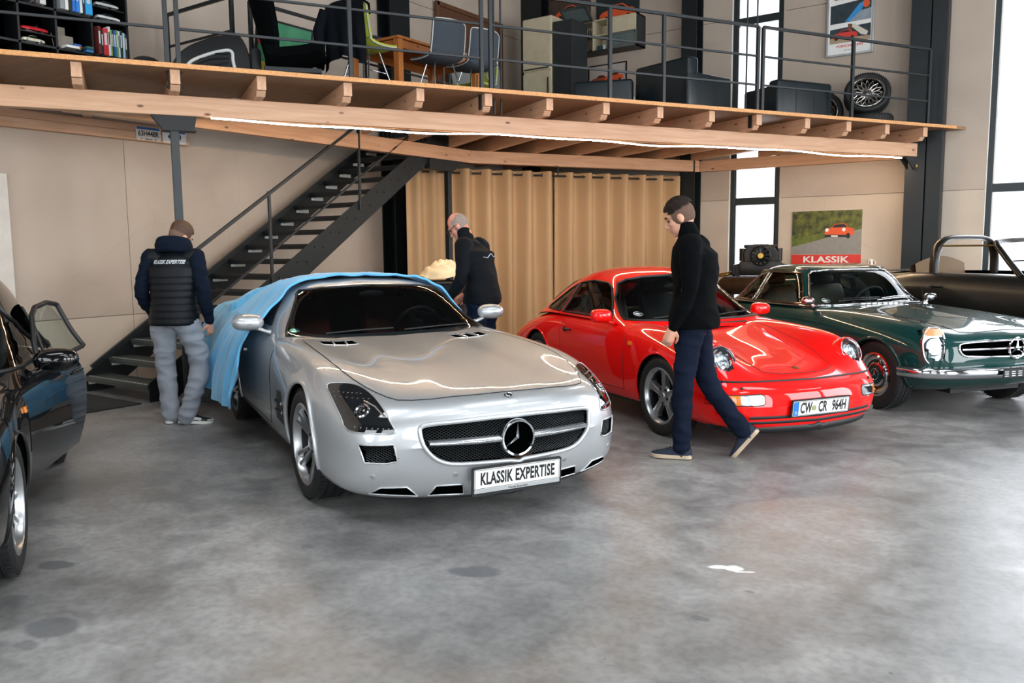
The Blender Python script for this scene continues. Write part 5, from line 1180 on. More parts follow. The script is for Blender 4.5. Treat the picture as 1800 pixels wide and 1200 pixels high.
def hubcap(o, rr, h, mat):
    mb = MB(); mb.lathe([(rr-.01, h*.75), (rr-.03, h*.86), (rr-.055, h*.78), (rr-.06, h*.7)], 40); mb.build('trim_ring', M_CHROME, o, smooth=40)
    mb = MB(); mb.lathe([(rr-.06, h*.7), (rr-.075, h*.62), (.118, h*.62)], 40); mb.build('steel_wheel', M_GLOSSB, o, smooth=40)
    mb = MB(); mb.lathe([(.118, h*.6), (.112, h*.78), (.095, h*.86), (.09, h*.86)], 40); mb.build('hubcap_rim', M_CHROME, o, smooth=40)
    mb = MB(); mb.lathe([(.092, h*.84), (.05, h*.90), (0, h*.92)], 40); mb.build('hubcap', M_GREEN, o, smooth=40)
    Mw = T(0, 0, h*.9); mb = MB(); mb.tube([(.05*math.cos(a*math.pi/14), .05*math.sin(a*math.pi/14), 0) for a in range(28)], .004, 6, closed=True, M=Mw); star_logo(mb, Mw @ T(0, 0, .003), .05, .003); mb.build('hubcap_star', M_CHROME, o, smooth=30)
for s in (-1, 1):
    wheel(PG, 0, s*.735, .32, .19, .195, hubcap, M_CHROME, steer=rad(-3)); wheel(PG, -2.4, s*.735, .32, .19, .195, hubcap, M_CHROME)
mb = MB(); mb.box((.82, .0, .402), (.012, .46, .075)); ph = mb.build('plate_holder', M_BLACK, PG, bevel=.004)
mb = MB()
for k in range(6):
    for zz in (-.018, 0, .018): mb.box((.828, -.2+k*.075, .402+zz), (.004, .045, .007))
mb.build('holder_clips', M_SATIN, ph)
mb = MB(); mb.box((.25, 0, .24), (.4, .8, .10)); mb.box((-.3, 0, .24), (.9, .5, .10)); mb.build('underbody', M_BLACK, PG)
# ---------------------------------------------------------------- people
def stack(mb, rings, n=20):
    """closed solid from elliptical rings (centre, rx, ry)"""
    G = [[(c[0]+rx*math.cos(2*math.pi*j/n), c[1]+ry*math.sin(2*math.pi*j/n), c[2]) for j in range(n)] for c, rx, ry in rings]
    b = len(mb.v); mb.grid(G, cv=True, flip=True); k = len(rings)
    mb.f += [tuple(b+j for j in range(n)), tuple(b+(k-1)*n+j for j in range(n-1, -1, -1))]
def limb(mb, pts, r, n=14):
    P = bs(np.array(pts, float), 4*len(pts)) if len(pts) > 2 else np.array(pts, float)
    R = bs(np.array(r, float)[:, None], 4*len(pts))[:, 0] if len(pts) > 2 else np.array(r, float)
    mb.tube([tuple(p) for p in P], list(R), n); add_ball(mb, P[0], R[0], 8, 12); add_ball(mb, P[-1], R[-1], 8, 12)
def remesh(mb, voxel, smooth=6, fac=.5):
    me = bpy.data.meshes.new('r'); me.from_pydata(mb.v, [], mb.f); ob = bpy.data.objects.new('r', me); COL.objects.link(ob)
    bm = bmesh.new(); bm.from_mesh(me); bmesh.ops.recalc_face_normals(bm, faces=bm.faces); bm.to_mesh(me); bm.free()
    m = ob.modifiers.new('v', 'REMESH'); m.mode = 'VOXEL'; m.voxel_size = voxel
    s = ob.modifiers.new('s', 'SMOOTH'); s.iterations = smooth; s.factor = fac
    dg = bpy.context.evaluated_depsgraph_get(); e = ob.evaluated_get(dg).to_mesh()
    V = np.array([v.co for v in e.vertices]); F = [tuple(p.vertices) for p in e.polygons]; N_ = np.array([v.normal for v in e.vertices])
    bpy.data.objects.remove(ob); return V, F, N_
from mathutils import noise as _nz
def folds(V, N_, amp, sc, zs=.5):
    """irregular cloth creases: stretched noise, ridged"""
    d = np.array([abs(_nz.noise(Vector((v[0]*sc, v[1]*sc, v[2]*sc*zs*2)))) for v in V])
    return V+N_*(amp*(.25-d)*2)[:, None]
def put(name, V, F, mat, parent): return obj_from(name, V, F, mat, parent, smooth=180)
def hand(mb, wrist, d, palm_n, s, curl=28, L_=1.0):
    """palm, four jointed fingers of different length and a thumb leaving the side of the palm; s=+1 left hand"""
    d = Vector(d).normalized(); pn = Vector(palm_n); pn = (pn-d*pn.dot(d)).normalized(); w_ = d.cross(pn)*s   # w_ towards the thumb
    W = Vector(wrist)
    limb(mb, [W-d*.03, W+d*.02, W+d*.055, W+d*.09], [.028, .027, .03, .028])
    for off in (-.028, -.01, .01, .028): limb(mb, [W+d*.02+w_*off*.6, W+d*.088+w_*off], [.017, .0135], 8)
    for off, ln in ((.03, .070), (.0105, .080), (-.0095, .074), (-.029, .058)):
        p = W+d*.086+w_*off; a = 0; pts = [p]
        for q, f in enumerate((.45, .31, .24)):
            a += curl*(.7 if q == 0 else 1.0); dv = d*math.cos(rad(a))+pn*math.sin(rad(a)); p = p+dv*ln*f*L_; pts.append(p)
        mb.tube(pts, [.0098, .0092, .0085, .0072], 8); add_ball(mb, pts[-1], .0075, 6, 8)
        for q in pts[:-1]: add_ball(mb, q, .0096, 6, 8)
    b = W+d*.025+w_*.026; k1 = b+(d*.6+w_*.7+pn*.35).normalized()*.038; k2 = k1+(d*.85+w_*.25+pn*.4).normalized()*.03; k3 = k2+(d*.95+pn*.35).normalized()*.024
    mb.tube([b, k1, k2, k3], [.016, .0125, .011, .009], 8); add_ball(mb, k3, .0092, 6, 8)
def shoe(parent, ankle, dirv, mats, L_=.29, pitch=0., sole_t=.028, stripe=None):
    """ankle above heel; dirv: toe direction (unit, may point down)"""
    d = Vector(dirv).normalized(); side = Vector((0, 0, 1)).cross(d).normalized(); up = d.cross(side); heel = Vector(ankle)-up*.085-d*.075; M_ = frame(heel, d, side, up)
    out = [(0, .0), (.02, .032), (.08, .038), (.15, .042), (.21, .049), (.26, .038), (L_, .0)]
    pl_ = smooth_poly(out+[(a, -b) for a, b in reversed(out[1:-1])], 4)
    mb = MB(); mb.prism([(a, b) for a, b in pl_], 0, sole_t, M_); sh = None
    up_ = MB(); G = []
    for x, hw, h in ((.0, .012, .075), (.03, .034, .095), (.07, .038, .10), (.11, .038, .09), (.15, .041, .075), (.20, .044, .06), (.25, .036, .05), (.285, .012, .038)):
        G.append([(x, hw*math.cos(a), sole_t*.6+(h-sole_t*.6)*max(0, math.sin(a))**.7) for a in [math.pi*i/12 for i in range(13)]])
    up_.grid(G, M=M_, flip=False); sh = up_.build('shoe', mats[0], parent, smooth=70); mb.build('shoe_sole', mats[1], sh, bevel=.004)
    if stripe:
        for s in (-1, 1):
            q = MB(); q.tube([M_ @ Vector((.10, s*.041, .045)), M_ @ Vector((.15, s*.044, .05)), M_ @ Vector((.19, s*.043, .043))], .013, 6, flat=.3, up=tuple(side)); q.build('shoe_panel', stripe, sh)
            q = MB(); q.tube([M_ @ Vector((.24, s*.036, .038)), M_ @ Vector((.285, s*.012, .036))], .015, 6, flat=.4); q.build('toe_panel', stripe, sh)
    lc = MB()
    for k in range(4): lc.tube([M_ @ Vector((.11+.022*k, -.02, .092-.009*k)), M_ @ Vector((.112+.022*k, 0, .098-.009*k)), M_ @ Vector((.11+.022*k, .02, .092-.009*k))], .0032, 5)
    lc.build('laces', mats[2], sh); return sh
SKIN = pm('skin', '#c38e75', .5, var=.08, scale=20); SKIN2 = pm('skin_ruddy', '#c9836c', .5, var=.1, scale=20)
def person(label, loc, heading, J, st):
    root = thing('person', label, 'person', loc, rad(heading)); k = st.get('k', 1.0)
    J = {n: Vector(p)*k for n, p in J.items()}
    # ---- continuous body
    b = MB()
    Mh = T(*J['head']) @ Matrix.Rotation(rad(st['yaw']), 4, 'Z') @ Matrix.Rotation(rad(st['pitch']), 4, 'Y') @ Matrix.Rotation(rad(st.get('tilt', 0)), 4, 'X')
    for c, r in (((-.012, 0, .015), (.098, .078, .105)), ((.028, 0, -.06), (.066, .060, .075)), ((.064, 0, -.105), (.026, .03, .022)), ((.072, 0, .022), (.026, .052, .016)), ((.085, 0, -.078), (.013, .025, .012)), ((.05, .035, -.03), (.035, .028, .03)), ((.05, -.035, -.03), (.035, .028, .03)),
                 ((-.008, .079, -.02), (.02, .01, .034)), ((-.008, -.079, -.02), (.02, .01, .034))): add_ball(b, c, r, 12, 18, M=Mh)
    b.tube([(.086, 0, .01), (.104, 0, -.018), (.112, 0, -.038), (.094, 0, -.048)], [.009, .012, .016, .012], 10, M=Mh); add_ball(b, (.108, 0, -.04), .014, M=Mh)
    limb(b, [J['neck']-Vector((0, 0, .06)), J['neck'], Mh @ Vector((-.02, 0, -.06))], [.066, .06, .055])
    ch, wa = J['chest'], J['waist']; hp = (J['hipL']+J['hipR'])/2
    stack(b, [(hp-Vector((0, 0, .08)), .09, .13), (hp+Vector((0, 0, .03)), .10, .15), (wa, .09, .135), (ch, .10, .155), (ch+Vector((0, 0, .12)), .08, .16), (J['neck']+Vector((0, 0, -.03)), .05, .07)])
    for s, q in ((1, 'L'), (-1, 'R')):
        limb(b, [J['sh'+q], J['el'+q], J['wr'+q]], [.052, .042, .029]); limb(b, [J['hip'+q], J['hip'+q]*.5+J['kn'+q]*.5, J['kn'+q], J['kn'+q]*.5+J['an'+q]*.5, J['an'+q]], [.07, .06, .045, .042, .036])
        hd = J['wr'+q]-J['el'+q]; hand(b, J['wr'+q], st.get('hd'+q, hd), st.get('pn'+q, (0, -s, 0)), s)
    V, F, _ = remesh(b, .0068, 3, .5); put('body', V, F, st['skin'], root)
    # ---- face details, hair
    e = MB()
    for s in (-1, 1): add_ball(e, (.080, s*.032, -.004), (.010, .013, .008), M=Mh)
    e.build('eyes', pm('eye_dark', '#2a2320', .3), root, smooth=80)
    e = MB()
    for s in (-1, 1): e.tube([(.096, s*.014, .020), (.092, s*.034, .026), (.078, s*.054, .020)], [.005, .006, .004], 6, M=Mh)
    e.build('eyebrows', st['hair'], root)
    for nm, scl, cond, m, bump_ in st['hairs']:
        hb = MB(); nu, nv = 36, 48; idx = {}; fs = []
        P = []
        for i in range(nu+1):
            for j in range(nv):
                t_, p_ = math.pi*i/nu, 2*math.pi*j/nv; x, y, z = math.sin(t_)*math.cos(p_), math.sin(t_)*math.sin(p_), math.cos(t_)
                w_ = 1+bump_*(.5+.5*math.sin(j*1.9+i*.8)*math.cos(i*1.3+j*.35)) if z > -.2 else 1
                zz_ = .015+.105*z; sm = min(1, max(0, (zz_-.02)/.06)); e2 = 1.012+(scl-1.012)*sm*sm*(3-2*sm) if scl > 1.05 else scl; P.append((-.012+.098*e2*x*w_, .078*e2*y*w_, .015+.105*e2*z*w_))
        for i in range(nu):
            for j in range(nv):
                q = [i*nv+j, (i+1)*nv+j, (i+1)*nv+(j+1) % nv, i*nv+(j+1) % nv]; c = np.mean([P[a] for a in q], 0)
                if cond(c): fs.append(tuple(q))
        hb.add(P, fs, Mh); hb.build(nm, m, root, smooth=80)
    if st.get('glasses'):
        g = MB()
        for s in (-1, 1):
            g.tube([(.112, s*.034+.026*math.cos(a*math.pi/10), -.006+.018*math.sin(a*math.pi/10)) for a in range(20)], .0022, 5, closed=True, M=Mh); g.tube([(.110, s*.06, .0), (.05, s*.083, .004), (-.02, s*.085, -.002)], .003, 5, M=Mh)
        g.cyl((.113, -.008, 0), (.113, .008, 0), .002, n=5, M=Mh); g.build('glasses', M_BLACK, root)
    # ---- trousers
    t = MB(); lw = st.get('leg', 1.0)
    stack(t, [(hp-Vector((0, 0, .07)), .115, .165), (hp+Vector((0, 0, .02)), .125, .175), (hp+Vector((0, 0, .10)), .12, .165), (hp+Vector((0, 0, .15)), .115, .16)])
    for q in 'LR':
        A, K, N2 = J['hip'+q], J['kn'+q], J['an'+q]; dn = (N2-K).normalized()
        limb(t, [A+Vector((0, 0, -.03)), A*.55+K*.45, K, K*.5+N2*.5, N2+dn*st.get('cuff', .02)], [.105*lw, .09*lw, .075*lw, .07*lw, .066*lw], 18)
    V, F, N_ = remesh(t, .011, 4); zz = V[:, 2]
    V = folds(V, N_, .012, 7, .9); tr = put('trousers', V, F, st['trousers'], root)
    # ---- jacket / jumper
    j = MB(); ex = st.get('bulk', .02)
    nk = J['neck']
    stack(j, [(J['hem'], .14+ex, .185+ex), (J['hem']+Vector((0, 0, .05)), .14+ex, .185+ex), (wa+Vector((0, 0, .05)), .11+ex, .16+ex), (ch, .125+ex, .185+ex), (ch+Vector((0, 0, .10)), .115+ex, .19+ex), (ch*.4+nk*.6, .09+ex, .165), (nk+Vector((0, 0, -.005)), .065, .085)], 28)
    if st['sleeves'] is None:
        for q in 'LR':
            S_, E_, W_ = J['sh'+q], J['el'+q], J['wr'+q]; limb(j, [S_*.75+nk*.25-Vector((0, 0, .02)), S_, S_*.5+E_*.5, E_, E_*.45+W_*.55, W_-(W_-E_).normalized()*.01], [.085, .080, .066, .058, .054, .042], 16)
    else:
        for q in 'LR': S_ = J['sh'+q]; limb(j, [S_*.7+nk*.3-Vector((0, 0, .03)), S_*.93+nk*.07-Vector((0, 0, .01))], [.08, .078], 16)
    if st.get('collar'): limb(j, [nk-Vector((0, 0, .02)), nk+(J['head']-nk)*st['collar']], [.076, .066], 18)
    V, F, N_ = remesh(j, .010, 5); V0 = V.copy()
    if st.get('quilt'):
        z = V[:, 2]; V = V+N_*(.010*(np.abs(np.sin((z-J['hem'].z)*math.pi/.058))**.6-.6)*np.clip((ch.z+.10-z)*12, 0, 1))[:, None]
    else:
        V = folds(V, N_, .010, 6, .6)
    jk = put('jacket' if st.get('quilt') or st.get('collar') else 'jumper', V, F, st['jacket'], root)
    if st['sleeves'] is not None:
        for q in 'LR':
            S_, E_, W_ = J['sh'+q], J['el'+q], J['wr'+q]; a = MB(); limb(a, [S_, S_*.5+E_*.5, E_, E_*.45+W_*.55, W_-(W_-E_).normalized()*.015], [.074, .066, .06, .054, .042], 16); limb(a, [W_-(W_-E_).normalized()*.05, W_-(W_-E_).normalized()*.005], [.038, .036])
            Va, Fa, Na = remesh(a, .010, 4); Va = folds(Va, Na, .009, 9, .8); put('sleeve', Va, Fa, st['sleeves'], root)
    if st.get('hood'):
        h = MB(); c = nk+Vector((-.03, 0, .01)); 
        for rr, dz, tt in ((.115, .0, .04), (.105, .035, .038), (.12, -.035, .035)): h.tube([c+Vector((rr*.85*math.cos(a), rr*1.05*math.sin(a), dz-.02*math.cos(a))) for a in [2*math.pi*i/28 for i in range(28)]], tt, 12, closed=True)
        Vh, Fh, Nh = remesh(h, .011, 5); put('hood', Vh, Fh, st['sleeves'], root)
    if st.get('print'):
        bvh = BVHTree.FromPolygons([tuple(v) for v in V], F); txt, z, sz, sx, sh_ = st['print']; tm = MB(); text_mesh(tm, txt, sz, Matrix.Identity(4), sx=sx, ext=0, shear=sh_, bold=.0012)
        out = []
        for x, y, _z in tm.v:
            hit = bvh.ray_cast(Vector((-1.2, -x, z+y)), Vector((1, 0, 0))); p = hit[0] if hit[0] else Vector((-.15, -x, z+y)); out.append(tuple(p+Vector((-.003, 0, 0))))
        obj_from('back_lettering', out, tm.f, pm('print_white', '#b9c0c4', .5), root)
    if st.get('piping'):
        bvh = BVHTree.FromPolygons([tuple(v) for v in V], F); z = st['piping']
        pp = MB(); pts = []
        for i in range(15):
            y = -.13+.26*i/14; h = bvh.ray_cast(Vector((-1.2, y, z-.25*abs(y)+.01*math.sin(i))), Vector((1, 0, 0)))
            if h[0]: pts.append(h[0]+Vector((-.003, 0, 0)))
        pp.tube(pts, .006, 6, flat=.5); pp.build('reflective_piping', pm('reflective_silver', '#c9d2d6', .35, .4), root)
    sh = st['shoes']
    for q in 'LR': shoe(root, J['an'+q], st['ft'+q], sh, stripe=st.get('stripe'), L_=.29)
    return root
def fade(z0): return lambda c: c[2] > z0 and not (c[0] > .05 and c[2] < .075)
M_HAIRB = pm('brown_hair', '#4a2f1f', .6, var=.35, scale=60, bump=.5, bscale=180); M_HAIRD = pm('dark_hair', '#1c120c', .7, spec=.2, var=.4, scale=60, bump=.5, bscale=180)
M_STUB = pm('cropped_hair', '#6b5142', .8, var=.2, scale=120); M_STUBG = pm('grey_cropped_hair', '#8a7a70', .8, var=.25, scale=120)
M_NAVY = pm('navy_cotton', '#0a1422', .85, var=.12, spec=.12); M_VEST = pm('black_quilted_nylon', '#080d13', .55, var=.1, spec=.25)
M_GREYJ = pm('grey_denim', '#9197a0', .9, var=.14, scale=5, bump=.3, bscale=50); M_DKJ = pm('dark_blue_denim', '#0e1626', .9, var=.2, scale=6, bump=.3, bscale=60, spec=.12)
M_KNIT = pm('black_wool_knit', '#040608', .95, var=.2, bump=.4, bscale=160, spec=.08); M_JKT = pm('black_softshell', '#070b10', .8, var=.12, spec=.15)
backside = lambda c: (c[0] < .045 and c[2] > -.055) or (c[2] > .075 and c[0] < .07)
person('man in a black quilted vest and light grey jeans seen from behind at the staircase', (-6.50, 4.12, 0), 122,
    dict(hipL=(0, .10, .92), knL=(.03, .115, .50), anL=(-.01, .075, .09), hipR=(0, -.10, .92), knR=(.06, -.20, .50), anR=(-.06, -.10, .095), waist=(0, 0, 1.03), chest=(.03, 0, 1.25), shL=(.04, .20, 1.45), shR=(.04, -.20, 1.45), elL=(-.03, .285, 1.14), wrL=(.12, .24, .93), elR=(-.01, -.275, 1.14), wrR=(.05, -.29, .885), neck=(.07, -.01, 1.53), head=(.14, -.03, 1.625), hem=(0, 0, .86)),
    dict(skin=SKIN, hair=M_HAIRB, yaw=-30, pitch=28, tilt=6, hairs=[('hair_top', 1.16, lambda c: c[2] > .015 and (c[0] < .05 or c[2] > .07), M_HAIRB, .06), ('hair_sides', 1.02, backside, M_STUB, 0.)], trousers=M_GREYJ, jacket=M_VEST, sleeves=M_NAVY, hood=True, quilt=True, bulk=.03, leg=1.12, cuff=.03, print=('KLASSIK EXPERTISE', 1.405, .046, .70, .25), shoes=(pm('shoe_black_leather', '#14181a', .45), M_WHITE, M_BLACK), stripe=pm('shoe_white_leather', '#d9dcdc', .5), ftL=(1, .12, 0), ftR=(.35, -.93, -.1), hdR=(.25, .05, -1), pnR=(.5, 1, 0)))
person('man in a black turtleneck jumper and dark jeans walking past the red coupe', (-2.345, 5.435, 0), 194,
    dict(hipL=(-.05, .09, .96), knL=(.0, .10, .52), anL=(.0, .10, .09), hipR=(-.07, -.09, .96), knR=(-.13, -.10, .53), anR=(-.40, -.10, .19), waist=(-.06, 0, 1.10), chest=(-.06, 0, 1.34), shL=(-.06, .185, 1.50), shR=(-.06, -.185, 1.50), elL=(-.07, .245, 1.19), wrL=(.045, .245, .945), elR=(-.12, -.25, 1.20), wrR=(-.04, -.23, .95), neck=(-.02, 0, 1.575), head=(.05, 0, 1.70), hem=(-.06, 0, .93)),
    dict(skin=SKIN, hair=M_HAIRD, yaw=4, pitch=22, k=1.0, hairs=[('hair_top', 1.17, lambda c: c[2] > .042-.2*c[0] and (c[0] < .06 or c[2] > .07), M_HAIRD, .07), ('hair_sides', 1.018, backside, pm('dark_cropped_hair', '#5a4336', .85, var=.2, scale=120), 0.)], trousers=M_DKJ, jacket=M_KNIT, sleeves=None, collar=.42, bulk=.038, leg=.98, cuff=.0, shoes=(pm('shoe_navy_suede', '#1b2536', .85), pm('shoe_sole_tan', '#b9a68d', .7), M_BLACK), ftL=(1, .05, 0), ftR=(.62, 0, -.78), hdL=(.35, .0, -1), pnL=(.3, -1, 0)))
person('bald man with glasses in a black jacket bending over behind the silver coupe', (-4.76, 6.24, 0), 192,
    dict(hipL=(0, .10, .95), knL=(.02, .11, .51), anL=(-.02, .10, .09), hipR=(0, -.10, .95), knR=(.02, -.11, .51), anR=(-.02, -.10, .09), waist=(.0, 0, 1.08), chest=(.05, 0, 1.30), shL=(.09, .195, 1.46), shR=(.09, -.195, 1.46), elL=(.06, .27, 1.17), wrL=(.22, .24, .98), elR=(.08, -.27, 1.17), wrR=(.28, -.22, 1.0), neck=(.14, 0, 1.53), head=(.235, 0, 1.635), hem=(0, 0, .93)),
    dict(skin=SKIN2, hair=M_STUBG, yaw=10, pitch=40, k=1.05, glasses=True, hairs=[('hair_fringe', 1.02, lambda c: c[0] < .03 and -.055 < c[2] < .055+(-.3*c[0] if c[0] < 0 else 0), M_STUBG, 0.)], trousers=M_DKJ, jacket=M_JKT, sleeves=None, collar=.5, bulk=.035, leg=1.05, cuff=.0, piping=1.44, shoes=(MATS['shoe_black_leather'], M_BLACK, M_BLACK), ftL=(1, .1, 0), ftR=(1, -.1, 0)))
# ---------------------------------------------------------------- things below the mezzanine
M_CURT = pm('beige_curtain_cloth', '#b8966f', .85, var=.02, scale=3)
def curtain(label, t0, t1, s0, amp, seed, pitch=.172, ztop=2.69):
    o_ = mz(t0, s0, 0); root = thing('curtain', label, 'curtain', tuple(o_), math.atan2(D3.y, D3.x)); n = int((t1-t0)/.011); nz = 26; rg = random.Random(seed)
    ph = [rg.uniform(-.5, .5) for _ in range(60)]; G = []
    for i in range(n+1):
        x = (t1-t0)*i/n; k = x/pitch*math.pi; col = []
        for j in range(nz+1):
            f = j/nz; z = ztop-(ztop-.02)*f; am = amp*(1-.25*f)
            y = am*math.sin(k+.4*math.sin(k*.31+f*1.3)*f)+.018*f*math.sin(k*.47+ph[int(x*7) % 60]*2)
            xx = x+.012*f*math.sin(k*.5+ph[int(x*5) % 60])
            col.append((xx, y, z))
        G.append(col)
    mb = MB(); mb.grid(G); c = mb.build('cloth', M_CURT, root, smooth=180)
    k = 0
    while (k+.5)*pitch < t1-t0:
        x = k*pitch+pitch*0; 
        if x > .02:
            mb = MB(); mb.tube([(x, .025*math.cos(2*math.pi*a/16), ztop-.06+.025*math.sin(2*math.pi*a/16)) for a in range(16)], .006, 6, closed=True); mb.build('eyelet', M_CHROME, root, smooth=60)
        k += 1
    return root
curtain('gathered beige curtain hanging beside the thin dark post', 3.30, 3.93, -3.13, .04, 2, .12)
curtain('wide beige curtain with deep folds hanging behind the bald man', 3.97, 5.77, -3.13, .10, 4)
curtain('wide beige curtain with deep folds hanging behind the red coupe', 5.75, 8.30, -3.16, .10, 9)
rod = thing('curtain_rod', 'black curtain rod under the spruce beam', 'curtain rod', tuple(mz(3.2, -3.13, 2.63)), math.atan2(D3.y, D3.x))
mb = MB(); mb.cyl((0, 0, 0), (5.2, 0, 0), .013, n=10); mb.build('rod', M_BLACK, rod, smooth=60)
for x in (.75, 2.6, 5.1): mb = MB(); mb.bar((x, 0, .13), (x, 0, 0), .02, .012, up=(0, 1, 0)); mb.build('bracket', M_BLACK, rod)
# plates on the wall beam
def us_plate(y, z, txt, label, bandcol, col, sub):
    t = thing('licence_plate', label, 'licence plate', (XW+.118, y, z)); M_ = frame((0, 0, 0), (0, 1, 0), (0, 0, 1), (1, 0, 0))
    mb = MB(); mb.prism(rrect(.305, .152, .02), 0, .004, M_); mb.build('plate', pm('plate_'+txt[:2], col, .4, var=.1), t)
    mb = MB(); mb.box((0, .058, .005), (.28, .028, .002), M_); mb.build('colour_band', pm('band_'+txt[:2], bandcol, .4), t)
    mb = MB(); text_mesh(mb, txt, .085, M_ @ T(0, -.004, .006), sx=.78, ext=.001, bold=.0015); 
    if sub: text_mesh(mb, sub, .028, M_ @ T(0, -.062, .006), ext=.001)
    mb.build('lettering', M_BLACK, t)
us_plate(5.49, 2.846, '63H448R', 'pale number plate reading 63H448R on the wall beam', '#2a5d9a', '#cfc6bd', '10 - Alabama - 25')
us_plate(5.82, 2.842, '4LY  9', 'white number plate half hidden by the steel post on the wall beam', '#2f66a8', '#d4d6d4', None)
# wooden cupboard and heap of cloth behind the silver car
cb = thing('wooden_cupboard', 'narrow brown wooden cupboard behind the staircase', 'cupboard', (-8.75, 10.15, 0)); M_BROWN = wood_mat('brown_wood', '#6b4427', '#54331c', '#3a2010', 2)
for x in (-.25, .25): mb = MB(); mb.box((x, 0, 1.05), (.03, .5, 2.1)); mb.build('side', M_BROWN, cb)
for z in (.05, .7, 1.4, 2.09): mb = MB(); mb.box((0, 0, z), (.5, .5, .03)); mb.build('shelf', M_BROWN, cb)
mb = MB(); mb.box((0, .24, 1.05), (.5, .02, 2.1)); mb.build('back', M_BROWN, cb)
tr = thing('plastic_bin', 'tall black bin heaped with cloth behind the silver coupe', 'bin', (-6.10, 7.30, 0), rad(35))
mb = MB(); stack(mb, [((0, 0, 0), .22, .24), ((0, 0, .5), .26, .28), ((0, 0, 1.06), .29, .31), ((0, 0, 1.12), .31, .33)], 28); mb.build('tub', M_PLASTIC, tr, smooth=40)
mb = MB(); mb.tube([(.31*math.cos(a*math.pi/14), .33*math.sin(a*math.pi/14), 1.12) for a in range(28)], .014, 6, closed=True); mb.build('rim', M_PLASTIC, tr, smooth=60)
G = []; rg = random.Random(4)
for i in range(29):
    row = []
    for j in range(48):
        a = 2*math.pi*j/48; r = .30*(i/28); h = 1.37-.19*(i/28)**2.2
        w_ = .014*math.sin(a*5+i*.5)+.016*math.sin(a*3-i*.8+1)+.010*math.sin(a*9+i*1.3)
        row.append((r*(1+w_)*math.cos(a), r*(1+w_)*1.08*math.sin(a), h+w_*(.55 if i > 2 else .15)))
    G.append(row)
mb = MB(); mb.grid(G, cv=True); hp_ = mb.build('cloth_heap', pm('cream_cloth', '#d8c3a0', .9, var=.1, bump=.4, bscale=30), smooth=180); hp_.location = (-6.10, 7.30, .0); hp_.rotation_euler = (0, 0, rad(35)); tag(hp_, 'crumpled cream cloth heaped on the black bin', 'cloth')
# cable along the floor by the wall
mb = MB(); mb.tube([(-7.4, 5.2, .008), (-7.0, 5.55, .008), (-6.7, 5.9, .008), (-6.3, 6.3, .008)], .008, 6); tag(mb.build('floor_cable', M_BLACK, smooth=60), 'black cable lying on the floor beside the staircase', 'cable')
# drawer unit beside the stairs
du = thing('drawer_unit', 'low dark drawer unit standing beside the lower stairs', 'drawer unit', (-7.34, 5.02, 0), rad(60))
mb = MB(); mb.box((0, 0, .28), (.36, .42, .56)); mb.build('carcass', M_STEEL, du, bevel=.006)
for k in range(3): mb = MB(); mb.box((0, -.215, .12+k*.17), (.32, .014, .15)); d_ = mb.build('drawer', M_RAIL, du, bevel=.004); mb = MB(); mb.box((0, -.23, .15+k*.17), (.1, .014, .012)); mb.build('drawer_handle', M_SATIN, d_)
# engine on a stand
en = thing('car_engine', 'flat boxer engine with round cooling fan mounted on a stand', 'engine', (-4.2, 12.55, 0), rad(-72))
M_ENG = pm('engine_black', '#14110e', .4, .3, var=.3, scale=20); M_BRASS = pm('engine_brass', '#a88748', .3, .9, var=.2)
mb = MB(); mb.box((0, 0, 1.17), (.52, .62, .22)); mb.build('crankcase', M_ENG, en, bevel=.03, smooth=40)
for s in (-1, 1):
    mb = MB()
    for k in range(7): mb.box((0, s*(.30+.012*k), 1.14), (.46, .006, .2-.004*k))
    mb.build('cylinder_fins', M_ENG, en); mb = MB(); mb.box((0, s*.39, 1.14), (.42, .06, .17)); mb.build('valve_cover', M_ENG, en, bevel=.02)
    mb = MB(); mb.tube([(-.1, s*.25, 1.3), (-.1, s*.22, 1.44), (-.05, s*.1, 1.5), (0, 0, 1.5)], .035, 10); mb.build('intake_pipe', M_ENG, en, smooth=60)
    mb = MB(); mb.cyl((.05, s*.26, 1.28), (.05, s*.26, 1.47), .055, n=16); mb.build('air_box', M_ENG, en, smooth=40)
mb = MB(); mb.lathe([(.13, -.04), (.145, -.03), (.15, .05), (.135, .06)], 32, frame((.27, 0, 1.36), (0, 1, 0), (0, 0, 1), (1, 0, 0))); fh = mb.build('fan_shroud', M_ENG, en, smooth=40)
mb = MB(); mb.lathe([(0, -.035), (.14, -.035)], 32, frame((.27, 0, 1.36), (0, 1, 0), (0, 0, 1), (1, 0, 0))); mb.build('shroud_back', M_ENG, fh)
mb = MB(); mb.prism([(-.24, 1.26), (.24, 1.26), (.26, 1.4), (.2, 1.5), (-.2, 1.5), (-.26, 1.4)], -.14, .18, frame((0, 0, 0), (0, 1, 0), (0, 0, 1), (1, 0, 0))); mb.build('fan_housing', M_ENG, en, bevel=.02)
for k in range(11):
    mb = MB(); mb.box((.085, 0, .02), (.09, .03, .005), frame((.27, 0, 1.36), (0, 1, 0), (0, 0, 1), (1, 0, 0)) @ Matrix.Rotation(2*math.pi*k/11, 4, 'Z') @ Matrix.Rotation(.5, 4, 'X')); mb.build('fan_blade', M_STEEL, fh)
mb = MB(); mb.lathe([(0, .06), (.04, .06), (.055, .04), (.055, .0)], 24, frame((.27, 0, 1.36), (0, 1, 0), (0, 0, 1), (1, 0, 0))); mb.build('fan_pulley', M_BRASS, fh, smooth=40)
mb = MB(); mb.box((-.05, 0, 1.50), (.3, .5, .05)); mb.build('intake_plenum', M_ENG, en, bevel=.02)
mb = MB(); mb.tube([(.1, -.42, 1.1), (.2, -.5, 1.08), (.15, -.6, 1.06)], .03, 10); mb.build('exhaust_stub', M_BRASS, en, smooth=60)
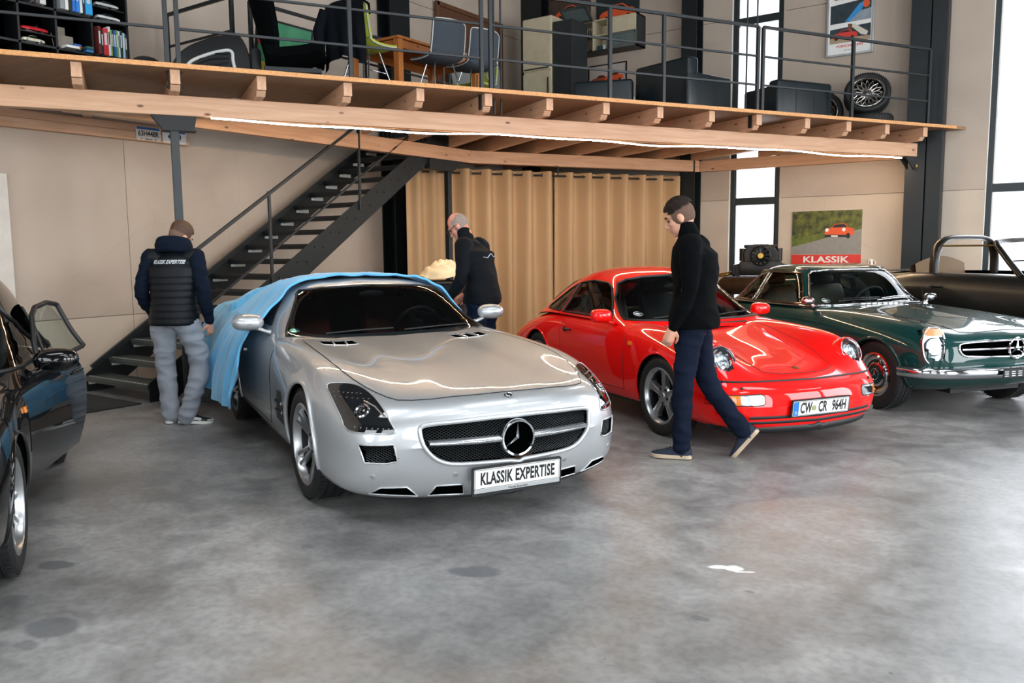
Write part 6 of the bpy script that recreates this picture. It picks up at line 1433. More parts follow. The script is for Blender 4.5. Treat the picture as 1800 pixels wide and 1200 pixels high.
mb = MB(); mb.box((0, 0, 1.02), (.7, 1.0, .05)); mb.build('stand_top', M_ENG, en)
for x in (-.3, .3):
    for y in (-.42, .42): mb = MB(); mb.box((x, y, .5), (.05, .05, 1.0)); mb.build('stand_leg', M_STEEL, en)
mf = thing('exhaust_silencer', 'long brown exhaust silencer lying on a trestle below the engine', 'silencer', (-4.12, 11.75, 0), rad(-12))
mb = MB(); mb.lathe([(0, -.45), (.09, -.44), (.13, -.38), (.13, .38), (.09, .44), (0, .45)], 28, frame((0, 0, .93), (0, 0, 1), (0, 1, 0), (1, 0, 0)) @ Matrix.Scale(1.0, 4)); mb.build('drum', pm('rusty_brown_steel', '#3d2a1c', .45, .5, var=.2), mf, smooth=50)
for x in (-.3, .3):
    for s in (-1, 1): mb = MB(); mb.bar((x, s*.04, .82), (x, s*.22, 0), .035, .035); mb.build('trestle_leg', M_STEEL, mf)
    mb = MB(); mb.box((x, 0, .805), (.05, .26, .03)); mb.build('trestle_top', M_STEEL, mf)
# ---------------------------------------------------------------- pictures
def landscape_mat():
    m, nt, b = nmat('photo_print_woodland'); N = nt.nodes; Lk = nt.links; tc = N.new('ShaderNodeTexCoord')
    n = N.new('ShaderNodeTexNoise'); n.inputs['Scale'].default_value = 9; n.inputs['Detail'].default_value = 8; Lk.new(tc.outputs['Object'], n.inputs[0])
    r = N.new('ShaderNodeValToRGB'); e = r.color_ramp.elements; e[0].position = .35; e[1].position = .75; e[0].color = (*srgb('#1c2a14'), 1); e[1].color = (*srgb('#7a7d2c'), 1); Lk.new(n.outputs[0], r.inputs[0]); Lk.new(r.outputs[0], b.inputs['Base Color']); b.inputs['Roughness'].default_value = .5
    return m
def printed(mb_polys, root, off0, M_):
    for k, (nm, poly, m) in enumerate(mb_polys):
        mb = MB(); mb.prism(poly, off0, off0+.0012*(1+k*.25), M_); mb.build(nm, m, root)
def car_print(M_, root, cx, cy, s, col, dark, off=.006):
    P = lambda pts: [(cx+a*s, cy+b*s) for a, b in pts]
    body = P([(-1, -.12), (-.98, .08), (-.8, .2), (-.45, .26), (-.2, .46), (.3, .48), (.62, .26), (.9, .2), (1, .02), (.97, -.14), (.5, -.2), (-.6, -.2)])
    printed([('printed_car', body, col), ('printed_window', P([(-.38, .27), (-.17, .42), (.27, .43), (.5, .27)]), dark), ('printed_tyre', P([(-.62+.14*math.cos(a*.5), -.17+.14*math.sin(a*.5)) for a in range(13)]), dark), ('printed_tyre', P([(.6+.14*math.cos(a*.5), -.17+.14*math.sin(a*.5)) for a in range(13)]), dark)], root, off, M_)
M_ORANGE = pm('print_orange', '#e2582a', .5); M_PDARK = pm('print_dark', '#1e2124', .5); M_ROAD = pm('print_road', '#8d8a84', .5, var=.08, scale=20); M_PRED = pm('print_red', '#d63a2f', .5); M_PWHITE = pm('print_white_ink', '#ecebe7', .5)
M_GRASS = pm('print_grass', '#5d6a26', .5, var=.3, scale=14)
pw, ph = 1.06, .845
ks = thing('wall_print', 'large photo print of an orange coupe on a road with a red lettered band', 'poster', (-3.498, YW-.012, 1.625)); Mk = frame((0, 0, 0), (1, 0, 0), (0, 0, 1), (0, -1, 0))
mb = MB(); mb.box((0, 0, 0), (pw, ph, .01), Mk); mb.build('board', M_PWHITE, ks)
printed([('printed_trees', [(-pw/2, -.1), (pw/2, .1), (pw/2, ph/2), (-pw/2, ph/2)], landscape_mat()), ('printed_verge', [(-pw/2, -.16), (-pw/2, -.02), (.0, .09), (.3, .14), (pw/2, .16), (pw/2, .12), (.1, .0)], M_GRASS), ('printed_road', [(-pw/2, -.26), (pw/2, -.26), (pw/2, .13), (.35, .09), (-.1, -.03), (-pw/2, -.14)], M_ROAD), ('printed_band', [(-pw/2, -ph/2), (pw/2, -ph/2), (pw/2, -.262), (-pw/2, -.262)], M_PRED)], ks, .005, Mk)
cx, cy = .2, .12; P = lambda pts: [(cx+a*.22, cy+b*.22) for a, b in pts]
printed([('printed_car', P([(-1, -.35), (-1, .0), (-.85, .12), (-.55, .15), (-.35, .42), (.35, .45), (.6, .18), (.95, .1), (1, -.1), (.98, -.35), (.5, -.45), (-.8, -.45)]), M_ORANGE), ('printed_window', P([(-.5, .16), (-.32, .38), (.32, .4), (.55, .18)]), M_PDARK), ('printed_bumper', P([(-1, -.5), (-1, -.32), (.6, -.36), (.6, -.52)]), M_PDARK), ('printed_tyre', P([(.6+.14*math.cos(a*.5), -.42+.2*math.sin(a*.5)) for a in range(13)]), M_PDARK), ('printed_headlamp', P([(-.85+.12*math.cos(a*.5), .0+.13*math.sin(a*.5)) for a in range(13)]), M_PWHITE), ('printed_headlamp', P([(.3+.12*math.cos(a*.5), .02+.13*math.sin(a*.5)) for a in range(13)]), M_PWHITE), ('printed_plate', P([(-.55, -.48), (-.55, -.38), (-.1, -.4), (-.1, -.5)]), M_PWHITE)], ks, .008, Mk)
mb = MB(); text_mesh(mb, 'KLASSIK', .135, Mk @ T(0, -.345, .0085), sx=1.42, ext=.0006, bold=.003); mb.build('printed_title', M_PWHITE, ks)
# framed advert above
fa = thing('framed_advert', 'framed holiday style advert with blue wing and red car on the wall above the wheels', 'poster', (-3.24, YW-.02, 4.93))
w2, h2 = .655, 1.08; mb = MB()
for a, b_, c, d in ((0, h2/2, w2, .03), (0, -h2/2, w2, .03), (w2/2, 0, .03, h2+.03), (-w2/2, 0, .03, h2+.03)): mb.box((a, b_, .01), (c, d, .03), Mk)
mb.build('frame', pm('silver_frame', '#b9bcbd', .3, .7), fa, bevel=.004); mb = MB(); mb.box((0, 0, 0), (w2, h2, .01), Mk); mb.build('paper', M_PWHITE, fa)
M_PBLUE = pm('print_blue', '#2f8fd0', .5); M_PGREY = pm('print_grey', '#8d97a0', .5, var=.15); M_PTEAL = pm('print_dark_teal', '#23343a', .5, var=.4, scale=8)
ix, iy = w2/2-.035, .20
printed([('printed_sky', [(-ix, -.36), (ix, -.36), (ix, iy+.05), (-ix, iy)], M_PTEAL), ('printed_wing', [(-.08, -.06), (.12, iy-.02), (.22, iy+.03), (.1, -.04)], M_PBLUE), ('printed_hull', [(-.02, -.06), (ix, -.06), (ix, .1), (.15, .08)], M_PGREY), ('printed_cloud', [(-ix, -.15), (ix, -.12), (ix, -.06), (-ix, -.07)], M_PWHITE), ('printed_sand', [(-ix, -.36), (ix, -.36), (ix, -.3), (-ix, -.28)], pm('print_tan', '#a89478', .5)), ('printed_sun', [(.22+.05*math.cos(a*.5), .17+.06*math.sin(a*.5)) for a in range(13)], M_ORANGE), ('printed_boat', [(.0, -.12), (.06, -.1), (.26, -.24), (.24, -.29), (.16, -.27)], pm('print_cream', '#d8cfc0', .5)), ('printed_figure', [(-.04, -.2), (.02, -.2), (.03, -.1), (-.03, -.09)], pm('print_brown', '#6b4630', .5))], fa, .006, Mk)
car_print(Mk, fa, -.08, -.26, .19, M_PRED, M_PDARK, .0085)
mb = MB(); text_mesh(mb, 'Your key', .06, Mk @ T(.07, .43, .007), sx=.9, ext=.0005, shear=.2, bold=.001); text_mesh(mb, 'to a world of', .055, Mk @ T(.1, .36, .007), sx=.9, ext=.0005, shear=.2, bold=.001); text_mesh(mb, 'Porsche Pleasure', .058, Mk @ T(.06, .285, .007), sx=.9, ext=.0005, shear=.2, bold=.001); text_mesh(mb, 'Visit your dealer', .024, Mk @ T(0, -.47, .007), ext=.0005)
mb.box((-.2, .33, .008), (.07, .1, .003), Mk); mb.build('printed_lettering', pm('print_navy', '#1b2950', .5), fa)
mb = MB(); text_mesh(mb, 'PORSCHE CARS', .05, Mk @ T(0, -.41, .007), sx=1.1, ext=.0005, bold=.001); mb.build('printed_name', M_PRED, fa)
# print with lettering on the far wall low down, small mug on a ledge
wb = thing('wall_notice', 'white wall notice with black words behind the green roadster', 'notice', (-3.32, YW-.012, .97)); mb = MB(); mb.box((0, 0, 0), (.95, .40, .01), Mk); mb.build('sheet', M_PWHITE, wb); mb = MB(); text_mesh(mb, 'perfect classics', .085, Mk @ T(.08, .03, .007), ext=.0006, bold=.001); mb.build('lettering', M_BLACK, wb)
lg = thing('wall_ledge', 'small white ledge on the wall under the mug', 'ledge', (-2.80, 13.44, 1.18)); mb = MB(); mb.box((0, 0, 0), (.3, .2, .02)); mb.build('board', M_WHITE, lg); mb = MB(); mb.box((0, .08, -.04), (.03, .03, .08)); mb.build('bracket', M_WHITE, lg)
mg = thing('mug', 'white and red striped mug on the wall ledge', 'mug', (-2.80, 13.42, 1.19)); mb = MB(); mb.lathe([(0, 0), (.042, 0), (.044, .1), (.04, .1), (.038, .01), (0, .01)], 24); mb.build('cup', M_WHITE, mg, smooth=40)
for a in (200, 270, 340): mb = MB(); mb.box((.0445*math.cos(rad(a)), .0445*math.sin(rad(a)), .05), (.01, .01, .06)); mb.build('stripe', M_PRED if a != 270 else M_PDARK, mg)
mb = MB(); mb.tube([(.044, 0, .08), (.07, 0, .07), (.07, 0, .03), (.044, 0, .02)], .006, 8); mb.build('handle', M_WHITE, mg, smooth=60)
# ---------------------------------------------------------------- things on the mezzanine
UP = .0
bk = thing('black_shelf', 'tall black open shelf with square compartments on the mezzanine', 'shelf', (-8.96, 3.9, DZ)); M_SHELF = pm('black_shelf_board', '#0c0f11', .45, var=.15)
ys = [-1.295, -.92, -.545, -.18, .18, .545, .92, 1.315]; zs = [.02, .415, .795, 1.18, 1.56]
for y in ys: mb = MB(); mb.box((0, y, .8), (.28, .022, 1.6)); mb.build('upright', M_SHELF, bk)
for z in zs: mb = MB(); mb.box((0, .01, z), (.28, 2.62, .022)); mb.build('shelf_board', M_SHELF, bk)
for y0, z0 in ((.36, .53), (1.12, .93)): mb = MB(); mb.box((0, y0, z0), (.26, .35, .012)); mb.build('half_board', M_SHELF, bk)
mb = MB(); mb.box((-.145, .01, .8), (.01, 2.62, 1.6)); mb.build('back_panel', M_SHELF, bk)
rg = random.Random(12)
def book(y, z, th, h, col, label, d=.2, lean=0., grp=None):
    b = thing('book', label, 'book', (-8.86, y, z), 0, grp); b.rotation_euler = (rad(lean), 0, 0)
    mb = MB(); mb.box((-.002, 0, h/2), (d-.006, th-.005, h-.008)); mb.build('pages', M_PWHITE, b)
    m = pm('book_'+col.strip('#'), col, .5, var=.06); mb = MB(); mb.box((0, -th/2+.001, h/2), (d, .002, h)); mb.box((0, th/2-.001, h/2), (d, .002, h)); mb.box((d/2, 0, h/2), (.003, th, h)); mb.build('cover', m, b)
    mb = MB(); mb.box((d/2+.002, 0, h*.6), (.001, th*.5, h*.45)); mb.build('spine_print', pm('spine_pale', '#cfd3d3', .5) if col not in ('#d9dcdc', '#e3e0d8', '#cfd6da') else M_PDARK, b)
z0 = DZ+.427; y = 4.845
for col, th, h, nm in (('#5a1f1c', .034, .285, 'dark red'), ('#11161a', .022, .25, 'black'), ('#c8242a', .055, .275, 'broad bright red'), ('#d9dcdc', .026, .30, 'white'), ('#7fae3c', .016, .27, 'lime green'), ('#1e2a22', .018, .28, 'dark olive'), ('#2453b0', .026, .275, 'royal blue'), ('#5d9a48', .024, .28, 'leaf green'), ('#cfd6da', .02, .275, 'pale grey'), ('#15302a', .03, .285, 'bottle green'), ('#9fc0cf', .026, .265, 'pale blue'), ('#2c2f33', .024, .26, 'charcoal')):
    book(y+th/2, z0, th-.002, h, col, '%s book standing upright in the lower right shelf compartment' % nm, grp='books in the lower right compartment'); y += th
z0 = DZ+.807; y = 4.47
for col, th, h, nm in (('#8b9296', .045, .27, 'grey'), ('#e3e0d8', .035, .28, 'cream'), ('#171c20', .03, .28, 'black'), ('#1f6fc4', .035, .29, 'mid blue'), ('#2a7fd6', .035, .29, 'clear blue'), ('#d9e4ea', .03, .28, 'icy white'), ('#14191c', .02, .27, 'dark grey'), ('#22a3e6', .075, .29, 'thick sky blue')):
    book(y+th/2, z0, th-.002, h, col, '%s book standing upright in the upper shelf compartment' % nm, grp='books in the upper compartment'); y += th+.004
y = 4.12
for col, th, h, nm in (('#2b2f31', .04, .26, 'dark'), ('#57504a', .03, .24, 'brown'), ('#c9ccca', .06, .27, 'speckled white')):
    book(y+th/2+.06, z0, th-.002, h, col, '%s book standing in the upper compartment above the model cars' % nm, grp='books above the model cars'); y += th+.01
def model_car(y, z, col, label, ln=.2, roof=True, extra=None):
    c = thing('model_car', label, 'model car', (-8.84, y, z)); m = pm('model_'+col.strip('#'), col, .25, coat=.8); h = .036
    G = []
    for x, zt_, w_ in ((-.5, .5, .30), (-.48, .75, .38), (-.3, .85, .42), (-.2, .85, .42), (.2, .85, .42), (.35, .8, .42), (.48, .6, .38), (.5, .4, .3)):
        G.append([(s*w_*ln*.5, x*ln, zz) for s, zz in ((-1, .008), (-1, .008+h*zt_*.6), (-.8, .008+h*zt_), (.8, .008+h*zt_), (1, .008+h*zt_*.6), (1, .008))])
    mb = MB(); mb.grid(G); mb.f += [(0, 1, 2, 3, 4, 5), tuple(len(mb.v)-1-i for i in range(6))]; mb.build('body', m, c, smooth=50)
    if roof:
        G = [[(s*w_, x*ln, .008+h*zz) for s, w_, zz in ((-1, .075*ln/.2*.5, .8), (-1, .055*ln/.2*.5, zt_), (1, .055*ln/.2*.5, zt_), (1, .075*ln/.2*.5, .8))] for x, zt_ in ((-.32, .8), (-.12, 1.5), (.12, 1.5), (.3, .8))]
        mb = MB(); mb.grid(G); mb.build('cabin', pm('model_glass', '#1a2226', .1, coat=.8), c, smooth=30); mb = MB(); mb.box((0, 0, .008+h*1.5), (.05, .24*ln, .004)); mb.build('roof', m, c)
    else:
        mb = MB(); mb.bar((0, .1*ln, .04), (0, .05*ln, .056), .06, .003, up=(1, 0, 0)); mb.build('windscreen', M_CLEAR, c)
    for yy in (-.3, .3):
        for s in (-1, 1): mb = MB(); mb.cyl((s*.034, yy*ln, .014), (s*.044, yy*ln, .014), .014, n=14); w_ = mb.build('wheel', M_PDARK, c); mb = MB(); mb.cyl((s*.0442, yy*ln, .014), (s*.045, yy*ln, .014), .009, n=12); mb.build('hub', M_CHROME, w_)
    if extra: mb = MB(); mb.cyl((.040, .0, .024), (.0425, 0, .024), .012, n=16); mb.build('door_roundel', pm('model_'+extra.strip('#'), extra, .4), c)
model_car(4.225, DZ+.536, '#c3202a', 'red open model car on the half shelf', .25, roof=False)
model_car(4.21, DZ+.427, '#d9d3bd', 'cream model coupe with orange roundel on the shelf', .21, extra='#e0a020')
model_car(4.99, DZ+.936, '#cfd2d2', 'white rally model car on the upper half shelf', .25, extra='#c87a20')
model_car(5.0, DZ+.807, '#dcdfe0', 'white model race car with red nose stripe below the rally model', .25, extra='#c3202a')
bx = thing('picture_box', 'open cardboard box with a printed lid on the shelf', 'box', (-8.86, 4.56, DZ+.427)); M_CARD = pm('card_brown', '#8d8478', .7)
mb = MB(); mb.box((.06, 0, .012), (.14, .13, .024)); mb.build('tray', M_WHITE, bx); mb = MB(); mb.bar((-.01, -.05, .02), (-.05, -.05, .15), .16, .006, up=(1, 0, 0)); mb.box((-.05, .02, .08), (.006, .15, .14)); mb.build('lid', M_CARD, bx); mb = MB(); mb.box((-.046, .02, .06), (.002, .1, .03)); mb.build('lid_print', M_PDARK, bx)
pc = thing('grey_card', 'plain grey card standing at the back of the shelf compartment', 'card', (-9.03, 4.56, DZ+.427)); mb = MB(); mb.box((0, 0, .13), (.008, .15, .26)); mb.build('sheet', M_CARD, pc)
for y_, cols, nm in ((4.635, ('#5a6a4a', '#c8502a', '#2b6fb8'), 'left'), (4.765, ('#2b7fc4', '#1f4f6a', '#3c6a62'), 'right')):
    for k, col in enumerate(cols):
        b = MB(); b.box((0, 0, 0), (.1, .075, .019)); o = b.build('small_box', pm('sbox_'+col.strip('#'), col, .5), bevel=.002); o.location = (-8.83, y_, DZ+.427+.01+.02*k); o.rotation_euler = (0, 0, rad(6*(k-1)))
        tag(o, '%s flat box, %s of its stack beside the %s on the shelf' % ({'#5a6a4a': 'olive', '#c8502a': 'orange', '#2b6fb8': 'blue', '#2b7fc4': 'bright blue', '#1f4f6a': 'navy', '#3c6a62': 'teal'}[col], ('lowest', 'middle', 'topmost')[k], 'card box' if nm == 'left' else 'row of books'), 'box', 'small boxes on the shelf')
# dark round-topped basket
mb = MB(); mb.lathe([(0, .24), (.05, .238), (.09, .225), (.125, .20), (.145, .16), (.15, .0), (0, 0)], 28); o = mb.build('round_bin', M_PLASTIC, smooth=40); o.location = (-7.76, 4.76, DZ); tag(o, 'small dark bin with a domed lid on the mezzanine floor', 'bin')
# office chair lying on its side
oc = thing('office_chair', 'black mesh office chair with pale frame tipped on its side', 'office chair', (-7.24, 5.13, DZ), math.atan2(D3.y, D3.x))
pl_ = smooth_poly([(-.34, -.02), (-.33, .16), (-.2, .30), (0, .40), (.2, .46), (.30, .44), (.37, .28), (.38, .08), (.34, -.01)], 5); il = smooth_poly([(-.22, .0), (-.2, .13), (-.05, .22), (.12, .28), (.2, .28), (.21, .2), (.19, .0)], 5)
Mo = frame((0, 0, .02), (1, 0, 0), (0, .12, .993), (0, -.993, .12))
mb = MB(); mb.prism(pl_, -.03, .03, Mo); mb.build('backrest', M_LEATHB, oc, bevel=.012, smooth=50)
mb = MB(); mb.tube([(a, b, .035) for a, b in il], .017, 8, closed=True, M=Mo); mb.build('back_frame', pm('pale_plastic', '#b9bdb9', .5), oc, smooth=60)
for k in range(4): mb = MB(); mb.tube([(-.17+.02*k, .05+.055*k*.9-.02, .036), (0, .09+.055*k-.01, .042), (.17, .12+.045*k, .036)], .008, 6, M=Mo); mb.build('mesh_rib', M_RAIL, oc, smooth=60)
mb = MB(); mb.prism(rrect(.1, .34, .05), -.2, .2, frame((.44, .22, .20), (1, 0, 0), (0, 0, 1), (0, -1, 0))); mb.build('seat', M_LEATHB, oc, bevel=.02, smooth=50)
# bucket seat on a low stand
bs_ = thing('racing_seat', 'black racing bucket seat with harness slots on a low stand', 'seat', (-6.86, 5.80, DZ), math.atan2(D3.y, D3.x)-rad(8)); M_FELT = pm('black_felt', '#050708', 1., var=.2, spec=.05)
Mb_ = T(-.2, 0, .30) @ Matrix.Rotation(rad(-14), 4, 'Y')
def seat_sheet(rows, th=.05):
    G = []
    for c, hw, dp, z in rows: G.append([(c+dp*(abs(q)**2.2), hw*q, z) for q in [i/8-1 for i in range(17)]])
    return G
rows = [(.0, .24, .10, .0), (-.0, .25, .13, .12), (.0, .25, .15, .24), (.0, .27, .16, .36), (.0, .29, .17, .46), (.0, .26, .12, .54), (.0, .16, .06, .62), (.0, .14, .05, .72), (.0, .135, .07, .80), (.0, .10, .05, .84)]
g = seat_sheet(rows); back = MB(); back.grid(g, M=Mb_); back.grid([[(p[0]-.05, p[1]*1.06, p[2]) for p in r] for r in g], M=Mb_, flip=True)
for e_ in (0, 16): back.grid([[r[e_], (r[e_][0]-.05, r[e_][1]*1.06, r[e_][2])] for r in g], M=Mb_, flip=e_ == 0)
back.grid([[p, (p[0]-.05, p[1]*1.06, p[2])] for p in g[-1]], M=Mb_); back.build('seat_shell', M_FELT, bs_, smooth=50)
for s in (-1, 1): mb = MB(); mb.prism(smooth_poly([(-.045, -.02), (.05, -.02), (.03, .04), (-.03, .04)], 3), -.06, .012, Mb_ @ frame((.0, s*.07, .70), (0, 1, 0), (0, 0, 1), (1, 0, 0))); mb.build('harness_slot', M_RAIL, bs_)
mb = MB(); G = [[(x, .24*q, .24+zz+.10*abs(q)**2.4) for q in [i/8-1 for i in range(17)]] for x, zz in ((-.24, .02), (-.1, .0), (.1, .03), (.26, .07), (.34, .04))]; mb.grid(G); mb.grid([[(p[0], p[1]*1.05, p[2]-.09) for p in r] for r in G], flip=True)
for e_ in (0, 16): mb.grid([[r[e_], (r[e_][0], r[e_][1]*1.05, r[e_][2]-.09)] for r in G], flip=e_ == 16)
mb.grid([[p, (p[0], p[1]*1.05, p[2]-.09)] for p in G[-1]], flip=True); mb.build('seat_cushion', M_FELT, bs_, smooth=50)
mb = MB(); mb.box((.02, 0, .13), (.56, .44, .05)); mb.build('stand_top', M_STEEL, bs_, bevel=.006)
for x in (-.22, .26):
    for s in (-1, 1): mb = MB(); mb.box((x, s*.18, .053), (.04, .04, .106)); mb.build('stand_leg', M_STEEL, bs_)
# framed poster leaning behind the seat
lp = thing('leaning_poster', 'framed colourful poster with green, yellow and red fields leaning behind the racing seat', 'poster', (-7.44, 6.14, DZ), rad(90)); Ml = T(0, 0, .02) @ Matrix.Rotation(rad(10), 4, 'X') @ frame((0, 0, 0), (1, 0, 0), (0, 0, 1), (0, -1, 0))
mb = MB(); mb.box((0, .38, 0), (.74, .76, .012), Ml); mb.build('print_sheet', pm('print_green', '#3d8a62', .5, var=.1), lp)
mb = MB()
for a, b_, c, d in ((0, .76, .76, .02), (0, 0, .76, .02), (.37, .38, .02, .78), (-.37, .38, .02, .78)): mb.box((a, b_, .004), (c, d, .022), Ml)
mb.build('frame', M_BLACK, lp)
printed([('printed_field', [(-.36, .02), (-.36, .34), (-.1, .3), (.36, .2), (.36, .02)], pm('print_yellow', '#e3c63a', .5)), ('printed_field', [(-.36, .5), (-.36, .74), (-.22, .74), (-.2, .5)], M_PRED), ('printed_field', [(.2, .02), (.2, .18), (.36, .18), (.36, .02)], M_PRED), ('printed_shape', [(-.05, .4), (.1, .46), (.3, .42), (.3, .36), (-.05, .36)], M_PGREY)], lp, .007, Ml)
# dining chairs, table
def shell_chair(label, loc, rz, mat, inner, group=None, h=.86):
    c = thing('shell_chair', label, 'chair', loc, rz, group); G = []
    prof = [(.24, .455), (.18, .44), (.0, .43), (-.14, .445), (-.20, .50), (-.225, .60), (-.245, .74), (-.255, h-.03), (-.25, h)]
    P = bs(np.array(prof), 26)
    for i, (x, z) in enumerate(P):
        f = i/25; hw = .235-.02*f+(.0 if f < .9 else -.05*(f-.9)*10*.6); 
        G.append([(x+(.05*abs(q)**2.5 if f > .45 else 0), hw*q, z+(.03*abs(q)**3 if f < .5 else 0)) for q in [k/6-1 for k in range(13)]])
    mb = MB(); mb.grid(G); G2 = []
    for i, r in enumerate(G):
        a = np.array(P[min(25, i+1)])-np.array(P[max(0, i-1)]); n_ = np.array([a[1], -a[0]]); n_ = n_/np.linalg.norm(n_)
        G2.append([(p[0]+n_[0]*.022, p[1]*1.02, p[2]+n_[1]*.022) for p in r])
    sh = mb.build('seat_pad', inner, c, smooth=60); mb = MB(); mb.grid(G2, flip=True)
    for e_ in (0, 12): mb.grid([[G[i][e_], G2[i][e_]] for i in range(26)], flip=e_ == 0)
    mb.grid([[G[25][k], G2[25][k]] for k in range(13)]); mb.grid([[G[0][k], G2[0][k]] for k in range(13)], flip=True); mb.build('seat_shell', mat, c, smooth=50)
    mb = MB(); mb.tube([tuple(G[i][0]) for i in range(26)]+[tuple(p) for p in G[25]]+[tuple(G[i][12]) for i in range(25, -1, -1)], .007, 6); mb.build('piping', pm('pale_piping', '#b6b7b3', .6), c, smooth=60)
    mb = MB(); mb.tube([(G2[i][9][0], G2[i][9][1], G2[i][9][2]) for i in range(8, 26)], .003, 5); mb.build('seam', M_PDARK, c)
    for x, s in ((.15, 1), (.15, -1), (-.13, 1), (-.13, -1)): mb = MB(); mb.tube([(x*.6, s*.12, .42), (x*1.45, s*.21, .0)], .009, 8); mb.build('leg', M_CHROME, c, smooth=60)
    for s in (-1, 1): mb = MB(); mb.tube([(.13, s*.17, .2), (-.12, s*.17, .2)], .005, 6); mb.build('stretcher', M_CHROME, c)
    return c
M_GFELT = pm('grey_felt', '#3c434b', .95, var=.1, scale=60); M_LIME = pm('lime_fabric', '#9aa632', .9, var=.1)
shell_chair('grey felt shell chair at the near corner of the wooden table', (-6.22, 7.42, DZ), rad(165), M_GFELT, M_GFELT)
shell_chair('grey felt shell chair next to the far table leg', (-6.16, 7.98, DZ), rad(168), M_GFELT, M_GFELT)
shell_chair('lime green shell chair pushed under the far side of the wooden table', (-6.85, 8.9, DZ), rad(-90), M_LIME, M_LIME)
jc = shell_chair('lime green shell chair with a black jacket hung over its back', (-6.48, 6.50, DZ), rad(92), M_LIME, M_LIME)
mb = MB(); G = []
for i in range(22):
    a = i/21; row = []
    for k in range(25):
        q = k/12-1; drop = .56*a
        x = -.255-.05-.028*math.sin(q*9+a*3)*a-.03*a*(1-q*q); z = .89-drop-.03*abs(q)*a*3
        row.append((x, .27*q*(1+.12*a), z-.05*abs(q)**4))
    G.append(row)
G0 = [[(-.16, .24*(k/12-1), .74) for k in range(25)], [(-.18, .25*(k/12-1), .84) for k in range(25)], [(-.22, .26*(k/12-1), .895-.05*abs(k/12-1)**4) for k in range(25)]]
mb.grid(G0+G); hj = mb.build('hung_jacket', pm('black_quilt', '#070c12', .8, var=.1, spec=.12), smooth=180)
hj.location = (-6.48, 6.50, DZ); hj.rotation_euler = (0, 0, rad(92)); tag(hj, 'black quilted jacket draped over the back of a lime green chair', 'jacket')
mb = MB(); mb.tube([(-.30, .27, .82), (-.33, .33, .62), (-.34, .33, .42), (-.33, .31, .28)], [.06, .07, .06, .05], 12); sl_ = mb.build('jacket_sleeve', MATS['black_quilt'], hj, smooth=60)
wt = thing('wooden_table', 'orange-brown wooden dining table on the mezzanine', 'table', (-7.0, 7.9, DZ)); M_OAK = wood_mat('orange_oak', '#b9702f', '#9c561f', '#6b3a14', 1); M_OAKZ = wood_mat('orange_oak_leg', '#b9702f', '#9c561f', '#6b3a14', 2)
mb = MB(); mb.box((0, 0, .735), (.82, 1.52, .03)); mb.build('tabletop', M_OAK, wt, bevel=.004)
for x in (-.36, .36):
    for y in (-.71, .71): mb = MB(); mb.box((x, y, .36), (.08, .08, .72)); mb.build('leg', M_OAKZ, wt, bevel=.004)
for x in (-.37, .37): mb = MB(); mb.box((x, 0, .67), (.025, 1.36, .09)); mb.build('apron', M_OAK, wt)
for y in (-.72, .72): mb = MB(); mb.box((0, y, .67), (.66, .025, .09)); mb.build('apron', M_OAK, wt)
# board leaning on the wall
cbd = thing('framed_board', 'large wood-framed board hanging on the left wall behind the table', 'board', (XW+.06, 11.6, 4.75)); Mc = frame((0, 0, 0), (0, 1, 0), (0, 0, 1), (1, 0, 0))
mb = MB(); mb.box((0, 0, 0), (1.75, 1.5, .03), Mc); mb.build('panel', pm('brown_board', '#5b3a24', .6), cbd)
mb = MB()
for a, b_, c, d in ((0, .75, 1.8, .07), (0, -.75, 1.8, .07), (.88, 0, .07, 1.57), (-.88, 0, .07, 1.57)): mb.box((a, b_, .02), (c, d, .05), Mc)
mb.build('frame', M_BROWN, cbd, bevel=.005)
mrr = thing('whiteboard', 'pale grey rounded board leaning below the wood-framed board', 'board', (XW+.45, 11.55, DZ), 0); mb = MB(); mb.prism([(a, b+.83) for a, b in rrect(1.4, 1.66, .12)], 0, .03, Matrix.Rotation(rad(-10), 4, 'Y') @ Mc); mb.build('panel', pm('pale_grey_panel', '#8b918f', .35), mrr, bevel=.005)
# kitchen corner
fr = thing('fridge', 'tall cream fridge freezer with dark sides', 'fridge', (-8.16, 12.66, DZ)); M_CREAM = pm('cream_lacquer', '#c9bda0', .35, coat=.3); M_ANTH = pm('anthracite_board', '#22282b', .5)
mb = MB(); mb.box((0, 0, 1.16), (.58, .56, 2.32)); mb.build('cabinet', M_CREAM, fr, bevel=.008)
mb = MB(); mb.box((0, -.30, .70), (.57, .03, 1.36)); d_ = mb.build('lower_door', M_CREAM, fr, bevel=.006); mb = MB(); mb.box((.24, -.325, .78), (.018, .02, 1.0)); mb.build('handle', M_ANTH, d_)
mb = MB(); mb.box((0, -.30, 1.86), (.57, .03, .88)); d_ = mb.build('upper_door', M_CREAM, fr, bevel=.006); mb = MB(); mb.box((0, -.325, 1.45), (.5, .02, .02)); mb.build('handle', M_ANTH, d_)
tc_ = thing('tall_cupboard', 'tall dark anthracite cupboard beside the fridge', 'cupboard', (-7.66, 12.66, DZ)); mb = MB(); mb.box((0, 0, 1.1), (.38, .52, 2.2)); mb.build('carcass', M_ANTH, tc_, bevel=.006); mb = MB(); mb.box((0, -.265, 1.1), (.36, .012, 2.16)); mb.build('door', M_ANTH, tc_)
wc = thing('wall_cabinet', 'cream wall cabinet with raised glass flap door and open compartments', 'wall cabinet', (-7.4, 13.37, 4.965))
